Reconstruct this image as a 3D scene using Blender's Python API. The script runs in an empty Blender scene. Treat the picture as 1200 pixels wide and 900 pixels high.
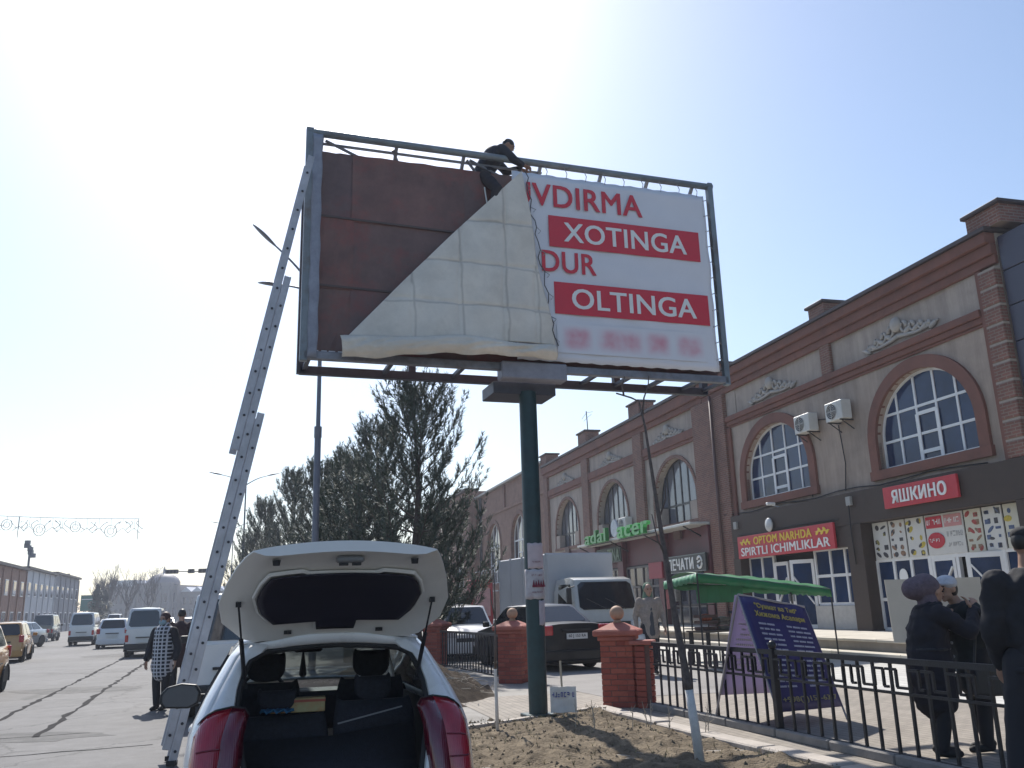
import bpy, bmesh, math, random
from mathutils import Vector as V, Matrix as M
R = math.radians
S = bpy.context.scene
COL = S.collection
rnd = random.Random(11)

# ------------------------------------------------------------------ camera, sky, sun, exposure
CAM_H, PITCH, ROLL = 1.55, R(14.2), math.atan(0.030)
fw = V((0, math.cos(PITCH), math.sin(PITCH)))
up0 = V((0, -math.sin(PITCH), math.cos(PITCH)))
rt = V((1, 0, 0))*math.cos(ROLL) - up0*math.sin(ROLL)
up = up0*math.cos(ROLL) + V((1, 0, 0))*math.sin(ROLL)
cd = bpy.data.cameras.new('camera')
cd.sensor_fit = 'HORIZONTAL'; cd.sensor_width = 36; cd.lens = 36*1024/1200
cd.clip_start = .05; cd.clip_end = 3000
cam = bpy.data.objects.new('camera', cd); COL.objects.link(cam)
m = M.Identity(4)
for i in range(3):
    m[i][0] = rt[i]; m[i][1] = up[i]; m[i][2] = -fw[i]
m[2][3] = CAM_H
cam.matrix_world = m
S.camera = cam

SUN_AZ, SUN_EL = R(-15.0), R(45)          # azimuth from +Y towards +X
w = bpy.data.worlds.new('World'); S.world = w; w.use_nodes = True
nt = w.node_tree; nt.nodes.clear()
sky = nt.nodes.new('ShaderNodeTexSky'); sky.sky_type = 'NISHITA'; sky.sun_disc = False
sky.sun_elevation = SUN_EL; sky.sun_rotation = SUN_AZ
sky.air_density = 1.2; sky.dust_density = 1.5; sky.ozone_density = 3.5; sky.altitude = 300
bg = nt.nodes.new('ShaderNodeBackground'); bg.inputs[1].default_value = 0.105
wo = nt.nodes.new('ShaderNodeOutputWorld')
nt.links.new(sky.outputs[0], bg.inputs[0]); nt.links.new(bg.outputs[0], wo.inputs[0])

sl = bpy.data.lights.new('sun', 'SUN'); sl.energy = 4.4; sl.angle = R(.6); sl.color = (1, .955, .88)
so = bpy.data.objects.new('sun', sl); COL.objects.link(so)
sd = V((math.sin(SUN_AZ)*math.cos(SUN_EL), math.cos(SUN_AZ)*math.cos(SUN_EL), math.sin(SUN_EL)))
so.rotation_euler = sd.to_track_quat('Z', 'Y').to_euler(); so.location = sd*40
vs = S.view_settings
vs.view_transform = 'Standard'; vs.look = 'None'; vs.exposure = 0.55; vs.gamma = 1.0; vs.use_curve_mapping = False
S.cycles.use_denoising = True
S.cycles.max_bounces = 8; S.cycles.transparent_max_bounces = 16
S.cycles.volume_bounces = 1

# ------------------------------------------------------------------ mesh helpers
class MB:
    def __init__(s): s.v = []; s.f = []
    def add(s, vs, fs):
        o = len(s.v); s.v += [tuple(p) for p in vs]; s.f += [tuple(i+o for i in f) for f in fs]; return s
    def box(s, c, d, rz=0):
        x, y, z = d[0]/2, d[1]/2, d[2]/2; ca, sa = math.cos(rz), math.sin(rz)
        P = []
        for dz in (-z, z):
            for dx, dy in ((-x, -y), (x, -y), (x, y), (-x, y)):
                P.append((c[0]+dx*ca-dy*sa, c[1]+dx*sa+dy*ca, c[2]+dz))
        return s.add(P, [(3, 2, 1, 0), (4, 5, 6, 7), (0, 1, 5, 4), (1, 2, 6, 5), (2, 3, 7, 6), (3, 0, 4, 7)])
    def b2(s, x0, x1, y0, y1, z0, z1):
        return s.box(((x0+x1)/2, (y0+y1)/2, (z0+z1)/2), (abs(x1-x0), abs(y1-y0), abs(z1-z0)))
    def bar(s, a, b, w, h=None, up=(0, 0, 1)):
        a, b = V(a), V(b); h = h or w; d = (b-a).normalized(); u = V(up)
        if abs(d.dot(u)) > .98: u = V((0, 1, 0))
        r = d.cross(u).normalized(); u = r.cross(d)
        P = []
        for p in (a, b):
            for sx, sz in ((-1, -1), (1, -1), (1, 1), (-1, 1)): P.append(p+r*sx*w/2+u*sz*h/2)
        return s.add(P, [(0, 1, 2, 3), (7, 6, 5, 4), (0, 4, 5, 1), (1, 5, 6, 2), (2, 6, 7, 3), (3, 7, 4, 0)])
    def tube(s, pts, r, n=8):
        pts = [V(p) for p in pts]; rs = r if isinstance(r, (list, tuple)) else [r]*len(pts)
        P = []; F = []; k = len(pts); ref = None
        for i, p in enumerate(pts):
            d = (pts[min(i+1, k-1)]-pts[max(i-1, 0)]).normalized()
            if ref is None:
                ref = V((0, 0, 1)) if abs(d.z) < .9 else V((1, 0, 0))
            a = d.cross(ref)
            if a.length < 1e-4: a = d.cross(V((.3, 1, .2)))
            a.normalize(); b = d.cross(a); ref = -b if False else ref
            for j in range(n):
                t = 2*math.pi*j/n; P.append(p+a*math.cos(t)*rs[i]+b*math.sin(t)*rs[i])
        for i in range(k-1):
            for j in range(n):
                F.append((i*n+j, i*n+(j+1) % n, (i+1)*n+(j+1) % n, (i+1)*n+j))
        F.append(tuple(reversed(range(n)))); F.append(tuple((k-1)*n+j for j in range(n)))
        return s.add(P, F)
    def lathe(s, prof, n=16, c=(0, 0, 0), axis='z'):
        P = []; F = []
        for r, h in prof:
            for j in range(n):
                t = 2*math.pi*j/n; q = (r*math.cos(t), r*math.sin(t), h)
                if axis == 'x': q = (q[2], q[0], q[1])
                if axis == 'y': q = (q[1], q[2], q[0])
                P.append((c[0]+q[0], c[1]+q[1], c[2]+q[2]))
        k = len(prof)
        for i in range(k-1):
            for j in range(n): F.append((i*n+j, i*n+(j+1) % n, (i+1)*n+(j+1) % n, (i+1)*n+j))
        F.append(tuple(reversed(range(n)))); F.append(tuple((k-1)*n+j for j in range(n)))
        return s.add(P, F)
    def prism(s, poly, a, b, plane='xz'):
        k = len(poly)
        def q(p, t): return {'xz': (p[0], t, p[1]), 'xy': (p[0], p[1], t), 'yz': (t, p[0], p[1])}[plane]
        P = [q(p, a) for p in poly]+[q(p, b) for p in poly]
        F = [tuple(range(k)), tuple(reversed(range(k, 2*k)))]
        F += [(i, k+i, k+(i+1) % k, (i+1) % k) for i in range(k)]
        return s.add(P, F)
    def ell(s, c, r, n=12, k=8, rot=None):
        P = []; F = []
        for i in range(k+1):
            ph = -math.pi/2+math.pi*i/k
            for j in range(n):
                t = 2*math.pi*j/n; q = V((r[0]*math.cos(ph)*math.cos(t), r[1]*math.cos(ph)*math.sin(t), r[2]*math.sin(ph)))
                if rot: q = rot @ q
                P.append((c[0]+q.x, c[1]+q.y, c[2]+q.z))
        for i in range(k):
            for j in range(n): F.append((i*n+j, i*n+(j+1) % n, (i+1)*n+(j+1) % n, (i+1)*n+j))
        return s.add(P, F)
    def cap(s, a, b, r0, r1, n=10):
        a, b = V(a), V(b); d = b-a
        if d.length < 1e-5: return s.ell(a, (r0, r0, r0))
        d.normalize(); u = d.cross(V((0, 0, 1)) if abs(d.z) < .9 else V((1, 0, 0))).normalized(); w_ = d.cross(u)
        P = []; F = []; rows = []
        for ph in (-90, -60, -30, 0): rows.append((a+d*r0*math.sin(R(ph)), r0*math.cos(R(ph))))
        for ph in (0, 30, 60, 90): rows.append((b+d*r1*math.sin(R(ph)), r1*math.cos(R(ph))))
        for c, r in rows:
            for j in range(n):
                t = 2*math.pi*j/n; P.append(c+(u*math.cos(t)+w_*math.sin(t))*max(r, 1e-4))
        for i in range(len(rows)-1):
            for j in range(n): F.append((i*n+j, i*n+(j+1) % n, (i+1)*n+(j+1) % n, (i+1)*n+j))
        return s.add(P, F)
    def grid(s, rows, closed=False):
        P = [p for r in rows for p in r]; n = len(rows[0]); F = []
        for i in range(len(rows)-1):
            for j in range(n if closed else n-1):
                F.append((i*n+j, i*n+(j+1) % n, (i+1)*n+(j+1) % n, (i+1)*n+j))
        return s.add(P, F)
    def mesh(s, name, bevel=0, seg=1, weld=False):
        me = bpy.data.meshes.new(name); me.from_pydata(s.v, [], s.f)
        bm = bmesh.new(); bm.from_mesh(me)
        if weld: bmesh.ops.remove_doubles(bm, verts=bm.verts, dist=1e-4)
        bmesh.ops.recalc_face_normals(bm, faces=bm.faces)
        if bevel:
            es = [e for e in bm.edges if len(e.link_faces) == 2 and e.calc_face_angle(0) > .5]
            bmesh.ops.bevel(bm, geom=es, offset=bevel, segments=seg, profile=.6, affect='EDGES', clamp_overlap=True)
        bm.to_mesh(me); bm.free(); return me
    def build(s, name, mat, parent=None, smooth=False, bevel=0, seg=1, solid=0, sub=0, weld=False):
        me = s.mesh(name, bevel, seg, weld); me.materials.append(mat)
        o = bpy.data.objects.new(name, me); COL.objects.link(o); o.parent = parent
        if smooth:
            for p in me.polygons: p.use_smooth = True
            if smooth != True:
                me.set_sharp_from_angle(angle=R(smooth))
        if solid:
            mo = o.modifiers.new('thickness', 'SOLIDIFY'); mo.thickness = solid; mo.offset = 0
        if sub:
            mo = o.modifiers.new('subdivision', 'SUBSURF'); mo.levels = sub; mo.render_levels = sub
        return o

def inst(name, me, parent=None, loc=(0, 0, 0), rz=0, rot=None, scale=None):
    o = bpy.data.objects.new(name, me); COL.objects.link(o); o.parent = parent
    o.location = loc; o.rotation_euler = rot if rot else (0, 0, rz)
    if scale: o.scale = scale
    return o
def thing(name, label, cat, loc=(0, 0, 0), rz=0, group=None):
    o = bpy.data.objects.new(name, None); COL.objects.link(o); o.location = loc; o.rotation_euler = (0, 0, rz)
    o.empty_display_size = .2
    return tag(o, label, cat, group)
def tag(o, label, cat, group=None):
    o['label'] = label; o['category'] = cat
    if group: o['group'] = group
    return o
def struct(o): o['kind'] = 'structure'; return o
def stuff(o): o['kind'] = 'stuff'; return o
def copy_tree(o, parent=None):
    c = o.copy(); COL.objects.link(c); c.parent = parent
    for ch in list(o.children): copy_tree(ch, c)
    return c

# ------------------------------------------------------------------ materials
MATS = {}
def pm(name, c, r=.6, m=0, var=.12, sc=6, bump=0., bs=60, coat=0, spec=.5, c2=None, thr=.55, stain=.0, trans=0, emit=0):
    if name in MATS: return MATS[name]
    mt = bpy.data.materials.new(name); mt.use_nodes = True; t = mt.node_tree; n = t.nodes; l = t.links
    b = n['Principled BSDF']; b.inputs['Roughness'].default_value = r; b.inputs['Metallic'].default_value = m
    b.inputs['Specular IOR Level'].default_value = spec
    if coat: b.inputs['Coat Weight'].default_value = coat; b.inputs['Coat Roughness'].default_value = .06
    if trans: b.inputs['Transmission Weight'].default_value = trans
    tc = n.new('ShaderNodeTexCoord')
    no = n.new('ShaderNodeTexNoise'); no.inputs['Scale'].default_value = sc; no.inputs['Detail'].default_value = 5; no.inputs['Roughness'].default_value = .65
    l.new(tc.outputs['Object'], no.inputs['Vector'])
    cr = n.new('ShaderNodeValToRGB'); e = cr.color_ramp.elements
    e[0].position = .3; e[1].position = .7
    e[0].color = (*[x*(1-var) for x in c], 1); e[1].color = (*[min(1, x*(1+var)) for x in c], 1)
    l.new(no.outputs[0], cr.inputs[0]); out = cr.outputs[0]
    if c2:
        n2 = n.new('ShaderNodeTexNoise'); n2.inputs['Scale'].default_value = sc*.35; n2.inputs['Detail'].default_value = 7; n2.inputs['Roughness'].default_value = .7
        l.new(tc.outputs['Object'], n2.inputs['Vector'])
        mr = n.new('ShaderNodeMapRange'); mr.inputs[1].default_value = thr-.08; mr.inputs[2].default_value = thr+.1
        l.new(n2.outputs[0], mr.inputs[0]); mx = n.new('ShaderNodeMix'); mx.data_type = 'RGBA'
        l.new(mr.outputs[0], mx.inputs[0]); l.new(out, mx.inputs[6]); mx.inputs[7].default_value = (*c2, 1); out = mx.outputs[2]
    l.new(out, b.inputs['Base Color'])
    if emit:
        l.new(out, b.inputs['Emission Color']); b.inputs['Emission Strength'].default_value = emit
    if r > .25:
        rr = n.new('ShaderNodeMapRange'); rr.inputs[3].default_value = max(.05, r-.12); rr.inputs[4].default_value = min(1, r+.12)
        l.new(no.outputs[0], rr.inputs[0]); l.new(rr.outputs[0], b.inputs['Roughness'])
    if bump:
        nb = n.new('ShaderNodeTexNoise'); nb.inputs['Scale'].default_value = bs; nb.inputs['Detail'].default_value = 4
        l.new(tc.outputs['Object'], nb.inputs['Vector'])
        bp = n.new('ShaderNodeBump'); bp.inputs['Strength'].default_value = bump; bp.inputs['Distance'].default_value = .02
        l.new(nb.outputs[0], bp.inputs['Height']); l.new(bp.outputs[0], b.inputs['Normal'])
    MATS[name] = mt; return mt

def brickmat(name, c1, c2, mortar, bw=.25, bh=.077, plane='xz', mort=.012, bump=.4, off=.5, rough=.85, var=.25):
    if name in MATS: return MATS[name]
    mt = bpy.data.materials.new(name); mt.use_nodes = True; t = mt.node_tree; n = t.nodes; l = t.links
    b = n['Principled BSDF']; b.inputs['Roughness'].default_value = rough
    tc = n.new('ShaderNodeTexCoord'); sx = n.new('ShaderNodeSeparateXYZ'); l.new(tc.outputs['Object'], sx.inputs[0])
    cx = n.new('ShaderNodeCombineXYZ')
    if plane == 'xz':
        ad = n.new('ShaderNodeMath'); l.new(sx.outputs[0], ad.inputs[0]); l.new(sx.outputs[1], ad.inputs[1])
        l.new(ad.outputs[0], cx.inputs[0]); l.new(sx.outputs[2], cx.inputs[1])
    else:
        l.new(sx.outputs[0], cx.inputs[0]); l.new(sx.outputs[1], cx.inputs[1])
    br = n.new('ShaderNodeTexBrick'); br.inputs['Scale'].default_value = 1; br.inputs['Brick Width'].default_value = bw
    br.inputs['Row Height'].default_value = bh; br.inputs['Mortar Size'].default_value = mort; br.offset = off
    br.inputs['Color1'].default_value = (*c1, 1); br.inputs['Color2'].default_value = (*c2, 1); br.inputs['Mortar'].default_value = (*mortar, 1)
    l.new(cx.outputs[0], br.inputs['Vector'])
    no = n.new('ShaderNodeTexNoise'); no.inputs['Scale'].default_value = 1.3; no.inputs['Detail'].default_value = 8; no.inputs['Roughness'].default_value = .7
    l.new(tc.outputs['Object'], no.inputs['Vector'])
    mr = n.new('ShaderNodeMapRange'); mr.inputs[1].default_value = .3; mr.inputs[2].default_value = .7; mr.inputs[3].default_value = 1-var; mr.inputs[4].default_value = 1+var
    l.new(no.outputs[0], mr.inputs[0])
    mu = n.new('ShaderNodeVectorMath'); mu.operation = 'SCALE'; l.new(br.outputs[0], mu.inputs[0]); l.new(mr.outputs[0], mu.inputs['Scale'])
    l.new(mu.outputs[0], b.inputs['Base Color'])
    bp = n.new('ShaderNodeBump'); bp.inputs['Strength'].default_value = bump; bp.inputs['Distance'].default_value = .01; bp.invert = True
    l.new(br.outputs[1], bp.inputs['Height']); l.new(bp.outputs[0], b.inputs['Normal'])
    MATS[name] = mt; return mt

def glassmat(name, tint=(.8, .85, .9), refl=.12, clear=.8):
    if name in MATS: return MATS[name]
    mt = bpy.data.materials.new(name); mt.use_nodes = True; t = mt.node_tree; n = t.nodes; l = t.links; n.clear()
    o = n.new('ShaderNodeOutputMaterial'); tr = n.new('ShaderNodeBsdfTransparent'); tr.inputs[0].default_value = (*[x*clear for x in tint], 1)
    g = n.new('ShaderNodeBsdfGlossy'); g.inputs['Roughness'].default_value = .03
    lw = n.new('ShaderNodeLayerWeight'); lw.inputs[0].default_value = .25
    mr = n.new('ShaderNodeMapRange'); mr.inputs[3].default_value = refl*.4; mr.inputs[4].default_value = .75; l.new(lw.outputs['Fresnel'], mr.inputs[0])
    mx = n.new('ShaderNodeMixShader'); l.new(mr.outputs[0], mx.inputs[0]); l.new(tr.outputs[0], mx.inputs[1]); l.new(g.outputs[0], mx.inputs[2])
    l.new(mx.outputs[0], o.inputs[0]); MATS[name] = mt; return mt

TMP = bpy.data.scenes.new('tmp')
def bake(o):
    """evaluated mesh of an object, worked out in a small scratch scene"""
    TMP.collection.objects.link(o); vl = TMP.view_layers[0]; vl.update()
    me = bpy.data.meshes.new_from_object(o.evaluated_get(vl.depsgraph)); TMP.collection.objects.unlink(o); return me
def text(name, s, mat, parent, cx, cz, w_, h_, y, bold=.02, depth=.012, shear=0, slope=0):
    """lettering of width w_ and height h_ centred at (cx, cz), standing on the plane y, read from -y"""
    cu = bpy.data.curves.new(name, 'FONT'); cu.body = s; cu.size = 1; cu.resolution_u = 4; cu.space_character = 1+bold*3
    cu.extrude = .01; cu.shear = shear; cu.align_x = 'LEFT'; cu.space_line = .9
    o = bpy.data.objects.new(name, cu); me = bake(o)
    bpy.data.objects.remove(o); bpy.data.curves.remove(cu)
    xs = [v.co.x for v in me.vertices]; ys = [v.co.y for v in me.vertices]
    if not xs: xs = ys = [0, 1]
    x0, x1, y0, y1 = min(xs), max(xs), min(ys), max(ys)
    if bold:        # heavier strokes: the glyphs repeated a hair apart
        n0 = [(v.co.x, v.co.y, v.co.z) for v in me.vertices]; f0 = [tuple(p.vertices) for p in me.polygons]; vs_, fs_ = [], []
        for k, (dx, dy) in enumerate(((0, 0), (-1, .5), (1, .5), (-1, -.5), (1, -.5))):
            o_ = len(vs_); vs_ += [(a+dx*bold, b+dy*bold, c*(1+.05*k)) for a, b, c in n0]; fs_ += [tuple(i+o_ for i in f) for f in f0]
        bpy.data.meshes.remove(me); me = bpy.data.meshes.new(name); me.from_pydata(vs_, [], fs_)
        x0 -= bold; x1 += bold; y0 -= bold*.5; y1 += bold*.5
    for v in me.vertices:
        X = cx+((v.co.x-x0)/(x1-x0)-.5)*w_; Z = cz+((v.co.y-y0)/(y1-y0)-.5)*h_+slope*(X-cx)
        v.co = (X, y-(depth*v.co.z*100 if v.co.z > 0 else 0), Z)
    me.materials.clear(); me.materials.append(mat)
    o = bpy.data.objects.new(name, me); COL.objects.link(o); o.parent = parent
    return o
def scribble(par, name, mat, x0, x1, z0, z1, y, seed=1, gap=.25):
    r2 = random.Random(seed); mb = MB(); x = x0; h = z1-z0
    while x < x1-h*.3:
        w_ = min(h*r2.uniform(.35, .6), x1-x)
        for k in range(r2.randint(2, 3)):
            if r2.random() < .5: mb.b2(x, x+w_*.3, y-.002, y, z0, z1) if k == 0 else mb.b2(x+w_*.7, x+w_, y-.002, y, z0+h*r2.choice((0, .3)), z1)
            else: zz = z0+h*r2.choice((0, .42, .8)); mb.b2(x, x+w_, y-.0025, y, zz, zz+h*.2)
        x += w_+h*gap*r2.choice((.6, 1, 1, 2.4))
    return mb.build(name, mat, par)
# ------------------------------------------------------------------ shared materials
white_paint = pm('white_paint', (.78, .78, .77), .35, var=.05, sc=3)
frame_white = pm('white_plastic_frame', (.72, .72, .72), .4, var=.05, sc=2)
dark_glass = pm('dark_window_glass', (.012, .017, .035), .06, var=.4, sc=.7, spec=.9)
blue_glass = pm('blue_window_glass', (.014, .032, .085), .09, var=.5, sc=.5, spec=.35)
black_metal = pm('black_painted_iron', (.018, .018, .022), .45, var=.3, sc=12, bump=.15)
grey_metal = pm('galvanised_steel', (.32, .33, .36), .45, m=.5, var=.25, sc=5)
rubber = pm('rubber', (.02, .02, .022), .8)
dark_void = pm('dark_interior', (.012, .011, .012), .9)
red_sign = pm('red_sign_film', (.50, .03, .045), .4, var=.08)
letter_white = pm('white_letter_film', (.80, .80, .78), .45, var=.04)
letter_yellow = pm('yellow_letter_film', (.75, .52, .05), .45, var=.04)

# ------------------------------------------------------------------ ground, road, pavement
KD = V((-.319, .948, 0)); KR = V((.948, .319, 0)); K0 = V((0.0, 5.4, 0))
def kp(s, t, z=0): p = K0+KD*s+KR*t; return (p.x, p.y, z)
def asphalt():
    mt = bpy.data.materials.new('worn_asphalt'); mt.use_nodes = True; t = mt.node_tree; n = t.nodes; l = t.links
    b = n['Principled BSDF']; b.inputs['Roughness'].default_value = .8
    tc = n.new('ShaderNodeTexCoord')
    def noise(sc, de=6, ro=.6):
        q = n.new('ShaderNodeTexNoise'); q.inputs['Scale'].default_value = sc; q.inputs['Detail'].default_value = de; q.inputs['Roughness'].default_value = ro
        l.new(tc.outputs['Object'], q.inputs['Vector']); return q
    a = noise(.22, 8, .7); f = noise(70, 3, .6); g = noise(2.2, 7, .7)
    cr = n.new('ShaderNodeValToRGB'); e = cr.color_ramp.elements; e[0].position = .32; e[1].position = .68
    e[0].color = (.066, .064, .066, 1); e[1].color = (.118, .114, .116, 1); l.new(a.outputs[0], cr.inputs[0])
    mu = n.new('ShaderNodeMix'); mu.data_type = 'RGBA'; mu.blend_type = 'MULTIPLY'; mu.inputs[0].default_value = 1
    r2 = n.new('ShaderNodeMapRange'); r2.inputs[1].default_value = .3; r2.inputs[2].default_value = .7; r2.inputs[3].default_value = .74; r2.inputs[4].default_value = 1.22; l.new(g.outputs[0], r2.inputs[0])
    l.new(cr.outputs[0], mu.inputs[6]); l.new(r2.outputs[0], mu.inputs[7])
    mu2 = n.new('ShaderNodeMix'); mu2.data_type = 'RGBA'; mu2.blend_type = 'MULTIPLY'; mu2.inputs[0].default_value = 1
    r3 = n.new('ShaderNodeMapRange'); r3.inputs[1].default_value = .25; r3.inputs[2].default_value = .75; r3.inputs[3].default_value = .6; r3.inputs[4].default_value = 1.4; l.new(f.outputs[0], r3.inputs[0])
    l.new(mu.outputs[2], mu2.inputs[6]); l.new(r3.outputs[0], mu2.inputs[7])
    # cracks
    mp = n.new('ShaderNodeVectorMath'); mp.operation = 'MULTIPLY_ADD'; l.new(g.outputs['Color'], mp.inputs[0]); mp.inputs[1].default_value = (.9, .9, 0); l.new(tc.outputs['Object'], mp.inputs[2])
    vo = n.new('ShaderNodeTexVoronoi'); vo.feature = 'DISTANCE_TO_EDGE'; vo.inputs['Scale'].default_value = .32; l.new(mp.outputs[0], vo.inputs['Vector'])
    r4 = n.new('ShaderNodeMapRange'); r4.inputs[1].default_value = .0; r4.inputs[2].default_value = .011; r4.inputs[3].default_value = .35; r4.inputs[4].default_value = 1; l.new(vo.outputs['Distance'], r4.inputs[0])
    mu3 = n.new('ShaderNodeMix'); mu3.data_type = 'RGBA'; mu3.blend_type = 'MULTIPLY'; mu3.inputs[0].default_value = 1
    l.new(mu2.outputs[2], mu3.inputs[6]); l.new(r4.outputs[0], mu3.inputs[7]); l.new(mu3.outputs[2], b.inputs['Base Color'])
    bp = n.new('ShaderNodeBump'); bp.inputs['Strength'].default_value = .35; bp.inputs['Distance'].default_value = .01
    l.new(f.outputs[0], bp.inputs['Height']); l.new(bp.outputs[0], b.inputs['Normal'])
    return mt
ASPH = asphalt()
g = MB(); E = 1500
g.add([(-E, -200, 0), (E, -200, 0), (E, 2600, 0), (-E, 2600, 0)], [(0, 1, 2, 3)])
road = struct(g.build('road', ASPH))
# two long expansion joints of the carriageway, filled with tar, and a few patches
tar = pm('tar_seam', (.040, .038, .039), .95, var=.3, sc=9, spec=.05)
for (p, q, wd) in (((-6.6, 12.6), (-11.7, 27.8), .07), ((-8.2, 14.3), (-13.6, 30.2), .06), ((-11.7, 27.8), (-25, 68), .06), ((-13.6, 30.2), (-27, 70), .06), ((-7.1, 10.5), (-4.6, 11.6), .03), ((-7.6, 12.4), (-6.0, 12.9), .03), ((-6.1, 9.3), (-4.3, 9.6), .035)):
    mb = MB(); a, b_ = V((*p, 0)), V((*q, 0)); d = (b_-a).normalized(); nn = V((-d.y, d.x, 0)); k = max(8, int((b_-a).length/.35)); L1 = []; L2 = []
    for i in range(k+1):
        c = a.lerp(b_, i/k)+nn*rnd.uniform(-.035, .035); ww = wd*rnd.uniform(.25, 1.0)
        L1.append((*(c+nn*ww)[:2], .004)); L2.append((*(c-nn*ww)[:2], .004))
    mb.grid([L1, L2]).build('tar_seam', tar, road)

# worn patches in the carriageway
for k, (x, y, rx_, ry_, c) in enumerate(((-6.9, 12.6, 1.3, .55, 0), (-4.9, 9.4, .9, .35, 1), (-9.8, 20.5, 1.6, .9, 0), (-12.6, 27.5, 1.8, 1.2, 1), (-5.6, 19.5, .7, 1.6, 0), (-8.4, 11.2, .8, .5, 1), (-16, 38, 2.4, 2.0, 0), (-10.4, 33, 1.2, 2.6, 1))):
    mb = MB(); nn_ = 22; P_ = [(x+rx_*math.cos(a)*rnd.uniform(.75, 1.1), y+ry_*math.sin(a)*rnd.uniform(.75, 1.1), .0025) for a in [2*math.pi*i/nn_ for i in range(nn_)]]
    mb.add(P_, [tuple(range(nn_))]); mb.build('asphalt_patch', pm('patch_dark', (.062, .06, .06), .85, var=.3, sc=5, bump=.4, bs=60, c2=(.10, .096, .095), thr=.5) if c == 0 else pm('patch_pale', (.145, .14, .138), .85, var=.25, sc=5, bump=.4, bs=60, c2=(.10, .096, .095), thr=.5), road)
conc = pm('pavement_concrete', (.26, .245, .225), .85, var=.22, sc=1.6, bump=.3, bs=45, c2=(.17, .155, .14), thr=.56)
SWZ = .12
mb = MB(); far, side = 320, 260
P = [kp(-14, .16), kp(far, .16), kp(far, side), kp(-14, side)]
mb.add([(p[0], p[1], 0) for p in P]+[(p[0], p[1], SWZ) for p in P], [(4, 5, 6, 7), (0, 1, 5, 4), (1, 2, 6, 5), (2, 3, 7, 6), (3, 0, 4, 7)])
pave = struct(mb.build('pavement', conc))
kerbm = pm('kerb_stone', (.34, .31, .29), .85, var=.2, sc=3, bump=.3, bs=30)
km = MB().box((0, 0, .07), (.15, .96, .15)).mesh('kerb_stone', .012); km.materials.append(kerbm)
ka = math.atan2(-KD.x, KD.y)
for i in range(-6, 46):
    p = kp(i, .08); inst('kerb_stone', km, pave, (p[0], p[1], rnd.uniform(-.008, .006)), ka+rnd.uniform(-.008, .008))

# building frame: local x runs along the facades to the right, y into the building, outward is -y
BA = math.atan2(-.96382, .26657); BO = V((16.0552, 4.4404, 0))
BX = V((math.cos(BA), math.sin(BA), 0)); BY = V((-BX.y, BX.x, 0))
def bw(u, y, z=0): p = BO-BX*u+BY*y; return (p.x, p.y, z)
# forecourt: pale slabs, beige pavers
pale = brickmat('pale_paving_slabs', (.50, .49, .46), (.44, .43, .41), (.30, .29, .27), .6, .3, 'xy', .012, .3, .5, .8, .15)
beige = brickmat('beige_pavers', (.28, .245, .205), (.235, .205, .175), (.165, .145, .125), .2, .1, 'xy', .008, .4, .5, .85, .25)
lot = pm('parking_asphalt', (.23, .215, .205), .85, var=.2, sc=.8, bump=.4, bs=60, c2=(.16, .15, .145), thr=.57)
def sheet(name, pts, z, mat):
    mb = MB(); k = len(pts); mb.add([(p[0], p[1], z) for p in pts]+[(p[0], p[1], z-.003) for p in pts], [tuple(range(k))]+[(i, (i+1) % k, k+(i+1) % k, k+i) for i in range(k)])
    o = struct(mb.build(name, mat)); return o
ps = MB(); ps.add([(-30, -7.6, 0), (8, -7.6, 0), (8, -3.4, 0), (-30, -3.4, 0)], [(0, 1, 2, 3)])
o = struct(ps.build('slab_paving', pale)); o.location = (*BO[:2], SWZ+.006); o.rotation_euler = (0, 0, BA)
ps = MB(); ps.add([(-14.5, -13.8, 0), (8, -13.8, 0), (8, -7.6, 0), (-14.5, -7.6, 0)], [(0, 1, 2, 3)])
o = struct(ps.build('paver_walk', beige)); o.location = (*BO[:2], SWZ+.005); o.rotation_euler = (0, 0, BA)
lp = [(1.35, 14.2), (5.2, 14.8), (4.1, 20.0), (3.4, 30), (-2, 52), (-10, 50), (-1.9, 23.4), (.2, 17.4)]
sheet('parking_area', lp, SWZ+.009, lot)

# raised platform with a step in front of the shops
plat_m = pm('platform_stone', (.50, .46, .39), .75, var=.12, sc=1.2, bump=.2, bs=50)
plat_e = pm('platform_edge', (.25, .23, .21), .8, var=.2, sc=2)
pl = thing('shop_platform', 'raised cream stone platform with a dark front edge and step below the shops', 'platform', BO, BA)
mb = MB(); mb.b2(-53, 12, -3.4, .4, .1, .50); mb.build('base', plat_e, pl)
sm = MB().b2(-.59, .59, -.75, .75, 0, .06).mesh('slab', .008); sm.materials.append(plat_m)
for i in range(44):
    inst('slab', sm, pl, (-47+i*1.2, -2.75, .502+rnd.uniform(0, .006)))
mb = MB(); mb.b2(-53, 12, -1.98, .4, .50, .553); mb.build('landing', plat_m, pl)
for i in range(20):
    MB().b2(-38+i*2.4, -38+i*2.4+2.39, -3.85, -3.402, .1, .30).build('step', plat_m, pl, bevel=.012)

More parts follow.
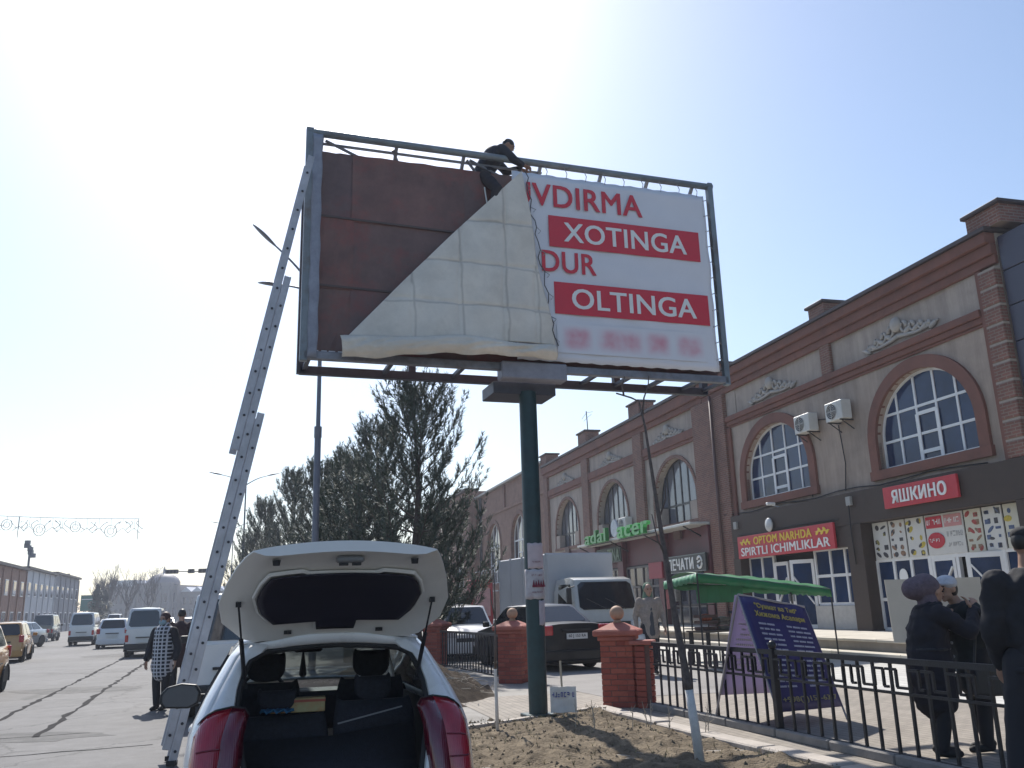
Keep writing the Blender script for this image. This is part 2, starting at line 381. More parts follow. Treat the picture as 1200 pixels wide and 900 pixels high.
# ------------------------------------------------------------------ facade helpers
def archf(xc, w, sp, zt): return lambda x: sp+(zt-sp)*math.sqrt(max(0, 1-((x-xc)/(w/2))**2))
def wall_band(mb, x0, x1, z0, z1, ops, dep=.35):
    ops = sorted(ops, key=lambda o: o[0]); cur = x0
    def q(xa, xb, za, zb): mb.add([(xa, 0, za), (xb, 0, za), (xb, 0, zb), (xa, 0, zb)], [(0, 1, 2, 3)])
    for xc, w, zs, sp, zt in ops:
        a, b = xc-w/2, xc+w/2; f = archf(xc, w, sp, zt)
        if a > cur: q(cur, a, z0, z1)
        N = 20; X = [xc-w/2*math.cos(math.pi*i/N) for i in range(N+1)] if zt > sp else [a, b]
        if zt <= sp: f = lambda x: zt
        for xa, xb in zip(X, X[1:]):
            if zs > z0: q(xa, xb, z0, zs)
            if z1 > zt or zt > sp:
                mb.add([(xa, 0, f(xa)), (xb, 0, f(xb)), (xb, 0, z1), (xa, 0, z1)], [(0, 1, 2, 3)])
            mb.add([(xa, 0, f(xa)), (xb, 0, f(xb)), (xb, dep, f(xb)), (xa, dep, f(xa))], [(0, 3, 2, 1)])
        mb.add([(a, 0, zs), (b, 0, zs), (b, dep, zs), (a, dep, zs)], [(0, 1, 2, 3)])
        for x in (a, b): mb.add([(x, 0, zs), (x, dep, zs), (x, dep, f(x)), (x, 0, f(x))], [(0, 1, 2, 3)])
        cur = b
    if cur < x1: q(cur, x1, z0, z1)
    for x in (x0, x1): mb.add([(x, 0, z0), (x, dep, z0), (x, dep, z1), (x, 0, z1)], [(0, 1, 2, 3)])
    mb.add([(x0, 0, z1), (x1, 0, z1), (x1, dep, z1), (x0, dep, z1)], [(0, 1, 2, 3)])
def surround(mb, xc, w, zs, sp, zt, t, pr, sill=.3):
    f = archf(xc, w, sp, zt); N = 28
    inn = [(xc-w/2, zs)]+[(xc-w/2*math.cos(math.pi*i/N), f(xc-w/2*math.cos(math.pi*i/N))) for i in range(N+1)]+[(xc+w/2, zs)]
    fo = archf(xc, w+2*t, sp, zt+t)
    out = [(xc-w/2-t, zs)]+[(xc-(w/2+t)*math.cos(math.pi*i/N), fo(xc-(w/2+t)*math.cos(math.pi*i/N))) for i in range(N+1)]+[(xc+w/2+t, zs)]
    k = len(inn); P = [(x, -pr, z) for x, z in inn]+[(x, -pr, z) for x, z in out]+[(x, .004, z) for x, z in out]+[(x, .1, z) for x, z in inn]
    F = []
    for i in range(k-1): F += [(i, i+1, k+i+1, k+i), (k+i, k+i+1, 2*k+i+1, 2*k+i), (i+1, i, 3*k+i, 3*k+i+1)]
    mb.add(P, F)
    if sill: mb.b2(xc-w/2-t-.04, xc+w/2+t+.04, -pr-.03, .1, zs-sill, zs-.001)
def arch_window(par, xc, w, zs, sp, zt, cols, rows, y=.14, mw=.07, gl=None, fm=None, vent=True):
    f = archf(xc, w-.06, sp, zt-.03); a, b = xc-w/2+.03, xc+w/2-.03; fm = fm or frame_white; gl = gl or blue_glass
    wd = bpy.data.objects.new('window', None); COL.objects.link(wd); wd.parent = par
    cx = cols; rz = rows
    fr = MB(); N = 24
    pts = [(a, y, zs)]+[(xc-(w/2-.03)*math.cos(math.pi*i/N), y, f(xc-(w/2-.03)*math.cos(math.pi*i/N))) for i in range(N+1)]+[(b, y, zs)]
    for p, q in zip(pts, pts[1:]): fr.bar(p, q, .08, mw, up=(0, 1, 0)) if V(p) != V(q) else None
    fr.bar((a, y, zs+.04), (b, y, zs+.04), mw, .08)
    for x in cx[1:-1]: fr.b2(x-mw/2, x+mw/2, y-.035, y+.035, zs, f(x))
    for z in rz[1:-1]:
        hw = (b-a)/2 if z <= sp else (b-a)/2*math.sqrt(max(0, 1-((z-sp)/(zt-.03-sp))**2))
        fr.b2(xc-hw, xc+hw, y-.033, y+.033, z-mw/2, z+mw/2)
    if vent and len(cx) > 4:
        i = len(cx)//2-1+(len(cx) % 2 == 0)*0
        xa, xb = cx[i], cx[i+1]; za, zb = rz[1]-.5, rz[1]+.55
        for z in (za, zb): fr.b2(xa, xb, y-.05, y-.036, z-.05, z+.05)
        for x in (xa, xb): fr.b2(x-.06, x+.06, y-.052, y-.037, zs, zb)
    fr.build('frame', fm, wd)
    for xa, xb in zip(cx, cx[1:]):
        for za, zb in zip(rz, rz[1:]):
            xs = [xa+(xb-xa)*i/6 for i in range(7)]; tp = [min(zb, f(min(max(x, a+1e-3), b-1e-3))) for x in xs]
            if max(tp) < za+.04: continue
            tp = [max(t, za+.001) for t in tp]
            mb = MB(); dz = rnd.uniform(-.006, .006)
            mb.prism([(xa, za), (xb, za)]+[(x, t) for x, t in reversed(list(zip(xs, tp)))], y-.004+dz, y+.004+dz)
            mb.build('pane', gl, wd)
    return wd

stucco = pm('beige_stucco', (.385, .305, .25), .9, var=.10, sc=1.6, bump=.4, bs=55, c2=(.30, .24, .20), thr=.57)
stucco2 = pm('pale_stucco', (.40, .33, .28), .9, var=.10, sc=1.6, bump=.35, bs=55, c2=(.31, .255, .215), thr=.57)
def streaks(mt, lo=.80, hi=1.08):
    t = mt.node_tree; n = t.nodes; l = t.links; b = n['Principled BSDF']; src = b.inputs['Base Color'].links[0].from_socket
    tc = n.new('ShaderNodeTexCoord'); mp = n.new('ShaderNodeMapping'); mp.inputs['Scale'].default_value = (2.6, 2.6, .22); l.new(tc.outputs['Object'], mp.inputs['Vector'])
    no = n.new('ShaderNodeTexNoise'); no.inputs['Scale'].default_value = 1; no.inputs['Detail'].default_value = 8; no.inputs['Roughness'].default_value = .7; l.new(mp.outputs[0], no.inputs['Vector'])
    mr = n.new('ShaderNodeMapRange'); mr.inputs[1].default_value = .36; mr.inputs[2].default_value = .6; mr.inputs[3].default_value = lo; mr.inputs[4].default_value = hi; l.new(no.outputs[0], mr.inputs[0])
    sc = n.new('ShaderNodeVectorMath'); sc.operation = 'SCALE'; l.new(src, sc.inputs[0]); l.new(mr.outputs[0], sc.inputs['Scale']); l.new(sc.outputs[0], b.inputs['Base Color'])
streaks(stucco); streaks(stucco2)
terra = pm('terracotta_trim', (.185, .077, .056), .8, var=.15, sc=2, bump=.15, bs=40, c2=(.13, .056, .044), thr=.58)
redbrick = brickmat('red_brick_wall', (.215, .092, .066), (.165, .07, .053), (.22, .165, .135))
orbrick = brickmat('orange_brick_wall', (.265, .13, .09), (.215, .10, .07), (.25, .19, .155))
granite = pm('brown_granite_cladding', (.055, .039, .032), .6, var=.12, sc=5, spec=.3)
maroon = pm('maroon_cladding', (.10, .022, .030), .5, var=.2, sc=3)
roofm = pm('dark_roof_flashing', (.045, .032, .035), .6)
void = dark_void

def ornament(par, xc, z):
    mb = MB(); mb.ell((xc, -.09, z+.04), (.2, .13, .22), 12, 8)
    for s in (-1, 1):
        for k in range(4):
            x0 = xc+s*(.24+.32*k); r = .2-.03*k
            pts = [(x0+s*(.18*t-.05)+s*r*math.cos(t*5.5)*.9*(1-t*.4), -.06, z-.12-.07*k+r*math.sin(t*5.5)*(1-t*.5)) for t in [i/12 for i in range(13)]]
            mb.tube(pts, [.06*(1-.5*i/12) for i in range(13)], 6)
            mb.ell((x0+s*.14, -.05, z-.22-.05*k), (.17, .07, .075), 8, 6, M.Rotation(-s*.5, 3, 'Y'))
        pts = [(xc+s*1.55*t, -.05, z-.30-.1*math.sin(t*3)+.02) for t in [i/10 for i in range(11)]]
        mb.tube(pts, [.07-.04*i/10 for i in range(11)], 6)
    mb.build('ornament', pm('ornament_plaster', (.40, .37, .34), .9, var=.1), par, smooth=True)
def finial(par, xc, z, w, h=.5, y0=-.2, mat=None):
    o = MB().b2(xc-w/2, xc+w/2, y0, y0+.8, z, z+h).build('parapet_post', mat or redbrick, par)
    MB().b2(xc-w/2-.09, xc+w/2+.09, y0-.09, y0+.89, z+h, z+h+.1).build('cap', roofm, o, bevel=.02)
def strips(par, name, mat, lst, bevel=.015):
    for b in lst: MB().b2(*b).build(name, mat, par, bevel=bevel)

# ------------------------------------------------------------------ near shop building (u 15.9 .. 31.2)
nb = thing('shop_building', 'two-storey beige shop building with terracotta trim and two big arched blue windows', 'building', BO, BA)
W1 = (-26.45, 4.0, 4.95, 5.75, 7.42); W2 = (-19.2, 3.75, 4.95, 5.75, 7.42)
mb = MB(); wall_band(mb, -31.2, -15.9, 4.5, 7.94, [W1, W2]); mb.build('wall', stucco, nb)
MB().b2(-31.2, -15.9, .36, 14, .1, 10.0).build('core_wall', stucco, nb)
MB().b2(-31.2, -15.9, .0, .355, 7.945, 9.98).build('frieze_wall', stucco2, nb)
for W, ncol in ((W1, 5), (W2, 5)):
    xc, w = W[0], W[1]; cols = [xc-w/2+.03, xc-w/2+w*.2, xc-w/2+w*.40, xc-w/2+w*.6, xc-w/2+w*.8, xc+w/2-.03]
    arch_window(nb, *W, cols, [4.95, 5.72, 6.48, 7.42], y=.2)
    mb = MB(); surround(mb, *W, .34, .09, .26); mb.build('window_surround', terra, nb, smooth=40)
strips(nb, 'belt_course', terra, [(-29.4, -16.6, -.16, -.002, 8.06, 8.25), (-29.4, -16.6, -.10, -.002, 7.90, 8.055), (-29.4, -16.6, -.05, -.002, 7.82, 7.895)])
strips(nb, 'cornice', terra, [(-31.2, -15.9, -.12, -.002, 9.2, 9.42), (-31.2, -15.9, -.2, -.002, 9.425, 9.70), (-31.2, -15.9, -.32, -.002, 9.705, 9.98)])
MB().b2(-31.3, -15.8, -.40, .5, 9.985, 10.08).build('roof_edge', roofm, nb)
strips(nb, 'frieze_post', redbrick, [(-23.15, -22.65, -.12, -.002, 8.252, 9.198)])
strips(nb, 'frieze_post', stucco2, [(-17.3, -16.62, -.03, -.002, 8.252, 9.198), (-29.35, -28.7, -.03, -.002, 8.252, 9.198)])
for x in (-26.2, -19.6): ornament(nb, x, 8.78)
# brick pilaster at the left end and quoined pilaster at the right end
strips(nb, 'pilaster', redbrick, [(-31.2, -29.45, -.18, -.002, .5, 9.195)], 0)
strips(nb, 'pilaster_trim', terra, [(-29.44, -29.2, -.10, -.003, 4.5, 7.815), (-16.62, -16.42, -.10, -.003, 4.5, 9.19)])
qa = MB().b2(-.26, .26, -.22, 0, 0, .40).mesh('quoin_block', .02); qa.materials.append(redbrick)
qb = MB().b2(-.262, .262, -.20, 0, 0, .055).mesh('quoin_joint', .004); qb.materials.append(stucco2)
for i in range(11):
    z = 4.5+i*.46
    if z < 9.1: inst('quoin_block', qa, nb, (-16.15, 0, z)); inst('quoin_joint', qb, nb, (-16.15, 0, z+.4))
finial(nb, -15.98, 10.085, 1.05, .46); finial(nb, -22.95, 10.085, .8, .42); finial(nb, -30.3, 10.085, .9, .45)
MB().tube([(-30.25, -.26, 9.3), (-30.25, -.26, .6)], .06, 8).build('downpipe', pm('downpipe_paint', (.10, .05, .045), .5), nb, smooth=True)
# ground floor: granite band, columns, two shopfronts
strips(nb, 'fascia_band', granite, [(-29.44, -15.85, -.26, .355, 3.55, 4.49)], .01)
strips(nb, 'fascia_band', granite, [(-29.44, -22.6, -.24, .355, 2.95, 3.545)], .01)
strips(nb, 'column', granite, [(-22.65, -21.95, -.3, .355, .555, 3.545), (-29.44, -28.95, -.28, .355, .555, 2.945), (-16.35, -15.85, -.28, .355, .555, 3.545)], .01)
def glazing(par, x0, xs, z0, zs, y, gl, skip=(), fm=None):
    """grid of glass panes and white bars; xs, zs cumulative"""
    fm = fm or frame_white
    for i, (a, b) in enumerate(zip(xs, xs[1:])):
        for j, (c, d) in enumerate(zip(zs, zs[1:])):
            if (i, j) in skip: continue
            MB().b2(a+.02, b-.02, y-.005, y+.005, c+.02, d-.02).build('pane', gl, par)
    mb = MB()
    for x in xs: mb.b2(x-.045, x+.045, y-.05, y+.05, zs[0], zs[-1])
    for z in zs: mb.b2(xs[0], xs[-1], y-.046, y+.046, z-.045, z+.045)
    mb.build('window_bars', fm, par)
MB().b2(-29, -16, .356, .362, .56, 3.5).build('shop_interior', void, nb)
glazing(nb, 0, [-28.95, -28.1, -27.35], .56, [.56, 1.0, 2.15, 2.95], .12, blue_glass)
glazing(nb, 0, [-24.9, -24.1, -23.35, -22.66], .56, [1.3, 2.15, 2.95], .12, blue_glass)
MB().b2(-25.0, -22.66, -.02, .30, .56, 1.25).build('stall_riser', pm('pale_panel', (.42, .41, .39), .6), nb)
MB().b2(-28.95, -27.3, -.02, .30, .556, .62).build('stall_riser', pm('pale_panel', (.42, .41, .39), .6), nb)
def shop_door(par, xh, w, ang, z0=.56, h=2.15, y=.1, gl=None):
    d = bpy.data.objects.new('shop_door', None); COL.objects.link(d); d.parent = par; d.location = (xh, y, z0); d.rotation_euler = (0, 0, ang)
    mb = MB(); s = 1 if w > 0 else -1; W = abs(w)
    X = lambda v: v*s
    for a, b, c, e in ((0, .1, 0, h), (W-.1, W, 0, h), (.1, W-.1, 0, .12), (.1, W-.1, h-.12, h)):
        mb.b2(min(X(a), X(b)), max(X(a), X(b)), -.03, .03, c, e)
    mb.build('door_frame', frame_white, d)
    MB().bar((X(.1), -.012, .75), (X(W-.1), -.012, 1.62), .04, .11, up=(0, 1, 0)).build('brace', frame_white, d) if True else None
    MB().b2(min(X(.1), X(W-.1)), max(X(.1), X(W-.1)), -.006, .006, .12, h-.12).build('pane', gl or blue_glass, d)
    MB().box((X(W-.05), -.06, 1.0), (.03, .05, .3)).build('handle', grey_metal, d)
    return d
shop_door(nb, -27.32, .85, R(0)); shop_door(nb, -25.0, -.85, R(28))
curt = pm('bead_curtain', (.16, .03, .03), .6, var=.8, sc=20)
for i in range(9): MB().b2(-26.45+i*.075, -26.41+i*.075, .2, .225, .7, 2.6).build('curtain_strand', curt, nb)
# posters over the right shopfront
pw = (.62, .60, .56)
px = [-21.9, -21.2, -20.5, -19.75, -19.15, -18.35, -17.75, -17.1, -16.36]
pwm = [pm('poster_paper_white', pw, .5, var=.03), pm('poster_paper_cream', (.58, .55, .45), .5, var=.04)]
inks = [pm('ink_olive', (.26, .23, .08), .5, var=.3, sc=20), pm('ink_black', (.06, .055, .06), .5, var=.4, sc=20), pm('ink_yellow', (.50, .38, .05), .5, var=.3, sc=20), pm('ink_brown', (.26, .15, .09), .5, var=.3, sc=20), pm('ink_blue', (.08, .11, .2), .5, var=.3, sc=20), pm('ink_red', (.36, .06, .05), .5, var=.3, sc=20)]
pr = random.Random(31)
for i, (a, b) in enumerate(zip(px, px[1:])):
    if i in (3, 4): continue
    po_ = MB().b2(a+.03, b-.03, .04, .07, 2.5, 3.53).build('poster', pwm[i % 2 if i in (2, 5, 7) else 0], nb)
    pair = [(0, 1), (1, 3), (2, 1), None, None, (3, 5), (4, 1), (2, 4)][i]
    for ink in pair:
        mb = MB()
        for row in range(5):
            for col in range(2):
                if pr.random() < .25: continue
                x, z = a+.18+(b-a-.36)*col+pr.uniform(-.05, .05), 2.6+.2*row+pr.uniform(-.03, .03); w_, h_ = pr.uniform(.05, .13), pr.uniform(.03, .085)
                mb.ell((x, .037, z), (w_, .004, h_), 8, 5, M.Rotation(pr.uniform(-.9, .9), 3, 'Y')) if pr.random() < .5 else mb.box((x, .037, z), (w_*1.3, .004+.002*col, h_*1.6))
        stuff(mb.build('product_print', inks[ink], po_))
MB().b2(-19.72, -18.38, .04, .07, 2.5, 3.53).build('poster', pm('poster_white', pw, .5, var=.03), nb)
pk = pm('poster_pale_red', (.55, .25, .24), .5, var=.05); pg = pm('poster_grey_print', (.35, .33, .32), .5, var=.05)
MB().b2(-19.68, -19.1, .025, .038, 3.18, 3.48).build('poster_block', red_sign, nb)
MB().b2(-19.02, -18.42, .025, .038, 3.18, 3.48).build('poster_block', pk, nb)
mb = MB(); mb.lathe([(.001, 0), (.3, .0), (.3, .012), (.001, .012)], 20, (0, 0, 0), 'y'); o = mb.build('poster_badge', red_sign, nb); o.location = (-19.37, .02, 2.86); o.scale = (1, 1, .68)
for a in ((-19.64, -19.14, 3.27, 3.40, .022, letter_white, 11), (-18.98, -18.46, 3.27, 3.40, .022, letter_white, 12), (-19.58, -19.16, 2.82, 2.91, .004, letter_white, 13), (-18.98, -18.44, 2.93, 3.06, .036, pg, 14), (-18.98, -18.44, 2.68, 2.78, .036, pg, 15)): scribble(nb, 'print', a[5], a[0], a[1], a[2], a[3], a[4], a[6])
glazing(nb, 0, [-21.92, -21.2, -20.5, -19.8], .56, [.6, 1.4, 2.47], .12, blue_glass)
glazing(nb, 0, [-17.25, -16.75, -16.36], .56, [.6, 1.4, 2.47], .12, blue_glass)
shop_door(nb, -19.72, .85, 0, h=1.9); shop_door(nb, -17.3, -.85, R(35), h=1.9)
for x in (-19.76, -18.78, -17.28): MB().b2(x-.05, x+.05, .06, .16, .56, 2.5).build('door_post', frame_white, nb)
MB().b2(-19.76, -17.23, .062, .158, 2.40, 2.498).build('door_head', frame_white, nb)
mb = MB(); mb.lathe([(.001, 0), (.17, 0), (.17, .01), (.001, .01)], 18, (0, 0, 0), 'y'); o = mb.build('round_sticker', letter_white, nb); o.location = (-20.85, .06, 2.0); o.scale = (1, 1, 1.25)

# signs on the near building (lift-off things)
def signboard(label, u0, u1, z0, z1, mat, y=-.32, d=.08, edge=None):
    t = thing('shop_sign', label, 'sign', bw((u0+u1)/2, y, z0), BA)
    W = abs(u1-u0); H = z1-z0
    MB().b2(-W/2, W/2, 0, d, 0, H).build('panel', mat, t, bevel=.01)
    return t, W, H
t, W, H = signboard('red sign reading ЯШКИНО in white letters above the poster shopfront', 20.72, 17.95, 3.82, 4.40, red_sign, -.36)
text('lettering', 'ЯШКИНО', letter_white, t, 0, H*.5, 2.05, .36, 0, .03, .02)
t, W, H = signboard('red sign with yellow OPTOM NARHDA over white SPIRTLI ICHIMLIKLAR', 28.9, 23.15, 2.92, 3.70, red_sign, -.36)
text('lettering', 'OPTOM NARHDA', letter_yellow, t, 0, H*.73, 3.5, .27, 0, .025, .012)
text('lettering', 'SPIRTLI ICHIMLIKLAR', letter_white, t, 0, H*.29, 5.3, .29, 0, .015, .012)
for s in (-1, 1):
    mb = MB()
    for k in range(5): mb.ell((s*(2.05+.13*k), -.01, H*.73+.08*(k % 2-.5)), (.10, .012, .055), 8, 5, M.Rotation(s*(.6 if k % 2 else -.6), 3, 'Y'))
    mb.bar((s*1.95, -.01, H*.73), (s*2.7, -.01, H*.73), .012, .02); mb.build('wheat_ear', letter_yellow, t)
# air conditioners
def aircon(label, u, z, y=-.1, s=1.0):
    t = thing('air_conditioner', label, 'air conditioner', bw(u, y, z), BA, 'air conditioners on the facades')
    MB().b2(-.42*s, .42*s, -.34, 0, 0, .58*s).build('housing', pm('ac_housing', (.60, .59, .56), .45, var=.06), t, bevel=.02)
    MB().lathe([(.001, 0), (.235*s, 0), (.235*s, -.012), (.001, -.012)], 20, (-.09*s, -.343, .29*s), 'y').build('fan_opening', pm('ac_fan_dark', (.05, .05, .055), .6), t)
    mb = MB()
    for k in range(4): mb.tube([(-.09*s+.06*(k+1)*s*math.cos(a*math.pi/8), -.36, .29*s+.06*(k+1)*s*math.sin(a*math.pi/8)) for a in range(17)], .006, 4)
    mb.bar((-.33*s, -.362, .29*s), (.15*s, -.362, .29*s), .01); mb.bar((-.09*s, -.362, .05*s), (-.09*s, -.362, .53*s), .01, .01)
    mb.build('grille', pm('ac_housing', (.60, .59, .56)), t)
    MB().b2(.17*s, .419*s, -.346, -.341, .05, .53*s).build('side_panel', pm('ac_panel', (.5, .49, .46), .5), t)
    for x in (-.3, .3):
        mb = MB(); mb.bar((x*s, -.36, -.02), (x*s, y*-1-.002, -.02), .035); mb.bar((x*s, -.30, -.03), (x*s, y*-1-.003, -.3), .025); mb.build('bracket', black_metal, t)
    return t
aircon('white air conditioner left of the pair between the two big arched windows', 24.05, 6.62)
aircon('white air conditioner right of the pair between the two big arched windows', 22.35, 6.66)
ac_m = aircon('white air conditioner under the middle barred arch over the green letters', 39.55, 4.85, s=1.1)
# wall lamp / small camera on the fascia and the window sill
t = thing('wall_lamp', 'round white wall lamp on the brown fascia left of the red signs', 'lamp', bw(26.7, -.27, 3.95), BA)
MB().ell((0, -.08, 0), (.2, .1, .24), 16, 10).build('globe', pm('lamp_globe', (.55, .55, .55), .3), t, smooth=True); MB().box((0, 0, 0), (.16, .04, .16)).build('base', black_metal, t)
t = thing('security_camera', 'small white security camera below the smaller arched window', 'camera', bw(26.45, -.2, 4.58), BA)
MB().b2(-.06, .06, -.32, 0, 0, .1).build('housing', white_paint, t, bevel=.02); MB().bar((0, -.1, 0), (0, .198, -.06), .03).build('arm', white_paint, t)

# cables, junction boxes and brackets on the facade
cab_m = pm('cable_black', (.02, .02, .022), .7)
def cable(par, pts, r=.018): MB().tube(pts, r, 5).build('cable', cab_m, par, smooth=True)
cable(nb, [(-30.0, -.2, 4.62)]+[(-29.2+i*1.0, -.05-.02*(i % 2), 4.60-.05*math.sin(i*1.7)) for i in range(13)])
cable(nb, [(-24.45, -.06, 6.6), (-24.5, -.05, 5.6), (-24.45, -.05, 4.62)]); cable(nb, [(-22.7, -.06, 6.6), (-22.6, -.05, 5.4), (-22.75, -.05, 4.6)]); cable(nb, [(-23.9, -.05, 7.0), (-23.2, -.05, 6.9), (-22.8, -.05, 7.0)])
cable(nb, [(-28.9, -.30, 3.78), (-27.5, -.30, 3.72), (-25.5, -.30, 3.80), (-22.9, -.32, 3.75)]); cable(nb, [(-22.3, -.34, 4.3), (-22.35, -.33, 3.3), (-22.3, -.33, 2.4)])
for x, z in ((-24.6, 4.7), (-22.3, 4.1), (-29.0, 4.0)): MB().b2(x-.11, x+.11, -.36 if z < 4.4 else -.1, -.27 if z < 4.4 else -.003, z, z+.26).build('junction_box', pm('junction_grey', (.3, .3, .29), .5), nb, bevel=.01)

# ------------------------------------------------------------------ dark building at the right edge
db = thing('dark_clad_building', 'dark blue-grey panel-clad building at the right edge beyond the brick quoins', 'building', BO, BA)
dclad = pm('dark_blue_cladding', (.035, .034, .06), .35, var=.15, sc=.8)
MB().b2(-15.84, 10, .02, 14, 4.5, 9.85).build('wall', dclad, db)
MB().b2(-15.84, 10, .02, 14, .1, 4.49).build('lower_wall', granite, db)
pmh = MB().b2(-.73, .73, -.045, .015, 0, .86).mesh('cladding_panel', .01); pmh.materials.append(dclad)
for i in range(4):
    for j in range(6): inst('cladding_panel', pmh, db, (-15.08+i*1.5, 0, 4.55+j*.88))

# ------------------------------------------------------------------ middle block (u 31.2 .. 53)
mbk = thing('arcade_building', 'beige block with brick pilasters and three dark barred arches left of the shop building', 'building', BO, BA)
WM = [(-34.45, 4.1, 4.75, 5.65, 7.5), (-41.75, 4.1, 4.75, 5.65, 7.5), (-49.0, 4.1, 4.75, 5.65, 7.5)]
mb = MB(); wall_band(mb, -53, -31.21, 4.5, 8.05, WM, .5); mb.build('wall', stucco2, mbk)
MB().b2(-53, -31.21, .51, 14, .1, 10.0).build('core_wall', stucco2, mbk)
MB().b2(-53, -31.21, 0, .505, 8.055, 9.9).build('frieze_wall', stucco2, mbk)
MB().b2(-53, -31.21, 0, .505, .1, 4.495).build('lower_wall', maroon, mbk)
for W in WM:
    xc, w = W[0], W[1]
    arch_window(mbk, xc, w, W[2], W[3], W[4], [xc-w/2+.03]+[xc-w/2+w*k/6 for k in range(1, 6)]+[xc+w/2-.03], [4.75, 5.55, 7.5], y=.34, mw=.09, gl=pm('pale_blind_glass', (.11, .12, .15), .12, var=.3, sc=.8, spec=.8), fm=black_metal, vent=False)
    mb = MB(); surround(mb, *W, .16, .05, .14); mb.build('window_surround', redbrick, mbk)
    for k in (-1, 1): MB().b2(xc+k*1.72-.3, xc+k*1.72+.3, -.04, .3, 4.76, 5.5).build('infill_panel', stucco2, mbk)
    MB().b2(xc-.25, xc+.4, -.12, .04, 4.05 if W is WM[0] else 4.2, 4.72).build('hatch_box', pm('brown_box', (.11, .06, .05), .6), mbk)
strips(mbk, 'belt_course', terra, [(-53, -31.21, -.13, -.002, 8.05, 8.42), (-53, -31.21, -.08, -.002, 7.9, 8.045)])
strips(mbk, 'cornice', terra, [(-53, -31.21, -.14, -.002, 9.25, 9.5), (-53, -31.21, -.26, -.002, 9.505, 9.95)])
MB().b2(-53, -31.35, -.34, .5, 9.955, 10.08).build('roof_edge', roofm, mbk)
strips(mbk, 'pilaster', redbrick, [(-32.1, -31.23, -.16, -.003, 4.5, 9.24), (-38.4, -37.4, -.16, -.003, 4.5, 9.24), (-45.8, -44.8, -.16, -.003, 4.5, 9.24), (-53, -52.2, -.16, -.003, 4.5, 9.24)], 0)
for x in (-34.7, -41.6, -48.9): ornament(mbk, x, 8.82)
for x, hh in ((-37.9, .62), (-45.3, .65), (-52.6, .6)): finial(mbk, x, 10.085, 1.25, hh)
# ground-floor shops of the block, the lit canopy and the signs
MB().b2(-44.6, -31.3, -1.0, -.003, 4.40, 4.50).build('canopy', pm('canopy_sheet', (.55, .56, .53), .4, var=.1), mbk, bevel=.01)
for x in (-44.4, -40, -36, -32): MB().bar((x, -.95, 4.39), (x, -.01, 3.9), .05).build('canopy_strut', black_metal, mbk)
strips(mbk, 'shop_column', maroon, [(-31.9, -31.3, -.25, -.003, .555, 4.39), (-36.2, -35.5, -.25, -.003, .555, 4.39), (-40.9, -40.2, -.25, -.003, .555, 4.39), (-44.6, -43.9, -.25, -.003, .555, 4.39)])
def shop_bay(u0, u1):
    MB().b2(-u0, -u1, -.012, -.004, .56, 3.2).build('shop_opening', void, mbk)
    n = 4; xs = [-u0+(u0-u1)*k/n for k in range(n+1)]
    glazing(mbk, 0, xs, .56, [.6, 1.3, 2.2, 3.1], -.06, dark_glass, fm=pm('dark_shop_frame', (.09, .08, .08), .5))
shop_bay(40.1, 36.3); shop_bay(43.8, 41.0); shop_bay(35.4, 32.0)
for k, x in enumerate((-35.3, -34.6)): MB().b2(x-.15, x+.15, -.3, -.1, 1.2+.3*k, 2.3+.2*k).build('hanging_goods', pm('goods_mixed_%d' % k, [(.25, .05, .05), (.2, .18, .16)][k], .7, var=.5, sc=9), mbk)
sgb = pm('black_sign_panel', (.025, .03, .03), .4, var=.2)
t, W, H = signboard('dark sign reading ПЕЧАТИ in white letters with a stamp emblem', 34.95, 31.4, 2.62, 3.34, sgb, -.40)
text('lettering', 'ПЕЧАТИ', letter_white, t, -.42, H*.5, 2.35, .46, 0, .03, .015)
mb = MB(); mb.tube([(1.28+.2*math.cos(a), -.006, H*.5+.22*math.sin(a)) for a in [R(-150+i*20) for i in range(16)]], .05, 6); mb.bar((1.1, -.012, H*.5), (1.33, -.012, H*.5+.06), .02, .07); mb.build('emblem', letter_white, t)
for z in (.03, H-.03): MB().bar((-W/2, -.012, z), (W/2, -.012, z), .02, .02).build('border', pm('pale_edge', (.3, .33, .32), .5), t)
t, W, H = signboard('dark fascia sign with the letters ZINA behind the truck', 43.6, 40.3, 3.45, 4.2, pm('dark_green_sign', (.02, .04, .035), .5), -.30)
text('lettering', 'ZINA', pm('dull_green_letter', (.15, .22, .16), .5), t, .75, H*.5, 1.6, .6, 0, .02, .03)
t, W, H = signboard('small red panel sign on the maroon shop wall behind the walking woman', 37.0, 35.6, 2.5, 3.2, pm('dull_red_sign', (.30, .03, .05), .5), -.34)
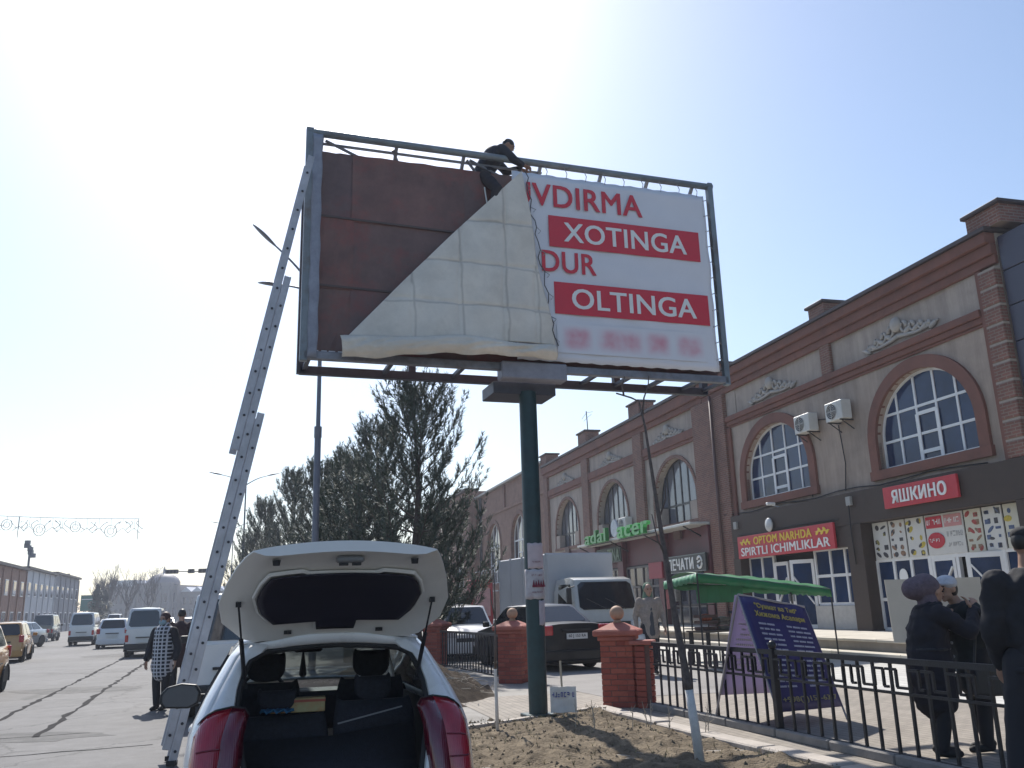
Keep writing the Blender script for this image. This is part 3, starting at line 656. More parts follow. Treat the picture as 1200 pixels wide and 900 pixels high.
# green channel letters on the canopy
grn = pm('green_letter', (.035, .30, .06), .35, var=.15, spec=.6); grn_l = pm('green_letter_face', (.05, .42, .09), .3, var=.15)
t = thing('channel_letters', 'bright green channel letters reading acer on the canopy edge', 'letters', bw(36.6, -1.05, 4.35), BA)
text('lettering', 'acer', grn_l, t, 0, .30, 3.5, .52, 0, .035, .16)
MB().b2(-2.0, 2.0, .0, .05, -.02, .03).build('rail', black_metal, t)
t = thing('channel_letters', 'green channel letters at the far canopy end above the truck box', 'letters', bw(41.3, -1.05, 4.35), BA)
text('lettering', 'adal', grn, t, 0, .36, 3.0, .64, 0, .03, .16)
MB().b2(-1.7, 1.7, .0, .05, -.02, .03).build('rail', black_metal, t)
t = thing('hanging_clock_sign', 'small round pale sign beside the air conditioner over the green letters', 'sign', bw(41.0, -.2, 4.75), BA)
mb = MB(); mb.lathe([(.001, 0), (.42, 0), (.45, -.05), (.42, -.1), (.001, -.1)], 20, (0, 0, .35), 'y'); mb.build('disc', pm('pale_disc', (.42, .44, .50), .4, var=.3, sc=5), t); MB().bar((0, -.05, .35), (0, .19, .35), .04).build('arm', black_metal, t)
# roof aerial
t = thing('roof_aerial', 'thin television aerial on the roof of the barred-arch block', 'aerial', bw(45.3, .2, 10.8), BA)
mb = MB(); mb.tube([(0, 0, -.1), (-.05, 0, .7), (-.12, 0, 1.25)], .03, 6); mb.build('mast', black_metal, t)
mb = MB(); mb.tube([(-.9, 0, .95), (-.1, 0, 1.15), (.9, 0, 1.0)], .012, 5); mb.tube([(-.6, 0, .75), (-.1, 0, .85), (.7, 0, .9)], .01, 5); mb.build('rods', black_metal, t)

# ------------------------------------------------------------------ brick blocks further along
bb = thing('brick_block', 'plain red brick block with white-framed arched windows behind the truck', 'building', BO, BA)
WB = [(-59.6, 4.0, 3.2, 6.0, 7.75), (-66.8, 4.0, 3.2, 6.0, 7.75)]
mb = MB(); wall_band(mb, -72.4, -53.01, .1, 10.3, WB, .4); mb.build('wall', orbrick, bb)
MB().b2(-72.4, -53.01, .41, 14, .1, 10.25).build('core_wall', orbrick, bb)
for W in WB:
    xc, w = W[0], W[1]
    arch_window(bb, xc, w, W[2], W[3], W[4], [xc-w/2+.03, xc-w*.25, xc, xc+w*.25, xc+w/2-.03], [3.2, 4.6, 6.0, 7.75], y=.25, mw=.12, gl=dark_glass)
    mb = MB(); surround(mb, *W, .3, .06, .2); mb.build('window_surround', redbrick, bb)
strips(bb, 'belt_course', orbrick, [(-72.4, -53.01, -.1, -.002, 8.4, 8.6)], 0)
strips(bb, 'pilaster', redbrick, [(-56.4, -56.0, -.12, -.002, 8.61, 10.29), (-63.4, -63.0, -.12, -.002, 8.61, 10.29)], 0)
MB().b2(-72.4, -53.01, -.3, .6, 10.31, 10.46).build('roof_edge', pm('pale_flashing', (.30, .27, .25), .5), bb)
for x in (-70.9, -70.4, -57): MB().tube([(x, -.15, 10.2), (x-.1, -.15, .2)], .07, 6).build('downpipe', black_metal, bb)
mb = MB()
for x in (-68.2, -67.1, -66.0, -64.9): mb.bar((x, -.7, .2), (x, -.7, 4.2), .09)
for z in (4.2, 2.6): mb.bar((-70.5, -.7, z), (-63, -.7, z), .07)
mb.build('entrance_grille', grey_metal, bb)
cb = thing('far_brick_block', 'farthest brick block with a tall parapet partly behind the pines', 'building', BO, BA)
WC = [(-76, 3, 3.2, 5.6, 7.2), (-82, 3, 3.2, 5.6, 7.2), (-88, 3, 3.2, 5.6, 7.2), (-94, 3, 3.2, 5.6, 7.2)]
mb = MB(); wall_band(mb, -98, -72.42, .1, 11.1, WC, .4); o = mb.build('wall', orbrick, cb); o.location.y = -.8
MB().b2(-98, -72.42, -.39, 14, .1, 11.05).build('core_wall', orbrick, cb)
for W in WC:
    xc, w = W[0], W[1]
    wn = arch_window(cb, xc, w, W[2], W[3], W[4], [xc-w/2+.03, xc-.5, xc+.5, xc+w/2-.03], [3.2, 4.6, 5.6, 7.2], y=.25, mw=.12, gl=dark_glass); wn.location.y = -.8
strips(cb, 'belt_course', redbrick, [(-98, -72.42, -.95, -.802, 8.5, 8.8), (-98, -72.42, -1.0, -.802, 4.0, 4.3)], 0)
MB().b2(-98, -72.42, -1.1, .2, 11.11, 11.28).build('roof_edge', roofm, cb)
# ------------------------------------------------------------------ billboard, banner, ladder
from mathutils import noise as mnoise
AB = math.atan2(2.05, 6.0)
bbd = thing('billboard', 'tall steel billboard frame with rusty brown back sheets on a dark green pole', 'billboard', (.225, 12.145, .245), AB); bbd.scale = (1, 1, .975)
polem = pm('dark_green_pole_paint', (.012, .040, .045), .45, var=.3, sc=5, bump=.1, c2=(.03, .05, .052), thr=.62)
MB().tube([(0, .02, -.16), (0, .02, 4.36)], .125, 14).build('pole', polem, bbd, smooth=50)
MB().b2(-.19, .19, -.17, .21, -.18, -.08).build('foot_plate', polem, bbd, bevel=.01)
fr_m = pm('frame_grey_paint', (.20, .21, .24), .5, m=.2, var=.3, sc=4, bump=.1, c2=(.13, .11, .11), thr=.6)
fr_d = pm('frame_dark_paint', (.045, .048, .065), .5, var=.3, sc=4)
rail_m = pm('bluish_rail_paint', (.20, .235, .26), .45, m=.2, var=.2, sc=3, c2=(.14, .10, .085), thr=.6)
MB().b2(-.52, .42, -.02, .55, 4.32, 4.50).build('bearing_plate', fr_d, bbd, bevel=.01)
MB().b2(-.49, .48, -.34, -.1, 4.47, 4.72).build('clamp_box', pm('clamp_grey', (.26, .26, .30), .5, var=.15), bbd, bevel=.015)
for y, nm, mt, z0, z1 in ((-.22, 'lower_beam', fr_m, 4.60, 4.71), (.42, 'lower_beam', fr_d, 4.56, 4.68)):
    MB().b2(-3.17, 3.17, y-.05, y+.05, z0, z1).build(nm, mt, bbd, bevel=.008)
for x in (-3.1, -2.0, -1.0, 1.0, 1.55, 2.1, 2.7, 3.1): MB().b2(x-.03, x+.03, -.17, .37, 4.61, 4.66).build('cross_tie', fr_d, bbd)
for x, wd, nm in ((-3.17, .10, 'upright'), (3.15, .09, 'upright')):
    MB().b2(x-wd/2, x+wd/2, -.27, -.17, 4.57, 8.03).build(nm, rail_m, bbd, bevel=.01)
for x in (-3.15, -1.6, 0, 1.6, 3.13): MB().b2(x-.05, x+.05, .37, .47, 4.57, 7.7).build('rear_upright', fr_d, bbd)
MB().tube([(-3.2, -.22, 7.97), (-1.6, -.22, 7.965), (0, -.22, 7.97), (3.2, -.22, 7.97)], .055, 10).build('top_rail', rail_m, bbd, smooth=True)
MB().b2(-3.1, 3.1, -.05, .03, 7.72, 7.78).build('inner_top_rail', fr_m, bbd)
MB().b2(-3.1, .3, -.13, -.09, 7.86, 7.885).build('mid_rail', fr_m, bbd)
for x in (-3.0, -1.95, -.95, .25, 1.25, 2.05, 2.85): MB().bar((x, -.2, 7.93), (x, -.03, 7.75), .045).build('stub_post', fr_m, bbd)
for a, b in ((-2.95, -2.45), (-2.0, -1.9), (-.9, -.72), (-.85, -.35)): MB().bar((a, -.16, 7.90), (b, -.05, 7.76), .03).build('brace', fr_m, bbd)
# rust-brown sheets, individually nailed on with uneven laps
def sheetmat(name, c):
    return pm(name, c, .55, m=.15, var=.25, sc=2.2, bump=.25, bs=7, c2=(c[0]*1.5, c[1]*.75, c[2]*.7), thr=.58)
SM = [sheetmat('brown_sheet_a', (.165, .098, .088)), sheetmat('brown_sheet_b', (.185, .098, .085)), sheetmat('brown_sheet_c', (.15, .094, .09))]
zz = [4.71, 5.68, 6.72, 7.74]; xx = [-3.06, -2.55, -.95, .6, 2.0, 3.06]
for j in range(3):
    for i in range(5):
        d = rnd.uniform(0, .012)+.012*((i+j) % 2)
        rows = []
        for b in range(7):
            rows.append([(xx[i]-.01+(xx[i+1]-xx[i]+.03)*a/8, -.09-d-.006*math.sin(a*2.1+j*3+i)*math.sin(b*1.7), zz[j]-.01+(zz[j+1]-zz[j]+.03)*b/6+.006*rnd.uniform(-1, 1)) for a in range(9)])
        MB().grid(rows).build('back_sheet', SM[(i*2+j) % 3], bbd, solid=.004)
for x in (-2.55, -.95, .6, 2.0): MB().b2(x-.03, x+.03, -.086, -.03, 4.71, 7.62).build('stud', fr_d, bbd)
for z in (5.66, 6.70): MB().bar((-3.05, -.125, z+.05), (.4, -.125, z-.02), .012, .03).build('batten', pm('batten_wood', (.10, .075, .07), .7), bbd)
# strip of old vinyl left along the left upright
rows = []
for b in range(40):
    z = 4.62+3.3*b/39; rows.append([(-3.13+.13*a/4+.006*math.sin(b*.9+a), -.285-.008*math.sin(b*1.3+a*2)-.008*rnd.random(), z) for a in range(5)])
MB().grid(rows).build('vinyl_strip', pm('faded_blue_vinyl', (.27, .29, .35), .6, var=.2, sc=6), bbd, smooth=True, solid=.003)
for k in range(6): MB().b2(-3.04+.05*k*rnd.uniform(.8, 1.2)+.06*k, -3.0+.11*k+.03, -.13, -.125, 4.735, 4.765).build('rivet_plate', pm('pale_plate', (.6, .6, .62), .5), bbd)
MB().tube([(-.62, -.13, 7.50), (-.60, -.14, 7.3), (-.57, -.13, 7.14)], .012, 5).build('torn_strip', letter_white, bbd)

# the half-hung banner
ban = thing('vinyl_banner', 'half-hung white vinyl banner with red lettering, its left half folded over showing cream backing', 'banner', (.225, 12.145, .245), AB); ban.scale = (1, 1, .975)
vin = pm('white_vinyl_print', (.72, .72, .76), .55, var=.03, sc=2, bump=.06, bs=6)
back = pm('cream_vinyl_back', (.74, .68, .59), .6, var=.10, sc=2.0, bump=.12, bs=9, c2=(.61, .555, .475), thr=.57)
vred = pm('printed_red', (.62, .035, .06), .5, var=.04)
rows = []
for b in range(31):
    z = 4.76+2.98*b/30
    rows.append([(-.25+3.24*a/40+.008*math.sin(b*.8)*(a == 40), -.30-.006*math.sin(a*.7+b*.3)-.005*math.sin(b*1.1+a*.2), z+.008*math.sin(a*1.9)*(b in (0, 30))) for a in range(41)])
MB().grid(rows).build('printed_face', vin, ban, smooth=True, solid=.003)
YF = -.318
for x0, x1, z0, z1 in ((.30, 2.82, 6.565, 7.07), (.345, 2.89, 5.50, 6.0)):
    MB().b2(x0, x1, YF, YF+.004, z0, z1).build('red_bar', vred, ban)
text('lettering', 'UVDIRMA', vred, ban, .80, 7.395, 2.12, .37, YF, .016, .003)
text('lettering', 'XOTINGA', letter_white, ban, 1.56, 6.82, 2.05, .32, YF-.003, .016, .003)
text('lettering', 'DUR', vred, ban, .60, 6.32, .86, .34, YF, .016, .003)
text('lettering', 'OLTINGA', letter_white, ban, 1.64, 5.755, 2.05, .32, YF-.003, .016, .003)
def blurmat():
    mt = bpy.data.materials.new('smeared_pink_print'); mt.use_nodes = True; t = mt.node_tree; n = t.nodes; l = t.links; b = n['Principled BSDF']; b.inputs['Roughness'].default_value = .55
    tc = n.new('ShaderNodeTexCoord'); sx = n.new('ShaderNodeSeparateXYZ'); l.new(tc.outputs['Generated'], sx.inputs[0])
    def math_(op, a, v=None, bb=None):
        q = n.new('ShaderNodeMath'); q.operation = op; l.new(a, q.inputs[0])
        if v is not None: q.inputs[1].default_value = v
        if bb is not None: l.new(bb, q.inputs[1])
        return q.outputs[0]
    tot = None
    for c, hw in ((.13, .10), (.41, .16), (.66, .09), (.88, .10)):
        d = math_('ABSOLUTE', math_('SUBTRACT', sx.outputs[0], c)); r = n.new('ShaderNodeMapRange'); r.interpolation_type = 'SMOOTHSTEP'; r.inputs[1].default_value = hw*1.15; r.inputs[2].default_value = hw*.35; l.new(d, r.inputs[0])
        tot = r.outputs[0] if tot is None else math_('ADD', tot, None, r.outputs[0])
    d = math_('ABSOLUTE', math_('SUBTRACT', sx.outputs[2], .5)); r = n.new('ShaderNodeMapRange'); r.interpolation_type = 'SMOOTHSTEP'; r.inputs[1].default_value = .5; r.inputs[2].default_value = .1; l.new(d, r.inputs[0])
    no = n.new('ShaderNodeTexNoise'); no.inputs['Scale'].default_value = 5; l.new(tc.outputs['Object'], no.inputs['Vector'])
    k = math_('MULTIPLY', math_('MULTIPLY', tot, None, r.outputs[0]), None, math_('MULTIPLY', no.outputs[0], 1.25))
    mx = n.new('ShaderNodeMix'); mx.data_type = 'RGBA'; l.new(k, mx.inputs[0]); mx.inputs[6].default_value = (.72, .72, .76, 1); mx.inputs[7].default_value = (.66, .20, .27, 1); l.new(mx.outputs[2], b.inputs['Base Color'])
    return mt
MB().b2(.36, 2.80, YF, YF+.004, 4.90, 5.36).build('smeared_number', blurmat(), ban)
# folded-over flap: cream back, creased, with its lower hem bunched
T0, L0, B0 = V((-.10, 0, 7.73)), V((-2.66, 0, 4.86)), V((.28, 0, 4.98))
rows = []; N = 130
for i in range(N+1):
    a = i/N; pl_, pr_ = T0.lerp(L0, a), T0.lerp(B0, a)+V((.05*math.sin(a*9)*a, 0, 0)); row = []
    pl_.z += .05*math.sin(a*3.1)
    for j in range(N+1):
        b = j/N; p = pl_.lerp(pr_, b)
        bul = .16*math.sin(math.pi*b)**.8*a*(.4+.6*a)+.05*a
        wr = .010*math.sin(p.x*5+p.z*3)+.006*math.sin(p.x*13-p.z*7)*a
        cr = sum(.022*math.exp(-abs(p.x-c-.05*(p.z-6)-.02*math.sin(p.z*3))/.02) for c in (-1.75, -1.1, -.45, .05))+sum(.022*math.exp(-abs(p.z-c-.03*math.sin(p.x*2))/.02) for c in (5.5, 6.15, 6.85))
        row.append((p.x, -.34-bul-wr+cr, p.z))
    rows.append(row)
def crease_shade(src):
    """shading of the creases painted into the vinyl colour along the fold lines"""
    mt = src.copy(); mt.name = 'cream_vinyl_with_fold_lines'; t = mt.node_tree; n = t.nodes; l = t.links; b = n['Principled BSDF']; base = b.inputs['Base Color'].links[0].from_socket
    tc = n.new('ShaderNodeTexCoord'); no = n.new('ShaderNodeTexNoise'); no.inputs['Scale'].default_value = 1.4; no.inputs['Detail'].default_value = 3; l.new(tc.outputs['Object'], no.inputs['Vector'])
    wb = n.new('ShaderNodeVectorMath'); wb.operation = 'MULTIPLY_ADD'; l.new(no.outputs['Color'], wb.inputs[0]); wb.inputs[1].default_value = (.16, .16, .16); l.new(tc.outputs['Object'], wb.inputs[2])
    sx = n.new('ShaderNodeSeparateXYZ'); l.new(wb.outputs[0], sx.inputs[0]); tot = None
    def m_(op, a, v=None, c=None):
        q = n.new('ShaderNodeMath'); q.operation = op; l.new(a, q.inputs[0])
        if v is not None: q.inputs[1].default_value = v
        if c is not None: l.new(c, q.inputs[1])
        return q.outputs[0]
    for k, cs in ((0, (-1.68, -1.0, -.34, .14)), (2, (5.55, 6.2, 6.9))):  # darker colour bands stand in for shade in the folds
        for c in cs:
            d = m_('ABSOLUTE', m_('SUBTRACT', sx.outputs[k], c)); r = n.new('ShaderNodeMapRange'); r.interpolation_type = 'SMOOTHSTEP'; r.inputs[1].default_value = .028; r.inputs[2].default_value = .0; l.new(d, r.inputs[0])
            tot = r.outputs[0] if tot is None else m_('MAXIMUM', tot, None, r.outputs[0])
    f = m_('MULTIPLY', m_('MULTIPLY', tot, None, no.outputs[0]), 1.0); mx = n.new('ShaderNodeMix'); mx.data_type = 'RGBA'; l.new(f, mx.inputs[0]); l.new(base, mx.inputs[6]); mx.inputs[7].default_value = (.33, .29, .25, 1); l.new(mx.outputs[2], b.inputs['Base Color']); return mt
MB().grid(rows).build('folded_flap', crease_shade(back), ban, smooth=True, solid=.004)
rows = []
def ridge(x, y): return 1-abs(mnoise.noise(V((x, y, 7.3)))*2)
for i in range(121):
    t = i/120; c = L0.lerp(B0, t)+V((-.05+.06*t, 0, -.10-.02*math.sin(t*9))); hh = .15-.05*t+.012*math.sin(t*14)
    fy = -.36-.16*math.sin(math.pi*t)**.8-.05; row = []
    for k in range(15):
        q = k/14; prof = math.sin(math.pi*min(1, q*1.08))**.5          # folded hem: sharp upper fold, rounded belly, crisp lower edge
        row.append((c.x+.03*(q-.5), fy-.075*prof+.02-.028*ridge(c.x*3.2+q*2.5, q*3.0+c.x)*prof-.012*ridge(c.x*9, q*7), c.z+hh-2*hh*q+.012*math.sin(t*31)*(q > .9)))
    rows.append(row)
MB().grid(rows).build('folded_hem', back, ban, smooth=True, solid=.004)
# lacing and pegs along the right edge, the top and the fold
rope = pm('lacing_cord', (.30, .30, .30), .8)
for k in range(11):
    z = 4.95+k*.27; MB().tube([(2.96, -.30, z), (3.06, -.25, z+.05), (3.12, -.24, z)], .008, 5).build('lacing', rope, ban)
for k in range(9):
    x = .3+k*.32; MB().tube([(x, -.30, 7.72), (x+.03, -.28, 7.82), (x, -.26, 7.92)], .006, 5).build('lacing', rope, ban)
pts = [(T0.lerp(B0, i/24).x+.04+.03*math.sin(i*1.9), -.36-.03*math.sin(i*.9), T0.lerp(B0, i/24).z) for i in range(25)]
MB().tube(pts, .008, 5).build('edge_cord', pm('dark_cord', (.08, .08, .09), .8), ban)
for i in range(2, 24, 3): MB().tube([pts[i], (pts[i][0]+.07, -.37, pts[i][2]-.05), (pts[i][0]+.03, -.38, pts[i][2]-.1)], .006, 4).build('cord_end', rope, ban)

# three-section extension ladder leaning on the left upright
lf, lt = V((-3.80, 10.1, 0)), V((-2.46, 10.68, 7.36))
lad = thing('extension_ladder', 'long grey three-section ladder leaning against the left end of the billboard', 'ladder', lf)
ld = (lt-lf).normalized(); ln = V((lt.x-lf.x, lt.y-lf.y, 0)).normalized(); rx = V((ln.y, -ln.x, 0)); st = ld.cross(rx).normalized()
if st.x < 0: st = -st
LL = (lt-lf).length
alu = pm('dull_ladder_paint', (.46, .46, .49), .45, m=.2, var=.2, sc=4, bump=.08, c2=(.36, .36, .39), thr=.6)
hole = pm('rung_end_dark', (.03, .03, .04), .6)
for s0, s1, off, wd in ((0, 3.95, .0, .36), (.15, 5.75, -.092, .33), (3.45, LL, -.184, .30)):
    for sd_ in (-1, 1):
        a = ld*s0+st*off+rx*sd_*wd/2; b = ld*s1+st*off+rx*sd_*wd/2
        MB().bar(a, b, .026, .086, up=st).build('rail', alu, lad, bevel=.006)
        for e in (.36, -.36): MB().bar(a+st*.032*(1 if e > 0 else -1)+rx*sd_*.014, b+st*.032*(1 if e > 0 else -1)+rx*sd_*.014, .006, .012, up=st).build('rail_lip', alu, lad)
    k = int((s1-s0)/.28)
    for i in range(k):
        c = ld*(s0+.15+i*.28)+st*off
        rg = MB().tube([c-rx*(wd/2+.018), c+rx*(wd/2+.018)], .018, 8).build('rung', alu, lad, smooth=40)
        for sd_ in (-1, 1): MB().tube([c+rx*sd_*(wd/2+.016), c+rx*sd_*(wd/2+.023)], .0165, 8).build('rung_end', hole, rg)
for sd_ in (-1, 1): MB().box(ld*.02+rx*sd_*.18+V((0, 0, .015)), (.09, .09, .05)).build('foot', rubber, lad)
# ------------------------------------------------------------------ people
from mathutils import noise as mnoise
def remesh(mb, name, mat, parent, vox, smooth=3, disp=0):
    me = mb.mesh(name); o = bpy.data.objects.new(name, me)
    mo = o.modifiers.new('r', 'REMESH'); mo.mode = 'VOXEL'; mo.voxel_size = vox; mo.use_smooth_shade = True
    ms = o.modifiers.new('s', 'SMOOTH'); ms.iterations = smooth; ms.factor = .5
    me2 = bake(o); me2.name = name; COL.objects.link(o)
    o.modifiers.clear(); o.data = me2; bpy.data.meshes.remove(me)
    me2.materials.clear(); me2.materials.append(mat); o.parent = parent
    if disp:
        r2 = random.Random(5)
        for v in me2.vertices:
            n = v.normal; c = v.co
            q = V((c.x*5+c.z*2.2, c.y*5, c.z*7-c.x*3)); v.co = c+n*disp*((1-3*abs(mnoise.noise(q)))*.9+.5*mnoise.noise(q*3.1)+.25*mnoise.noise(q*8))
    for p in me2.polygons: p.use_smooth = True
    return o
def chain(mb, pts, rs):
    for (a, b), (r0, r1) in zip(zip(pts, pts[1:]), zip(rs, rs[1:])): mb.cap(a, b, r0, r1)
def hand(mb, wr, d, nrm, s=1.0, curl=.4):
    """palm, four unequal bent fingers and a side thumb from the wrist wr along d, palm facing nrm"""
    wr, d, nrm = V(wr), V(d).normalized(), V(nrm); nrm = (nrm-d*nrm.dot(d)).normalized(); sdv = d.cross(nrm)
    pc = wr+d*.05*s
    for k in (-.028, -.01, .01, .028): mb.cap(wr+sdv*k*.5*s, wr+d*.085*s+sdv*k*s, .016*s, .012*s)
    for k, ln in ((-.03, .055), (-.01, .072), (.011, .076), (.031, .066)):
        a = wr+d*.085*s+sdv*k*s; b = a+(d*math.cos(curl*.6)+nrm*math.sin(curl*.6))*ln*.55*s; c = b+(d*math.cos(curl*1.7)+nrm*math.sin(curl*1.7))*ln*.5*s
        mb.cap(a, b, .0095*s, .009*s); mb.cap(b, c, .009*s, .0075*s)
    a = wr+d*.03*s+sdv*.03*s; b = a+(d*.6+sdv*.7+nrm*.25).normalized()*.045*s; c = b+(d*.9+sdv*.25+nrm*.3).normalized()*.035*s
    mb.cap(a, b, .013*s, .0105*s); mb.cap(b, c, .0105*s, .008*s)
def head(mb, c, fwd, upv=(0, 0, 1), s=1.0):
    """skull, jaw, nose, brow, lips, ears; returns local frame"""
    f = V(fwd).normalized(); u = V(upv); u = (u-f*u.dot(f)).normalized(); r = f.cross(u); c = V(c)
    rot = M((r, f, u)).transposed()
    mb.ell(c+u*.02*s-f*.01*s, (.076*s, .096*s, .10*s), 14, 10, rot); mb.ell(c-u*.045*s+f*.018*s, (.058*s, .068*s, .07*s), 12, 8, rot)
    mb.cap(c+f*.088*s+u*.015*s, c+f*.108*s-u*.022*s, .009*s, .015*s)
    mb.cap(c+f*.08*s+u*.035*s-r*.035*s, c+f*.08*s+u*.035*s+r*.035*s, .013*s, .013*s)
    mb.cap(c+f*.078*s-u*.055*s-r*.02*s, c+f*.078*s-u*.055*s+r*.02*s, .011*s, .011*s)
    mb.ell(c+f*.07*s-u*.092*s, (.028*s, .025*s, .022*s), 8, 6, rot)
    for sg in (-1, 1): mb.ell(c+r*sg*.078*s-f*.008*s-u*.005*s, (.012*s, .026*s, .034*s), 8, 6, rot)
    return c, f, u, r, s
def face_bits(fr, par, brow=True):
    c, f, u, r, s = fr
    for sg in (-1, 1):
        MB().ell(c+f*.084*s+r*sg*.033*s+u*.012*s, (.014*s, .012*s, .009*s), 8, 6, M((r, f, u)).transposed()).build('eye', pm('eye_dark', (.03, .02, .018), .3), par, smooth=True)
        if brow: MB().cap(c+f*.094*s+r*sg*.016*s+u*.037*s, c+f*.086*s+r*sg*.05*s+u*.038*s, .005*s, .004*s).build('eyebrow', pm('brow_hair', (.02, .015, .012), .8), par, smooth=True)
    MB().cap(c+f*.091*s-u*.056*s-r*.02*s, c+f*.091*s-u*.056*s+r*.02*s, .005*s, .005*s).build('mouth', pm('lip', (.30, .10, .09), .5), par, smooth=True)
skin = pm('skin', (.40, .235, .165), .55, var=.08, sc=20)
skin_t = pm('skin_tan', (.30, .165, .11), .55, var=.08, sc=20)
black_hair = pm('black_hair', (.012, .010, .010), .5, var=.5, sc=60)

# --- worker on the billboard (local frame of the billboard: x right, y away)
wk = thing('person', 'worker in dark jacket bending over the top rail of the billboard', 'person', (.225, 12.145, .055), AB)
bo, ja, tr, sh, hr = MB(), MB(), MB(), MB(), MB()
hip, wst, cst, nk, hd = V((-.60, .05, 7.74)), V((-.55, .02, 7.9)), V((-.42, -.02, 8.10)), V((-.30, -.04, 8.20)), V((-.205, -.06, 8.27))
fr = head(bo, hd, (.72, -.25, -.5), (.45, 0, .85), .95)
chain(bo, [nk, hd], [.055, .055]); chain(bo, [hip, wst, cst], [.13, .12, .13])
for s in (-1, 1):
    shd = V((-.36, -.02+s*.17, 8.14)); elb = V((-.19, -.04+s*.2-.05, 7.93)); wr = V((-.02, -.18+s*.06, 7.88))
    chain(bo, [shd, elb, wr], [.05, .04, .028]); hand(bo, wr, (.5, -.15, -.25), (0, -.3, -1), 1, .9)
    chain(ja, [shd, elb, wr-V((.04, 0, -.01))], [.078, .066, .048])
    hp = V((-.60, .05+s*.1, 7.72)); kn = V((-.38, -.12+s*.16, 7.46)) if s > 0 else V((-.48, -.30, 7.42)); an = V((-.50, .06, 7.08)) if s > 0 else V((-.56, -.26, 7.02))
    chain(bo, [hp, kn, an], [.08, .055, .04]); chain(tr, [hp, kn, an], [.105, .08, .062]); chain(sh, [an-V((.02, 0, .03)), an+V((.17, -.03, -.05))], [.048, .04])
chain(ja, [hip+V((0, 0, .05)), wst, cst, nk-V((.02, 0, .02))], [.155, .155, .165, .09]); ja.ell(cst, (.15, .2, .15)); chain(tr, [hip+V((0, 0, .06)), hip], [.13, .14])
c, f, u, r, s = fr
hr.ell(c+u*.035-f*.02, (.08, .098, .088), 14, 10, M((r, f, u)).transposed())
remesh(bo, 'body', skin_t, wk, .012); remesh(ja, 'jacket', pm('navy_jacket', (.022, .024, .035), .8, var=.3, sc=14), wk, .018, 3, .004)
remesh(tr, 'trousers', pm('dark_trousers', (.025, .022, .028), .85, var=.3, sc=14), wk, .018, 3, .004); remesh(sh, 'shoes', rubber, wk, .014); remesh(hr, 'hair', black_hair, wk, .012, 1)
face_bits(fr, wk)

def stand(label, loc, az, H=1.7, look=None):
    """empty for a standing person; local +y is the facing direction"""
    return thing('person', label, 'person', loc, az)
def legs(bo, tr, sh, H, st=.10, stride=0., rl=1.):
    k = H/1.7
    for s in (-1, 1):
        y = stride*s; hp = V((s*.09, 0, .90))*k; kn = V((s*(.06+st*.4), y*.55+.02, .49))*k; an = V((s*st, y-.02, .085+max(0, -stride*s)*.12))*k
        chain(bo, [hp, kn, an], [.075*k, .052*k, .036*k])
        if tr: chain(tr, [hp+V((0, 0, .02)), kn, an+V((0, 0, .02))], [.105*k*rl, .078*k*rl, .068*k*rl])
        chain(sh, [an+V((0, -.02, -.035))*k, an+V((0, .08, -.045))*k, an+V((0, .17, -.055))*k], [.045*k, .042*k, .032*k])

# --- woman in a checked coat and mask on the road
def checkmat():
    mt = bpy.data.materials.new('checked_wool'); mt.use_nodes = True; t = mt.node_tree; n = t.nodes; l = t.links; b = n['Principled BSDF']; b.inputs['Roughness'].default_value = .9
    tc = n.new('ShaderNodeTexCoord'); w1 = n.new('ShaderNodeTexBrick'); w1.offset = 0
    sx = n.new('ShaderNodeSeparateXYZ'); l.new(tc.outputs['Object'], sx.inputs[0]); cx = n.new('ShaderNodeCombineXYZ'); l.new(sx.outputs[0], cx.inputs[0]); l.new(sx.outputs[2], cx.inputs[1])
    w1.inputs['Scale'].default_value = 1; w1.inputs['Brick Width'].default_value = .062; w1.inputs['Row Height'].default_value = .062; w1.inputs['Mortar Size'].default_value = .011
    w1.inputs['Color1'].default_value = (.02, .02, .03, 1); w1.inputs['Color2'].default_value = (.03, .03, .04, 1); w1.inputs['Mortar'].default_value = (.55, .55, .58, 1)
    l.new(cx.outputs[0], w1.inputs['Vector']); l.new(w1.outputs[0], b.inputs['Base Color']); return mt
t = stand('woman in a black and white checked coat and blue face mask standing on the road', (-6.15, 15.7, 0), R(180-10))
bo, ct, tr, sh, hr, sl_ = MB(), MB(), MB(), MB(), MB(), MB()
fr = head(bo, (0, .02, 1.49), (.05, 1, -.1), s=.98); chain(bo, [V((0, 0, 1.30)), V((0, .01, 1.46))], [.06, .055]); chain(bo, [V((0, 0, .9)), V((0, 0, 1.25))], [.13, .14])
legs(bo, tr, sh, 1.58, .08)
for s in (-1, 1):
    shd, elb, wr = V((s*.17, 0, 1.29)), V((s*.26, -.02, 1.03)), V((s*.27, .06, .80)); chain(bo, [shd, elb, wr], [.045, .038, .028]); hand(bo, wr, (0, .1, -1), (-s, .3, 0), .95)
    chain(sl_, [shd, elb, wr+V((0, 0, .04))], [.075, .068, .056])
chain(ct, [V((0, 0, .62)), V((0, 0, .9)), V((0, 0, 1.12)), V((0, 0, 1.26))], [.17, .18, .175, .168]); ct.ell((0, 0, 1.28), (.2, .12, .10)); ct.cap((0, 0, 1.26), (0, 0, 1.38), .125, .085); ct.ell((0, 0, .72), (.205, .165, .2)); ct.ell((0, 0, 1.05), (.19, .15, .25))
c, f, u, r, s = fr; hr.ell(c+u*.03-f*.02, (.085, .10, .098), 14, 10); hr.cap(c-f*.06, c-f*.05-u*.12, .06, .05)
remesh(bo, 'body', skin, t, .012); remesh(ct, 'coat', checkmat(), t, .02, 4, .003); remesh(sl_, 'sleeves', pm('black_wool', (.02, .02, .026), .9), t, .018, 3, .003)
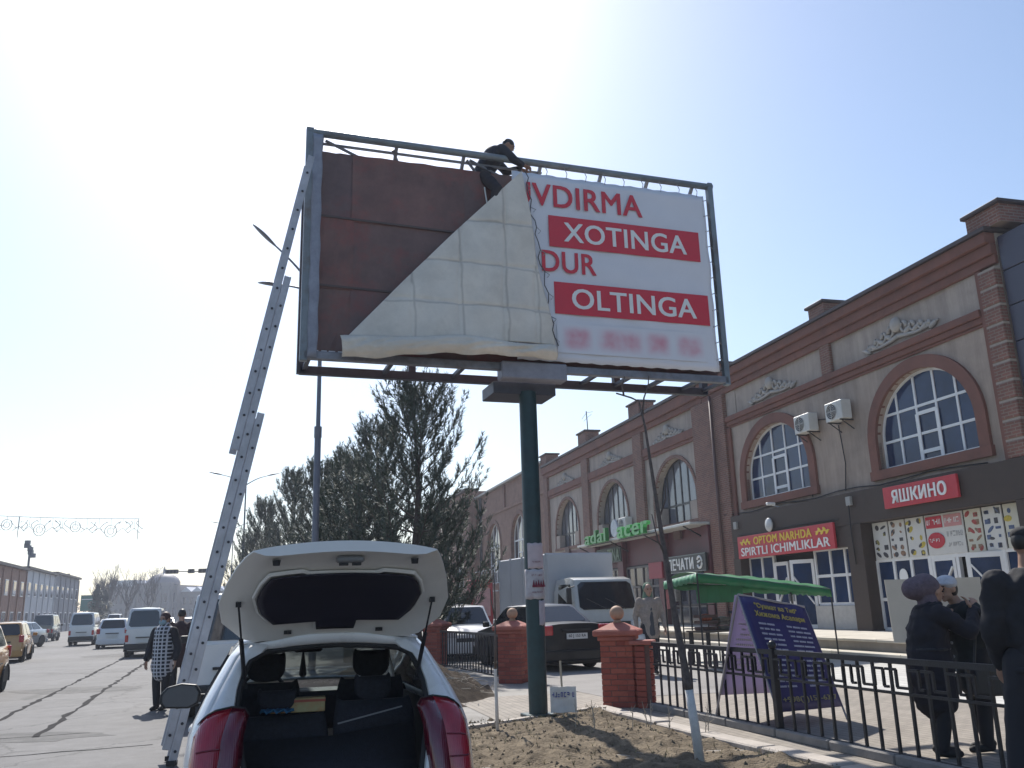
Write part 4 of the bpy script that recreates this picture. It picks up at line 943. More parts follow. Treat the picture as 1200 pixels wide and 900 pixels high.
remesh(tr, 'trousers', pm('black_leggings', (.015, .015, .02), .8), t, .016); remesh(sh, 'shoes', rubber, t, .014); remesh(hr, 'hair', pm('brown_red_hair', (.06, .025, .022), .6, var=.4, sc=40), t, .012, 1)
mk = MB(); mk.ell(c+f*.055-u*.045, (.066, .06, .055), 12, 8); remesh(mk, 'face_mask', pm('blue_mask', (.30, .42, .48), .8), t, .01)
for sg in (-1, 1): MB().ell(c+f*.084+r*sg*.033+u*.012, (.014, .012, .009), 8, 6).build('eye', pm('eye_dark', (.03, .02, .018)), t)
MB().tube([(-.17, .08, 1.32), (0, .13, 1.05), (.22, .1, .8)], .012, 6).build('bag_strap', black_metal, t)

def simple_person(label, loc, az, H, coat, trs, hat, skirt=False, stride=.0, bag=None, cat_len=.82, arms=None, hood=None):
    """standing or walking adult facing local +y"""
    t = stand(label, loc, az); k = H/1.7; bo, ct, tr, sh, hr = MB(), MB(), MB(), MB(), MB()
    fr = head(bo, V((0, .03, 1.595))*k, (0, 1, -.05), s=k); chain(bo, [V((0, 0, 1.38))*k, V((0, .015, 1.55))*k], [.062*k, .056*k]); chain(bo, [V((0, 0, .95))*k, V((0, 0, 1.3))*k], [.13*k, .15*k])
    legs(bo, tr, sh, H, .10, stride)
    A = arms or {}
    for s in (-1, 1):
        shd, elb, wr = V((s*.185, 0, 1.39))*k, V(A.get((s, 'e'), (s*.26, -.03-stride*s*.3, 1.12)))*k, V(A.get((s, 'w'), (s*.26, .06-stride*s*.5, .88)))*k
        chain(bo, [shd, elb, wr], [.05*k, .042*k, .03*k]); hand(bo, wr, wr-elb, (-s, .2, 0), k)
        chain(ct, [shd, elb, wr-(wr-elb)*.08], [.072*k, .056*k, .044*k])
    chain(ct, [V((0, 0, cat_len))*k, V((0, 0, 1.1))*k, V((0, 0, 1.33))*k], [.17*k, .165*k, .15*k]); ct.ell(V((0, 0, 1.33))*k, (.215*k, .125*k, .11*k)); ct.ell(V((0, 0, cat_len+.06))*k, (.205*k, .155*k, .13*k)); ct.ell(V((0, 0, 1.15))*k, (.2*k, .15*k, .25*k))
    c, f, u, r, s = fr
    if hood: hr.ell(c+u*.03*k-f*.05*k, (.098*k, .095*k, .115*k), 14, 10); hr.cap(c-f*.05*k-u*.05*k, V((0, -.04, 1.38))*k, .09*k, .11*k)
    else: hr.ell(c+u*.03*k-f*.022*k, (.082*k, .1*k, .095*k), 14, 10)
    remesh(bo, 'body', skin, t, .013); remesh(ct, 'coat', coat, t, .02, 4, .004); remesh(tr, 'trousers', trs, t, .018, 3, .004); remesh(sh, 'shoes', rubber, t, .014)
    remesh(hr, 'hood' if hood else 'hair', hat, t, .013, 2)
    face_bits(fr, t)
    return t, k
simple_person('person in dark clothes with back to us behind the woman in the checked coat', (-6.95, 18.6, 0), R(18), 1.66, pm('dark_maroon_coat', (.03, .014, .018), .85), pm('black_leggings', (.015, .015, .02)), black_hair, cat_len=.7)
t, k = simple_person('woman in a green headscarf and open tan cardigan walking past the brick gate pillar', (2.62, 18.2, SWZ), R(180+8), 1.76, pm('tan_cardigan', (.27, .23, .20), .9, var=.2, sc=20), pm('dark_skirt_cloth', (.025, .024, .028), .9), pm('green_headscarf', (.10, .17, .12), .85, var=.2, sc=12), stride=.16, cat_len=.75, hood=True)
sk = MB(); chain(sk, [V((0, 0, .42)), V((0, 0, .95))], [.165, .15]); remesh(sk, 'skirt', pm('dark_skirt_cloth', (.025, .024, .028)), t, .02, 3, .005)
tp = MB(); tp.cap((0, .10, .80), (0, .115, 1.30), .085, .05); remesh(tp, 'dress_front', pm('grey_dress', (.06, .065, .075), .9), t, .018)
t2 = thing('shopping_bag', 'white carrier bag in the hand of the woman in the green headscarf', 'bag', (2.38, 18.05, SWZ+.35))
mb = MB(); rows = []
for i in range(9):
    q = i/8; rows.append([((.15-.06*q**3)*math.cos(a)*(1+.1*math.sin(3*a+i)), (.07-.03*q)*math.sin(a), .44*q+.01*math.sin(5*a)) for a in [2*math.pi*j/16 for j in range(16)]])
mb.grid(rows, closed=True); mb.build('bag_body', pm('white_plastic_bag', (.55, .55, .55), .4, var=.1, sc=9), t2, smooth=True, solid=.003)
mb = MB(); mb.tube([(-.06, 0, .44), (-.03, 0, .52), (.03, 0, .52), (.06, 0, .44)], .008, 5); mb.build('handle', pm('white_plastic_bag', (.55, .55, .55)), t2)

# --- two women hugging behind the near fence; man at the right edge
def loc_w(dx, dy, z): return V((dx, dy, z))
wa = thing('person', 'woman in a black coat and mauve padded headscarf hugging another woman by the fence', 'person', (3.78, 8.42, SWZ))
bo, ct, tr, sh, hr = MB(), MB(), MB(), MB(), MB()
# body leans right towards the other woman; faces +x and slightly away
fr = head(bo, (.10, .02, 1.44), (1, .25, -.15), (0.05, 0, 1), .98); chain(bo, [V((.02, 0, 1.26)), V((.09, .01, 1.42))], [.06, .055]); chain(bo, [V((0, 0, .9)), V((.03, 0, 1.2))], [.13, .14])
for s in (-1, 1):
    hp, kn, an = V((-.0, s*.09, .86)), V((.02, s*.09, .47)), V((-.03+.03*s, s*.09, .09)); chain(bo, [hp, kn, an], [.08, .056, .04]); chain(tr, [hp, kn, an], [.1, .075, .06]); chain(sh, [an+V((-.03, 0, -.03)), an+V((.15, 0, -.05))], [.045, .034])
sA = [V((.05, -.16, 1.24)), V((.28, -.20, 1.08)), V((.44, -.02, 1.25))]; chain(bo, sA, [.05, .042, .03]); chain(ct, sA, [.085, .072, .058]); hand(bo, sA[2], (.3, .3, 1), (0, 1, 0), 1, .6)
sB = [V((.02, .16, 1.24)), V((.22, .24, 1.10)), V((.42, .20, 1.18))]; chain(bo, sB, [.05, .042, .03]); chain(ct, sB, [.085, .072, .058]); hand(bo, sB[2], (1, -.3, .3), (0, -1, 0), 1, .6)
chain(ct, [V((-.02, 0, .50)), V((-.02, 0, .8)), V((-.02, 0, 1.0)), V((.03, 0, 1.22))], [.19, .20, .18, .15]); ct.ell((.03, 0, 1.23), (.14, .2, .11)); ct.ell((-.03, 0, .70), (.20, .19, .24)); ct.ell((-.02, 0, 1.05), (.17, .20, .24))
c, f, u, r, s = fr
hr.ell(c+V((-.07, 0, .055)), (.135, .115, .115), 16, 10); hr.ell(c+V((-.17, -.01, .03)), (.12, .11, .105), 16, 10); hr.cap(c+V((-.06, 0, -.05)), V((.03, 0, 1.27)), .09, .10)
remesh(bo, 'body', skin, wa, .011); remesh(ct, 'coat', pm('black_coat_cloth', (.016, .014, .02), .9, var=.3, sc=12), wa, .014, 2, .012); remesh(tr, 'trousers', pm('black_leggings', (.015, .015, .02)), wa, .016); remesh(sh, 'shoes', rubber, wa, .014)
remesh(hr, 'headscarf', pm('mauve_knit', (.135, .10, .12), .95, var=.25, sc=25, bump=.5, bs=70), wa, .012, 3, .003); face_bits(fr, wa)
wb_ = thing('person', 'woman in a white knitted cap with a raised hand hugging the woman in black', 'person', (4.22, 8.62, SWZ))
bo, ct, tr, sh, hr = MB(), MB(), MB(), MB(), MB()
fr = head(bo, (-.13, -.02, 1.46), (-1, -.45, -.2), (-.05, 0, 1), .97); chain(bo, [V((-.02, 0, 1.27)), V((-.11, -.01, 1.42))], [.058, .055]); chain(bo, [V((.03, 0, .9)), V((0, 0, 1.22))], [.13, .14])
for s in (-1, 1):
    hp, kn, an = V((.04, s*.09, .87)), V((.03, s*.09, .48)), V((.05+.05*s, s*.09, .09)); chain(bo, [hp, kn, an], [.08, .056, .04]); chain(tr, [hp, kn, an], [.1, .075, .06]); chain(sh, [an+V((.03, 0, -.03)), an+V((-.14, 0, -.05))], [.045, .034])
sA = [V((.02, -.17, 1.25)), V((.17, -.26, 1.02)), V((-.02, -.22, 1.26))]; chain(bo, sA, [.05, .04, .028]); chain(ct, [sA[0], sA[1], sA[1].lerp(sA[2], .62)], [.085, .076, .058]); hand(bo, sA[2], (-.25, .2, 1), (-1, .4, 0), 1, .5)
sB = [V((0, .16, 1.25)), V((-.2, .22, 1.06)), V((-.36, .1, 1.12))]; chain(bo, sB, [.05, .04, .03]); chain(ct, sB, [.085, .07, .058]); hand(bo, sB[2], (-1, -.2, .1), (0, -1, 0), 1, .6)
chain(ct, [V((.04, 0, .62)), V((.03, 0, .85)), V((0, 0, 1.22))], [.17, .17, .14]); ct.ell((.0, 0, 1.24), (.13, .2, .11)); ct.ell((.04, 0, .72), (.18, .18, .2)); ct.ell((.02, 0, 1.02), (.16, .19, .24))
c, f, u, r, s = fr
cp = MB(); cp.ell(c+u*.055-f*.015, (.098, .10, .075), 16, 10); cp.lathe([(.095, 0), (.105, .015), (.098, .03)], 20, tuple(c+u*.03))
remesh(bo, 'body', skin, wb_, .011); remesh(ct, 'coat', pm('dark_green_coat', (.018, .022, .024), .9, var=.3, sc=12), wb_, .014, 2, .012); remesh(tr, 'trousers', pm('black_leggings', (.015, .015, .02)), wb_, .016); remesh(sh, 'shoes', rubber, wb_, .014)
remesh(cp, 'cap', pm('white_knit', (.50, .50, .54), .95, var=.12, sc=30, bump=.4, bs=80), wb_, .01, 2); hr.ell(c-f*.03-u*.01, (.08, .08, .09), 12, 8); remesh(hr, 'hair', black_hair, wb_, .012); face_bits(fr, wb_)
for par, x, cl in ((wa, .03, 'black_coat_cloth'), (wb_, .0, 'dark_green_coat')):
    MB().tube([(x+.10*math.cos(a), .105*math.sin(a), 1.31+.015*math.cos(a)) for a in [2*math.pi*k/20 for k in range(21)]], .026, 8).build('collar', pm(cl, (.02, .02, .02)), par, smooth=True)
for z in (.62, .74, .86, .98, 1.1): MB().ell((.17, -.06, z), (.012, .014, .014), 8, 6).build('button', pm('button_grey', (.2, .2, .2), .3), wa)
MB().tube([(.165*math.cos(a)-.02, .185*math.sin(a), .93) for a in [2*math.pi*k/24 for k in range(25)]], .016, 6).build('belt', pm('black_leather', (.014, .013, .015), .45, var=.3), wa)
for par, q in ((wa, V((.42, -.04, 1.22))), (wb_, V((.04, -.24, 1.17)))): MB().ell(q, (.06, .06, .022), 12, 6).build('cuff', pm('black_coat_cloth', (.016, .014, .02)), par, smooth=True)
bg_ = thing('handbag', 'black shoulder bag hanging beside the hugging women', 'bag', (4.2, 8.28, SWZ+.52))
mb = MB(); mb.prism([(-.17, 0), (.17, 0), (.15, .24), (-.14, .25)], -.06, .06); mb.build('bag_body', pm('black_leather', (.014, .013, .015), .45, var=.3), bg_, bevel=.03, seg=3)
MB().tube([(-.12, 0, .24), (-.05, .02, .55), (.02, .05, .74), (.08, .02, .5), (.12, 0, .24)], .012, 6).build('strap', pm('black_leather', (.014, .013, .015)), bg_)
MB().box((0, -.066, .16), (.05, .008, .03)).build('clasp', grey_metal, bg_)
mn = thing('person', 'man in a black sweater and cap cut off by the right edge', 'person', (3.41, 6.0, SWZ), R(-10)); K = 1.075
bo, ct, tr, sh, hr = MB(), MB(), MB(), MB(), MB()
fr = head(bo, V((.03, .02, 1.60))*K, (.75, .65, -.15), s=1.0); chain(bo, [V((0, 0, 1.36))*K, V((.025, .01, 1.56))*K], [.07, .062]); chain(bo, [V((0, 0, .95))*K, V((0, 0, 1.32))*K], [.15, .16])
for s in (-1, 1):
    hp, kn, an = V((-.01+s*.10, 0, .90))*K, V((-.04+s*.13, .02, .48))*K, V((-.08+s*.15, -.01, .085))*K; chain(bo, [hp, kn, an], [.08, .06, .04]); chain(tr, [hp, kn, an], [.125, .105, .09]); chain(sh, [an+V((0, -.03, -.035)), an+V((.03, .17, -.05))], [.048, .036])
    shd, elb, wr = V((s*.19, 0, 1.38))*K, V((s*.235, .02, 1.10))*K, V((s*.20, .14, .90))*K; chain(bo, [shd, elb, wr], [.055, .045, .032]); hand(bo, wr, (0, .2, -1), (-s, .3, 0), 1.05); chain(ct, [shd, elb, wr], [.095, .085, .06])
chain(ct, [V((.01, 0, .86))*K, V((0, 0, 1.1))*K, V((0, 0, 1.32))*K], [.18, .185, .17]); ct.ell(V((0, 0, 1.33))*K, (.23, .14, .12)); ct.ell(V((0, 0, 1.12))*K, (.22, .17, .27))
c, f, u, r, s = fr; rot = M((r, f, u)).transposed()
hr.ell(c+u*.03-f*.02, (.083, .10, .095), 14, 10, rot); cp = MB(); cp.ell(c+u*.065-f*.01, (.092, .11, .062), 16, 10, rot); cp.ell(c+u*.05+f*.10, (.065, .055, .012), 12, 6, rot)
remesh(bo, 'body', skin_t, mn, .012); remesh(ct, 'sweater', pm('black_sweater', (.017, .017, .022), .95, var=.3, sc=12), mn, .014, 2, .012); remesh(tr, 'trousers', pm('black_jeans', (.018, .018, .024), .9), mn, .018, 3, .004); remesh(sh, 'shoes', pm('grey_shoe', (.25, .25, .27), .6), mn, .014)
remesh(hr, 'hair', black_hair, mn, .012); remesh(cp, 'cap', pm('black_cap', (.015, .015, .018), .9), mn, .01); face_bits(fr, mn)
MB().tube([tuple(V((.085*math.cos(a), .07*math.sin(a)-.0, 1.425))*K) for a in [2*math.pi*k/20 for k in range(21)]], .022, 8).build('collar', pm('black_sweater', (.017, .017, .022)), mn, smooth=True)
MB().tube([tuple(V((.195*math.cos(a), .165*math.sin(a), .86))*K) for a in [2*math.pi*k/24 for k in range(25)]], .025, 8).build('waistband', pm('black_sweater', (.017, .017, .022)), mn, smooth=True)
# ------------------------------------------------------------------ vehicles
def paint(name, c, m=0): return pm('car_paint_'+name, c, .3, m=m, var=.05, sc=1.5, coat=.8, c2=tuple(x*.86 for x in c), thr=.62)
pw_ = paint('white', (.72, .72, .72)); pbk = pm('car_paint_black', (.010, .010, .012), .35, var=.1, sc=1.5, coat=.25, spec=.35); psil = paint('silver', (.36, .38, .40), .3); pyel = paint('taxi_yellow', (.50, .24, .045)); pgr = paint('grey', (.12, .125, .13), .2); pred = paint('dark_red', (.06, .012, .02))
cglass = pm('car_window_tint', (.010, .012, .016), .05, var=.1, spec=.9)
lamp_red = pm('tail_lamp_red', (.48, .012, .022), .15, var=.2, sc=25, coat=.6); lamp_clear = pm('head_lamp_clear', (.55, .56, .58), .1, var=.2, sc=30, coat=.6)
trim_b = pm('black_plastic_trim', (.022, .022, .024), .55); plate_m = pm('number_plate', (.68, .68, .66), .4, var=.03); tyre_m = pm('tyre_rubber', (.022, .021, .021), .85, var=.2, sc=20); rim_m = pm('wheel_rim', (.35, .36, .37), .35, m=.7)
SPEC = {
 'hatch': dict(L=3.55, W=1.56, H=1.5, gc=.2, deck=[(-1.77, .62), (-1.72, .92), (-1.4, .97), (.75, .95), (1.5, .80), (1.72, .66), (1.775, .45)], gh=(-1.66, -1.28, .45, 1.05), rw=.56, bw=.70, wb=1.18, r=.28, split=(.5,)),
 'sedan': dict(L=4.4, W=1.72, H=1.46, gc=.2, deck=[(-2.2, .60), (-2.16, .98), (-1.45, 1.02), (.9, .95), (1.9, .82), (2.14, .68), (2.2, .45)], gh=(-1.62, -.95, .42, 1.1), rw=.56, bw=.74, wb=1.28, r=.31, split=(.47,)),
 'van': dict(L=3.45, W=1.42, H=1.9, gc=.26, deck=[(-1.72, .50), (-1.70, 1.08), (-1.5, 1.1), (1.2, 1.08), (1.55, .98), (1.70, .8), (1.725, .5)], gh=(-1.68, -1.55, .75, 1.5), rw=.56, bw=.69, wb=.95, r=.27, split=(.34, .64)),
}
def quad_on(par, name, mat, c, ins, out, t=.012):
    """thin pane on the quad c = (bl, br, tr, tl), inset by ins = (l, r, b, t)"""
    c = [V(p) for p in c]
    def P(u, v): return c[0].lerp(c[1], u).lerp(c[3].lerp(c[2], u), v)
    n = (c[1]-c[0]).cross(c[3]-c[0]).normalized()
    if n.dot(V(out)) < 0: n = -n
    l, r, b, tp = ins; k = .06
    pts = [(l+k, b), (1-r-k, b), (1-r, b+k*1.5), (1-r, 1-tp-k*1.5), (1-r-k, 1-tp), (l+k, 1-tp), (l, 1-tp-k*1.5), (l, b+k*1.5)]
    A = [P(*q)+n*t for q in pts]; B = [P(*q)-n*.02 for q in pts]; m_ = MB(); kk = len(pts)
    m_.add(A+B, [tuple(range(kk))]+[(i, (i+1) % kk, kk+(i+1) % kk, kk+i) for i in range(kk)])
    return m_.build(name, mat, par)
def wheel(par, x, y, r, side, w=.19):
    tm = MB().lathe([(r*.62, -w/2), (r*.93, -w/2), (r, -w*.32), (r, w*.32), (r*.93, w/2), (r*.62, w/2)], 24, (0, 0, 0), 'x').build('wheel', tyre_m, par, smooth=50); tm.location = (x, y, r)
    o = MB().lathe([(.001, w*.30), (r*.2, w*.36), (r*.55, w*.30), (r*.64, w*.42), (r*.64, -w*.42), (.001, -w*.42)], 20, (0, 0, 0), 'x').build('rim', rim_m, tm, smooth=50)
    if side < 0: o.rotation_euler = (0, 0, math.pi)
def car(label, kind, mat, loc, az, group=None, rack=False, taxi=False, name='car', plate=None):
    s = SPEC[kind]; t = thing(name, label, 'van' if kind == 'van' else 'car', loc, -az if False else az, group)
    W, H, gc = s['W']/2, s['H'], s['gc']; rows = []
    for i, (y, zt) in enumerate(s['deck']):
        e = 1.0-.10*(abs(y)/(s['L']/2))**6
        zm = gc+(zt-gc)*.5; w0 = W*e
        q = [(0, gc), (w0*.86, gc), (w0*.97, gc+.06), (w0, zm), (w0*.985, zt-.10), (w0*.93, zt-.015), (w0*.5, zt+.02), (0, zt+.028)]
        rows.append([(x, y, z) for x, z in q]+[(-x, y, z) for x, z in reversed(q[1:-1])])
    mb = MB(); mb.grid(rows, closed=True); mb.f.append(tuple(reversed(range(len(rows[0]))))); mb.f.append(tuple(len(rows[0])*(len(rows)-1)+j for j in range(len(rows[0]))))
    mb.build('body', mat, t, smooth=35, bevel=.0)
    yb0, yt0, yt1, yb1 = s['gh']; rw, bw_ = s['rw'], s['bw']; bz = s['deck'][2][1]-.04; fz = s['deck'][3][1]-.04; tz = H-.05
    C = {'rbl': (-bw_, yb0, bz), 'rbr': (bw_, yb0, bz), 'rtl': (-rw, yt0, tz), 'rtr': (rw, yt0, tz), 'fbl': (-bw_, yb1, fz), 'fbr': (bw_, yb1, fz), 'ftl': (-rw, yt1, tz-.01), 'ftr': (rw, yt1, tz-.01)}
    mb = MB(); mb.add([C[k] for k in ('rbl', 'rbr', 'fbr', 'fbl', 'rtl', 'rtr', 'ftr', 'ftl')]+[(0, (yt0+yt1)/2, H)], [(0, 1, 5, 4), (1, 2, 6, 5), (2, 3, 7, 6), (3, 0, 4, 7), (4, 5, 8), (5, 6, 8), (6, 7, 8), (7, 4, 8)])
    mb.build('roof', mat, t, smooth=50, bevel=.045, seg=3)
    quad_on(t, 'rear_window', cglass, [C['rbl'], C['rbr'], C['rtr'], C['rtl']], (.07, .07, .12, .10), (0, -1, .3))
    quad_on(t, 'windshield', cglass, [C['fbr'], C['fbl'], C['ftl'], C['ftr']], (.05, .05, .08, .07), (0, 1, .3))
    for sg in (-1, 1):
        k = 'l' if sg < 0 else 'r'; B0_, B1_, T0_, T1_ = V(C['rb'+k]), V(C['fb'+k]), V(C['rt'+k]), V(C['ft'+k]); br = (0,)+s['split']+(1,)
        for a, b in zip(br, br[1:]):
            quad_on(t, 'side_window', cglass, [B0_.lerp(B1_, a), B0_.lerp(B1_, b), T0_.lerp(T1_, b), T0_.lerp(T1_, a)], (.06+.1*(a == 0), .06, .12, .12), (sg, 0, .3))
        for y in (-s['wb'], s['wb']):
            wheel(t, sg*(W-.10), y, s['r'], sg)
            a = MB(); pts = [(sg*(W+.006), y+(s['r']+.045)*math.cos(th), s['r']+(s['r']+.045)*math.sin(th)) for th in [math.pi*(-.06+1.12*i/12) for i in range(13)]]
            a.tube(pts, .025, 6); a.prism([(p[1], p[2]) for p in pts], sg*(W-.08), sg*(W+.004), 'yz'); a.build('wheel_arch', trim_b, t)
        yr = -s['L']/2; tzl = s['deck'][1][1]
        if kind == 'van': MB().box((sg*(W-.10), yr+.02, .72), (.12, .06, .26)).build('taillight', lamp_red, t, bevel=.015)
        elif kind == 'hatch': MB().box((sg*(W-.12), yr+.05, .86), (.17, .10, .26)).build('taillight', lamp_red, t, bevel=.03, seg=2)
        else: MB().box((sg*(W-.15), yr+.06, .87), (.30, .18, .21)).build('taillight', lamp_red, t, bevel=.03, seg=2)
        zf = .70 if kind != 'van' else .78
        MB().box((sg*(W-.23), -yr-.07, zf), (.32, .12, .16)).build('headlight', lamp_clear, t, bevel=.03, seg=2)
        MB().box((sg*(W+.08), yb1-.25, fz+.08), (.16, .09, .13)).build('side_mirror', trim_b if kind == 'van' else mat, t, bevel=.03, seg=2)
        MB().bar((sg*(W+.004), -s['wb']+.42, fz-.28), (sg*(W+.004), s['wb']-.42, fz-.28), .012, .02).build('door_trim', trim_b, t)
    MB().b2(-W*.94, W*.94, -s['L']/2-.05, -s['L']/2+.12, gc+.02, gc+.26).build('rear_bumper', trim_b if kind == 'van' else mat, t, bevel=.04, seg=2)
    MB().b2(-W*.94, W*.94, s['L']/2-.12, s['L']/2+.04, gc, gc+.26).build('front_bumper', trim_b if kind == 'van' else mat, t, bevel=.04, seg=2)
    MB().b2(-W*.5, W*.5, s['L']/2-.03, s['L']/2+.012, gc+.30, gc+.40).build('grille', trim_b, t)
    pz = {'van': .62, 'hatch': .62, 'sedan': .74}[kind]
    pl = MB().box((0, -s['L']/2-.04, pz), (.5, .03, .12)).build('number_plate', plate_m, t)
    MB().box((0, -s['L']/2-.02, pz+.13), (W*.8, .06, .04)).build('plate_trim', trim_b, t)
    if plate: text('lettering', plate, black_metal, pl, 0, pz, .42, .08, -s['L']/2-.056, .01, .003)
    MB().b2(-W*.8, W*.8, -s['L']/2+.2, s['L']/2-.2, gc-.06, gc+.01).build('underbody', trim_b, t)
    if taxi:
        MB().b2(-.28, .28, -.12, .08, H-.01, H+.12).build('roof_sign', pm('taxi_sign', (.6, .5, .2), .4), t, bevel=.02)
    if rack: MB().b2(-.5, .5, -.9, .9, H+.0, H+.04).build('roof_rack', trim_b, t)
    return t
RZ = R(18.6)
car('white microvan in the left traffic lane beside the grey minivan', 'van', pw_, (-26.0, 54.2, 0), RZ)
car('white hatchback between the two white microvans on the road', 'hatch', pw_, (-21.4, 48.0, 0), RZ, plate=None)
car('white microvan just behind the woman in the checked coat', 'van', pw_, (-15.3, 37.2, 0), RZ)
car('grey minivan driving ahead of the white microvan in the left lane', 'van', pgr, (-34.5, 66, 0), RZ)
car('dark sedan with lit red rear lamp beyond the person in dark clothes', 'sedan', pgr, (-17.2, 47.5, 0), RZ)
car('silver-roofed dark sedan coming towards us behind the yellow taxi', 'sedan', psil, (-28.6, 51.5, 0), RZ+math.pi-R(14))
car('yellow taxi hatchback in full view on the left side of the road', 'hatch', pyel, (-20.1, 35.6, 0), RZ+R(4), taxi=False)
car('yellow taxi cut off by the left edge of the picture', 'hatch', pyel, (-12.0, 19.3, 0), RZ+math.pi)
car('white car with a dark windscreen behind the yellow taxi', 'hatch', pw_, (-37.5, 63, 0), RZ+math.pi)
car('pale brown car at the left edge far behind the taxis', 'hatch', paint('sand', (.30, .22, .17)), (-38, 60.5, 0), RZ+math.pi)
car('small white sedan far down the road between the microvans', 'sedan', pw_, (-37.0, 84, 0), RZ+math.pi)
car('second small white sedan far down the road near the vans', 'sedan', pw_, (-39.0, 92, 0), RZ+math.pi)
car('white car far down the road left of the ladder', 'hatch', pw_, (-25.5, 78, 0), RZ)
car('dark blue car far down the road beside the ladder foot', 'hatch', paint('blue', (.03, .045, .08)), (-21.5, 68, 0), RZ)
for k, (kd, pt, x, y, fl, lb) in enumerate((('sedan', pbk, -41, 72, 1, 'black sedan in the far left lane behind the taxis'), ('hatch', psil, -44.5, 80, 1, 'silver hatchback far left under the houses'), ('sedan', pw_, -33.5, 74, 0, 'white sedan ahead of the white hatchback in the middle lane'), ('van', pw_, -43, 96, 1, 'tiny white microvan in the distance left of the road sign'),
    ('hatch', pred, -30, 88, 0, 'dark red hatchback far ahead in the right lane'), ('sedan', psil, -24.3, 62, 0, 'silver sedan ahead of the dark sedan in the right lane'), ('hatch', pgr, -47, 104, 1, 'grey hatchback in the distance by the conifers'), ('sedan', pw_, -29.5, 70, 0, 'white sedan between the microvans farther ahead'))):
    car(lb, kd, pt, (x, y, 0), RZ+math.pi*fl)
car('white microvan parked in front of the open hatchback', 'van', pw_, (-4.95, 15.6, 0), RZ, rack=False)
car('black sedan parked behind the brick gate pillars', 'sedan', pbk, (.38, 21.9, SWZ), R(23), plate='60 J 153 RA')
car('white car facing us behind the black sedan', 'hatch', pw_, (-1.65, 26.4, SWZ), RZ+math.pi-R(8))
v = car('pale blue-topped minibus parked near the brick block', 'van', paint('pale_blue', (.30, .38, .48)), (-3.0, 42.5, SWZ), RZ+math.pi)
t = thing('vending_box', 'red upright kiosk box beside the pale blue minibus', 'kiosk', (-1.75, 41, SWZ), RZ)
MB().b2(-.5, .5, -.4, .4, 0, 2.6).build('cabinet', pm('kiosk_red', (.35, .03, .04), .45), t, bevel=.03); MB().b2(-.36, .36, -.42, -.39, 1.0, 2.2).build('front_panel', pm('kiosk_pale', (.5, .3, .3), .4), t); MB().b2(-.3, .3, -.43, -.4, .3, .7).build('tray', trim_b, t)

# truck with a plain white box
tk = thing('box_truck', 'white box truck with wide dark windshield parked facing the road', 'truck', (2.0, 27.2, SWZ), R(180+22))
cabm = paint('truck_cab', (.55, .55, .52))
# local +y is the direction the truck faces
rows = []
for y, z0, z1, w_ in ((-.05, .55, 2.12, 1.0), (.9, .5, 2.16, 1.02), (1.25, .45, 2.08, 1.02), (1.50, .42, 1.25, 1.02), (1.62, .42, .95, 1.0), (1.66, .45, .75, .96)):
    rows.append([(-w_, y, z0), (w_, y, z0), (w_, y, (z0+z1)/2), (w_*.985, y, z1-.35*(z1 > 1.5)), (w_*.90, y, z1), (-w_*.90, y, z1), (-w_*.985, y, z1-.35*(z1 > 1.5)), (-w_, y, (z0+z1)/2)])
mb = MB(); mb.grid(rows, closed=True); mb.f.append(tuple(range(7, -1, -1))); mb.f.append(tuple(40+j for j in range(8))); mb.build('cab', cabm, tk, smooth=40, bevel=.03, seg=2)
quad_on(tk, 'windshield', cglass, [(.96, 1.52, 1.22), (-.96, 1.52, 1.22), (-.90, 1.27, 2.06), (.90, 1.27, 2.06)], (.03, .03, .03, .06), (0, 1, .3), .02)
for sg in (-1, 1):
    quad_on(tk, 'side_window', cglass, [(sg*1.02, .25, 1.25), (sg*1.02, 1.32, 1.25), (sg*.96, 1.1, 2.0), (sg*.96, .25, 2.0)], (.03, .03, .03, .05), (sg, 0, .2))
    o = MB().box((sg*1.20, 1.45, 1.65), (.16, .07, .42)).build('side_mirror', trim_b, tk, bevel=.03); MB().bar((sg*1.0, 1.4, 1.9), (sg*1.2, 1.45, 1.85), .03).build('mirror_arm', trim_b, o)
    MB().box((sg*.78, 1.64, .82), (.34, .08, .2)).build('headlight', lamp_clear, tk, bevel=.03)
    wheel(tk, sg*.85, .75, .38, sg, .24); wheel(tk, sg*.85, -2.6, .38, sg, .3)
    MB().bar((sg*.30-.25, 1.54, 1.24), (sg*.30+.35, 1.44, 1.55), .02, .02).build('wiper', trim_b, tk)
MB().b2(-1.0, 1.0, 1.58, 1.74, .42, .68).build('bumper', pm('truck_bumper', (.45, .45, .44), .5), tk, bevel=.04); MB().b2(-.6, .6, 1.655, 1.675, .74, .9).build('grille', trim_b, tk)
bxm = pm('truck_box_sheet', (.52, .53, .55), .5, var=.06, sc=1.5)
MB().b2(-1.12, 1.12, -4.3, -.18, .75, 2.92).build('cargo_box', bxm, tk, bevel=.03)
for y in (-4.2, -3.2, -2.2, -1.2, -.28): MB().b2(-1.14, 1.14, y-.03, y+.03, .76, 2.94).build('box_rib', bxm, tk)
MB().b2(-.45, .45, -4.2, 1.2, .5, .74).build('chassis', trim_b, tk)

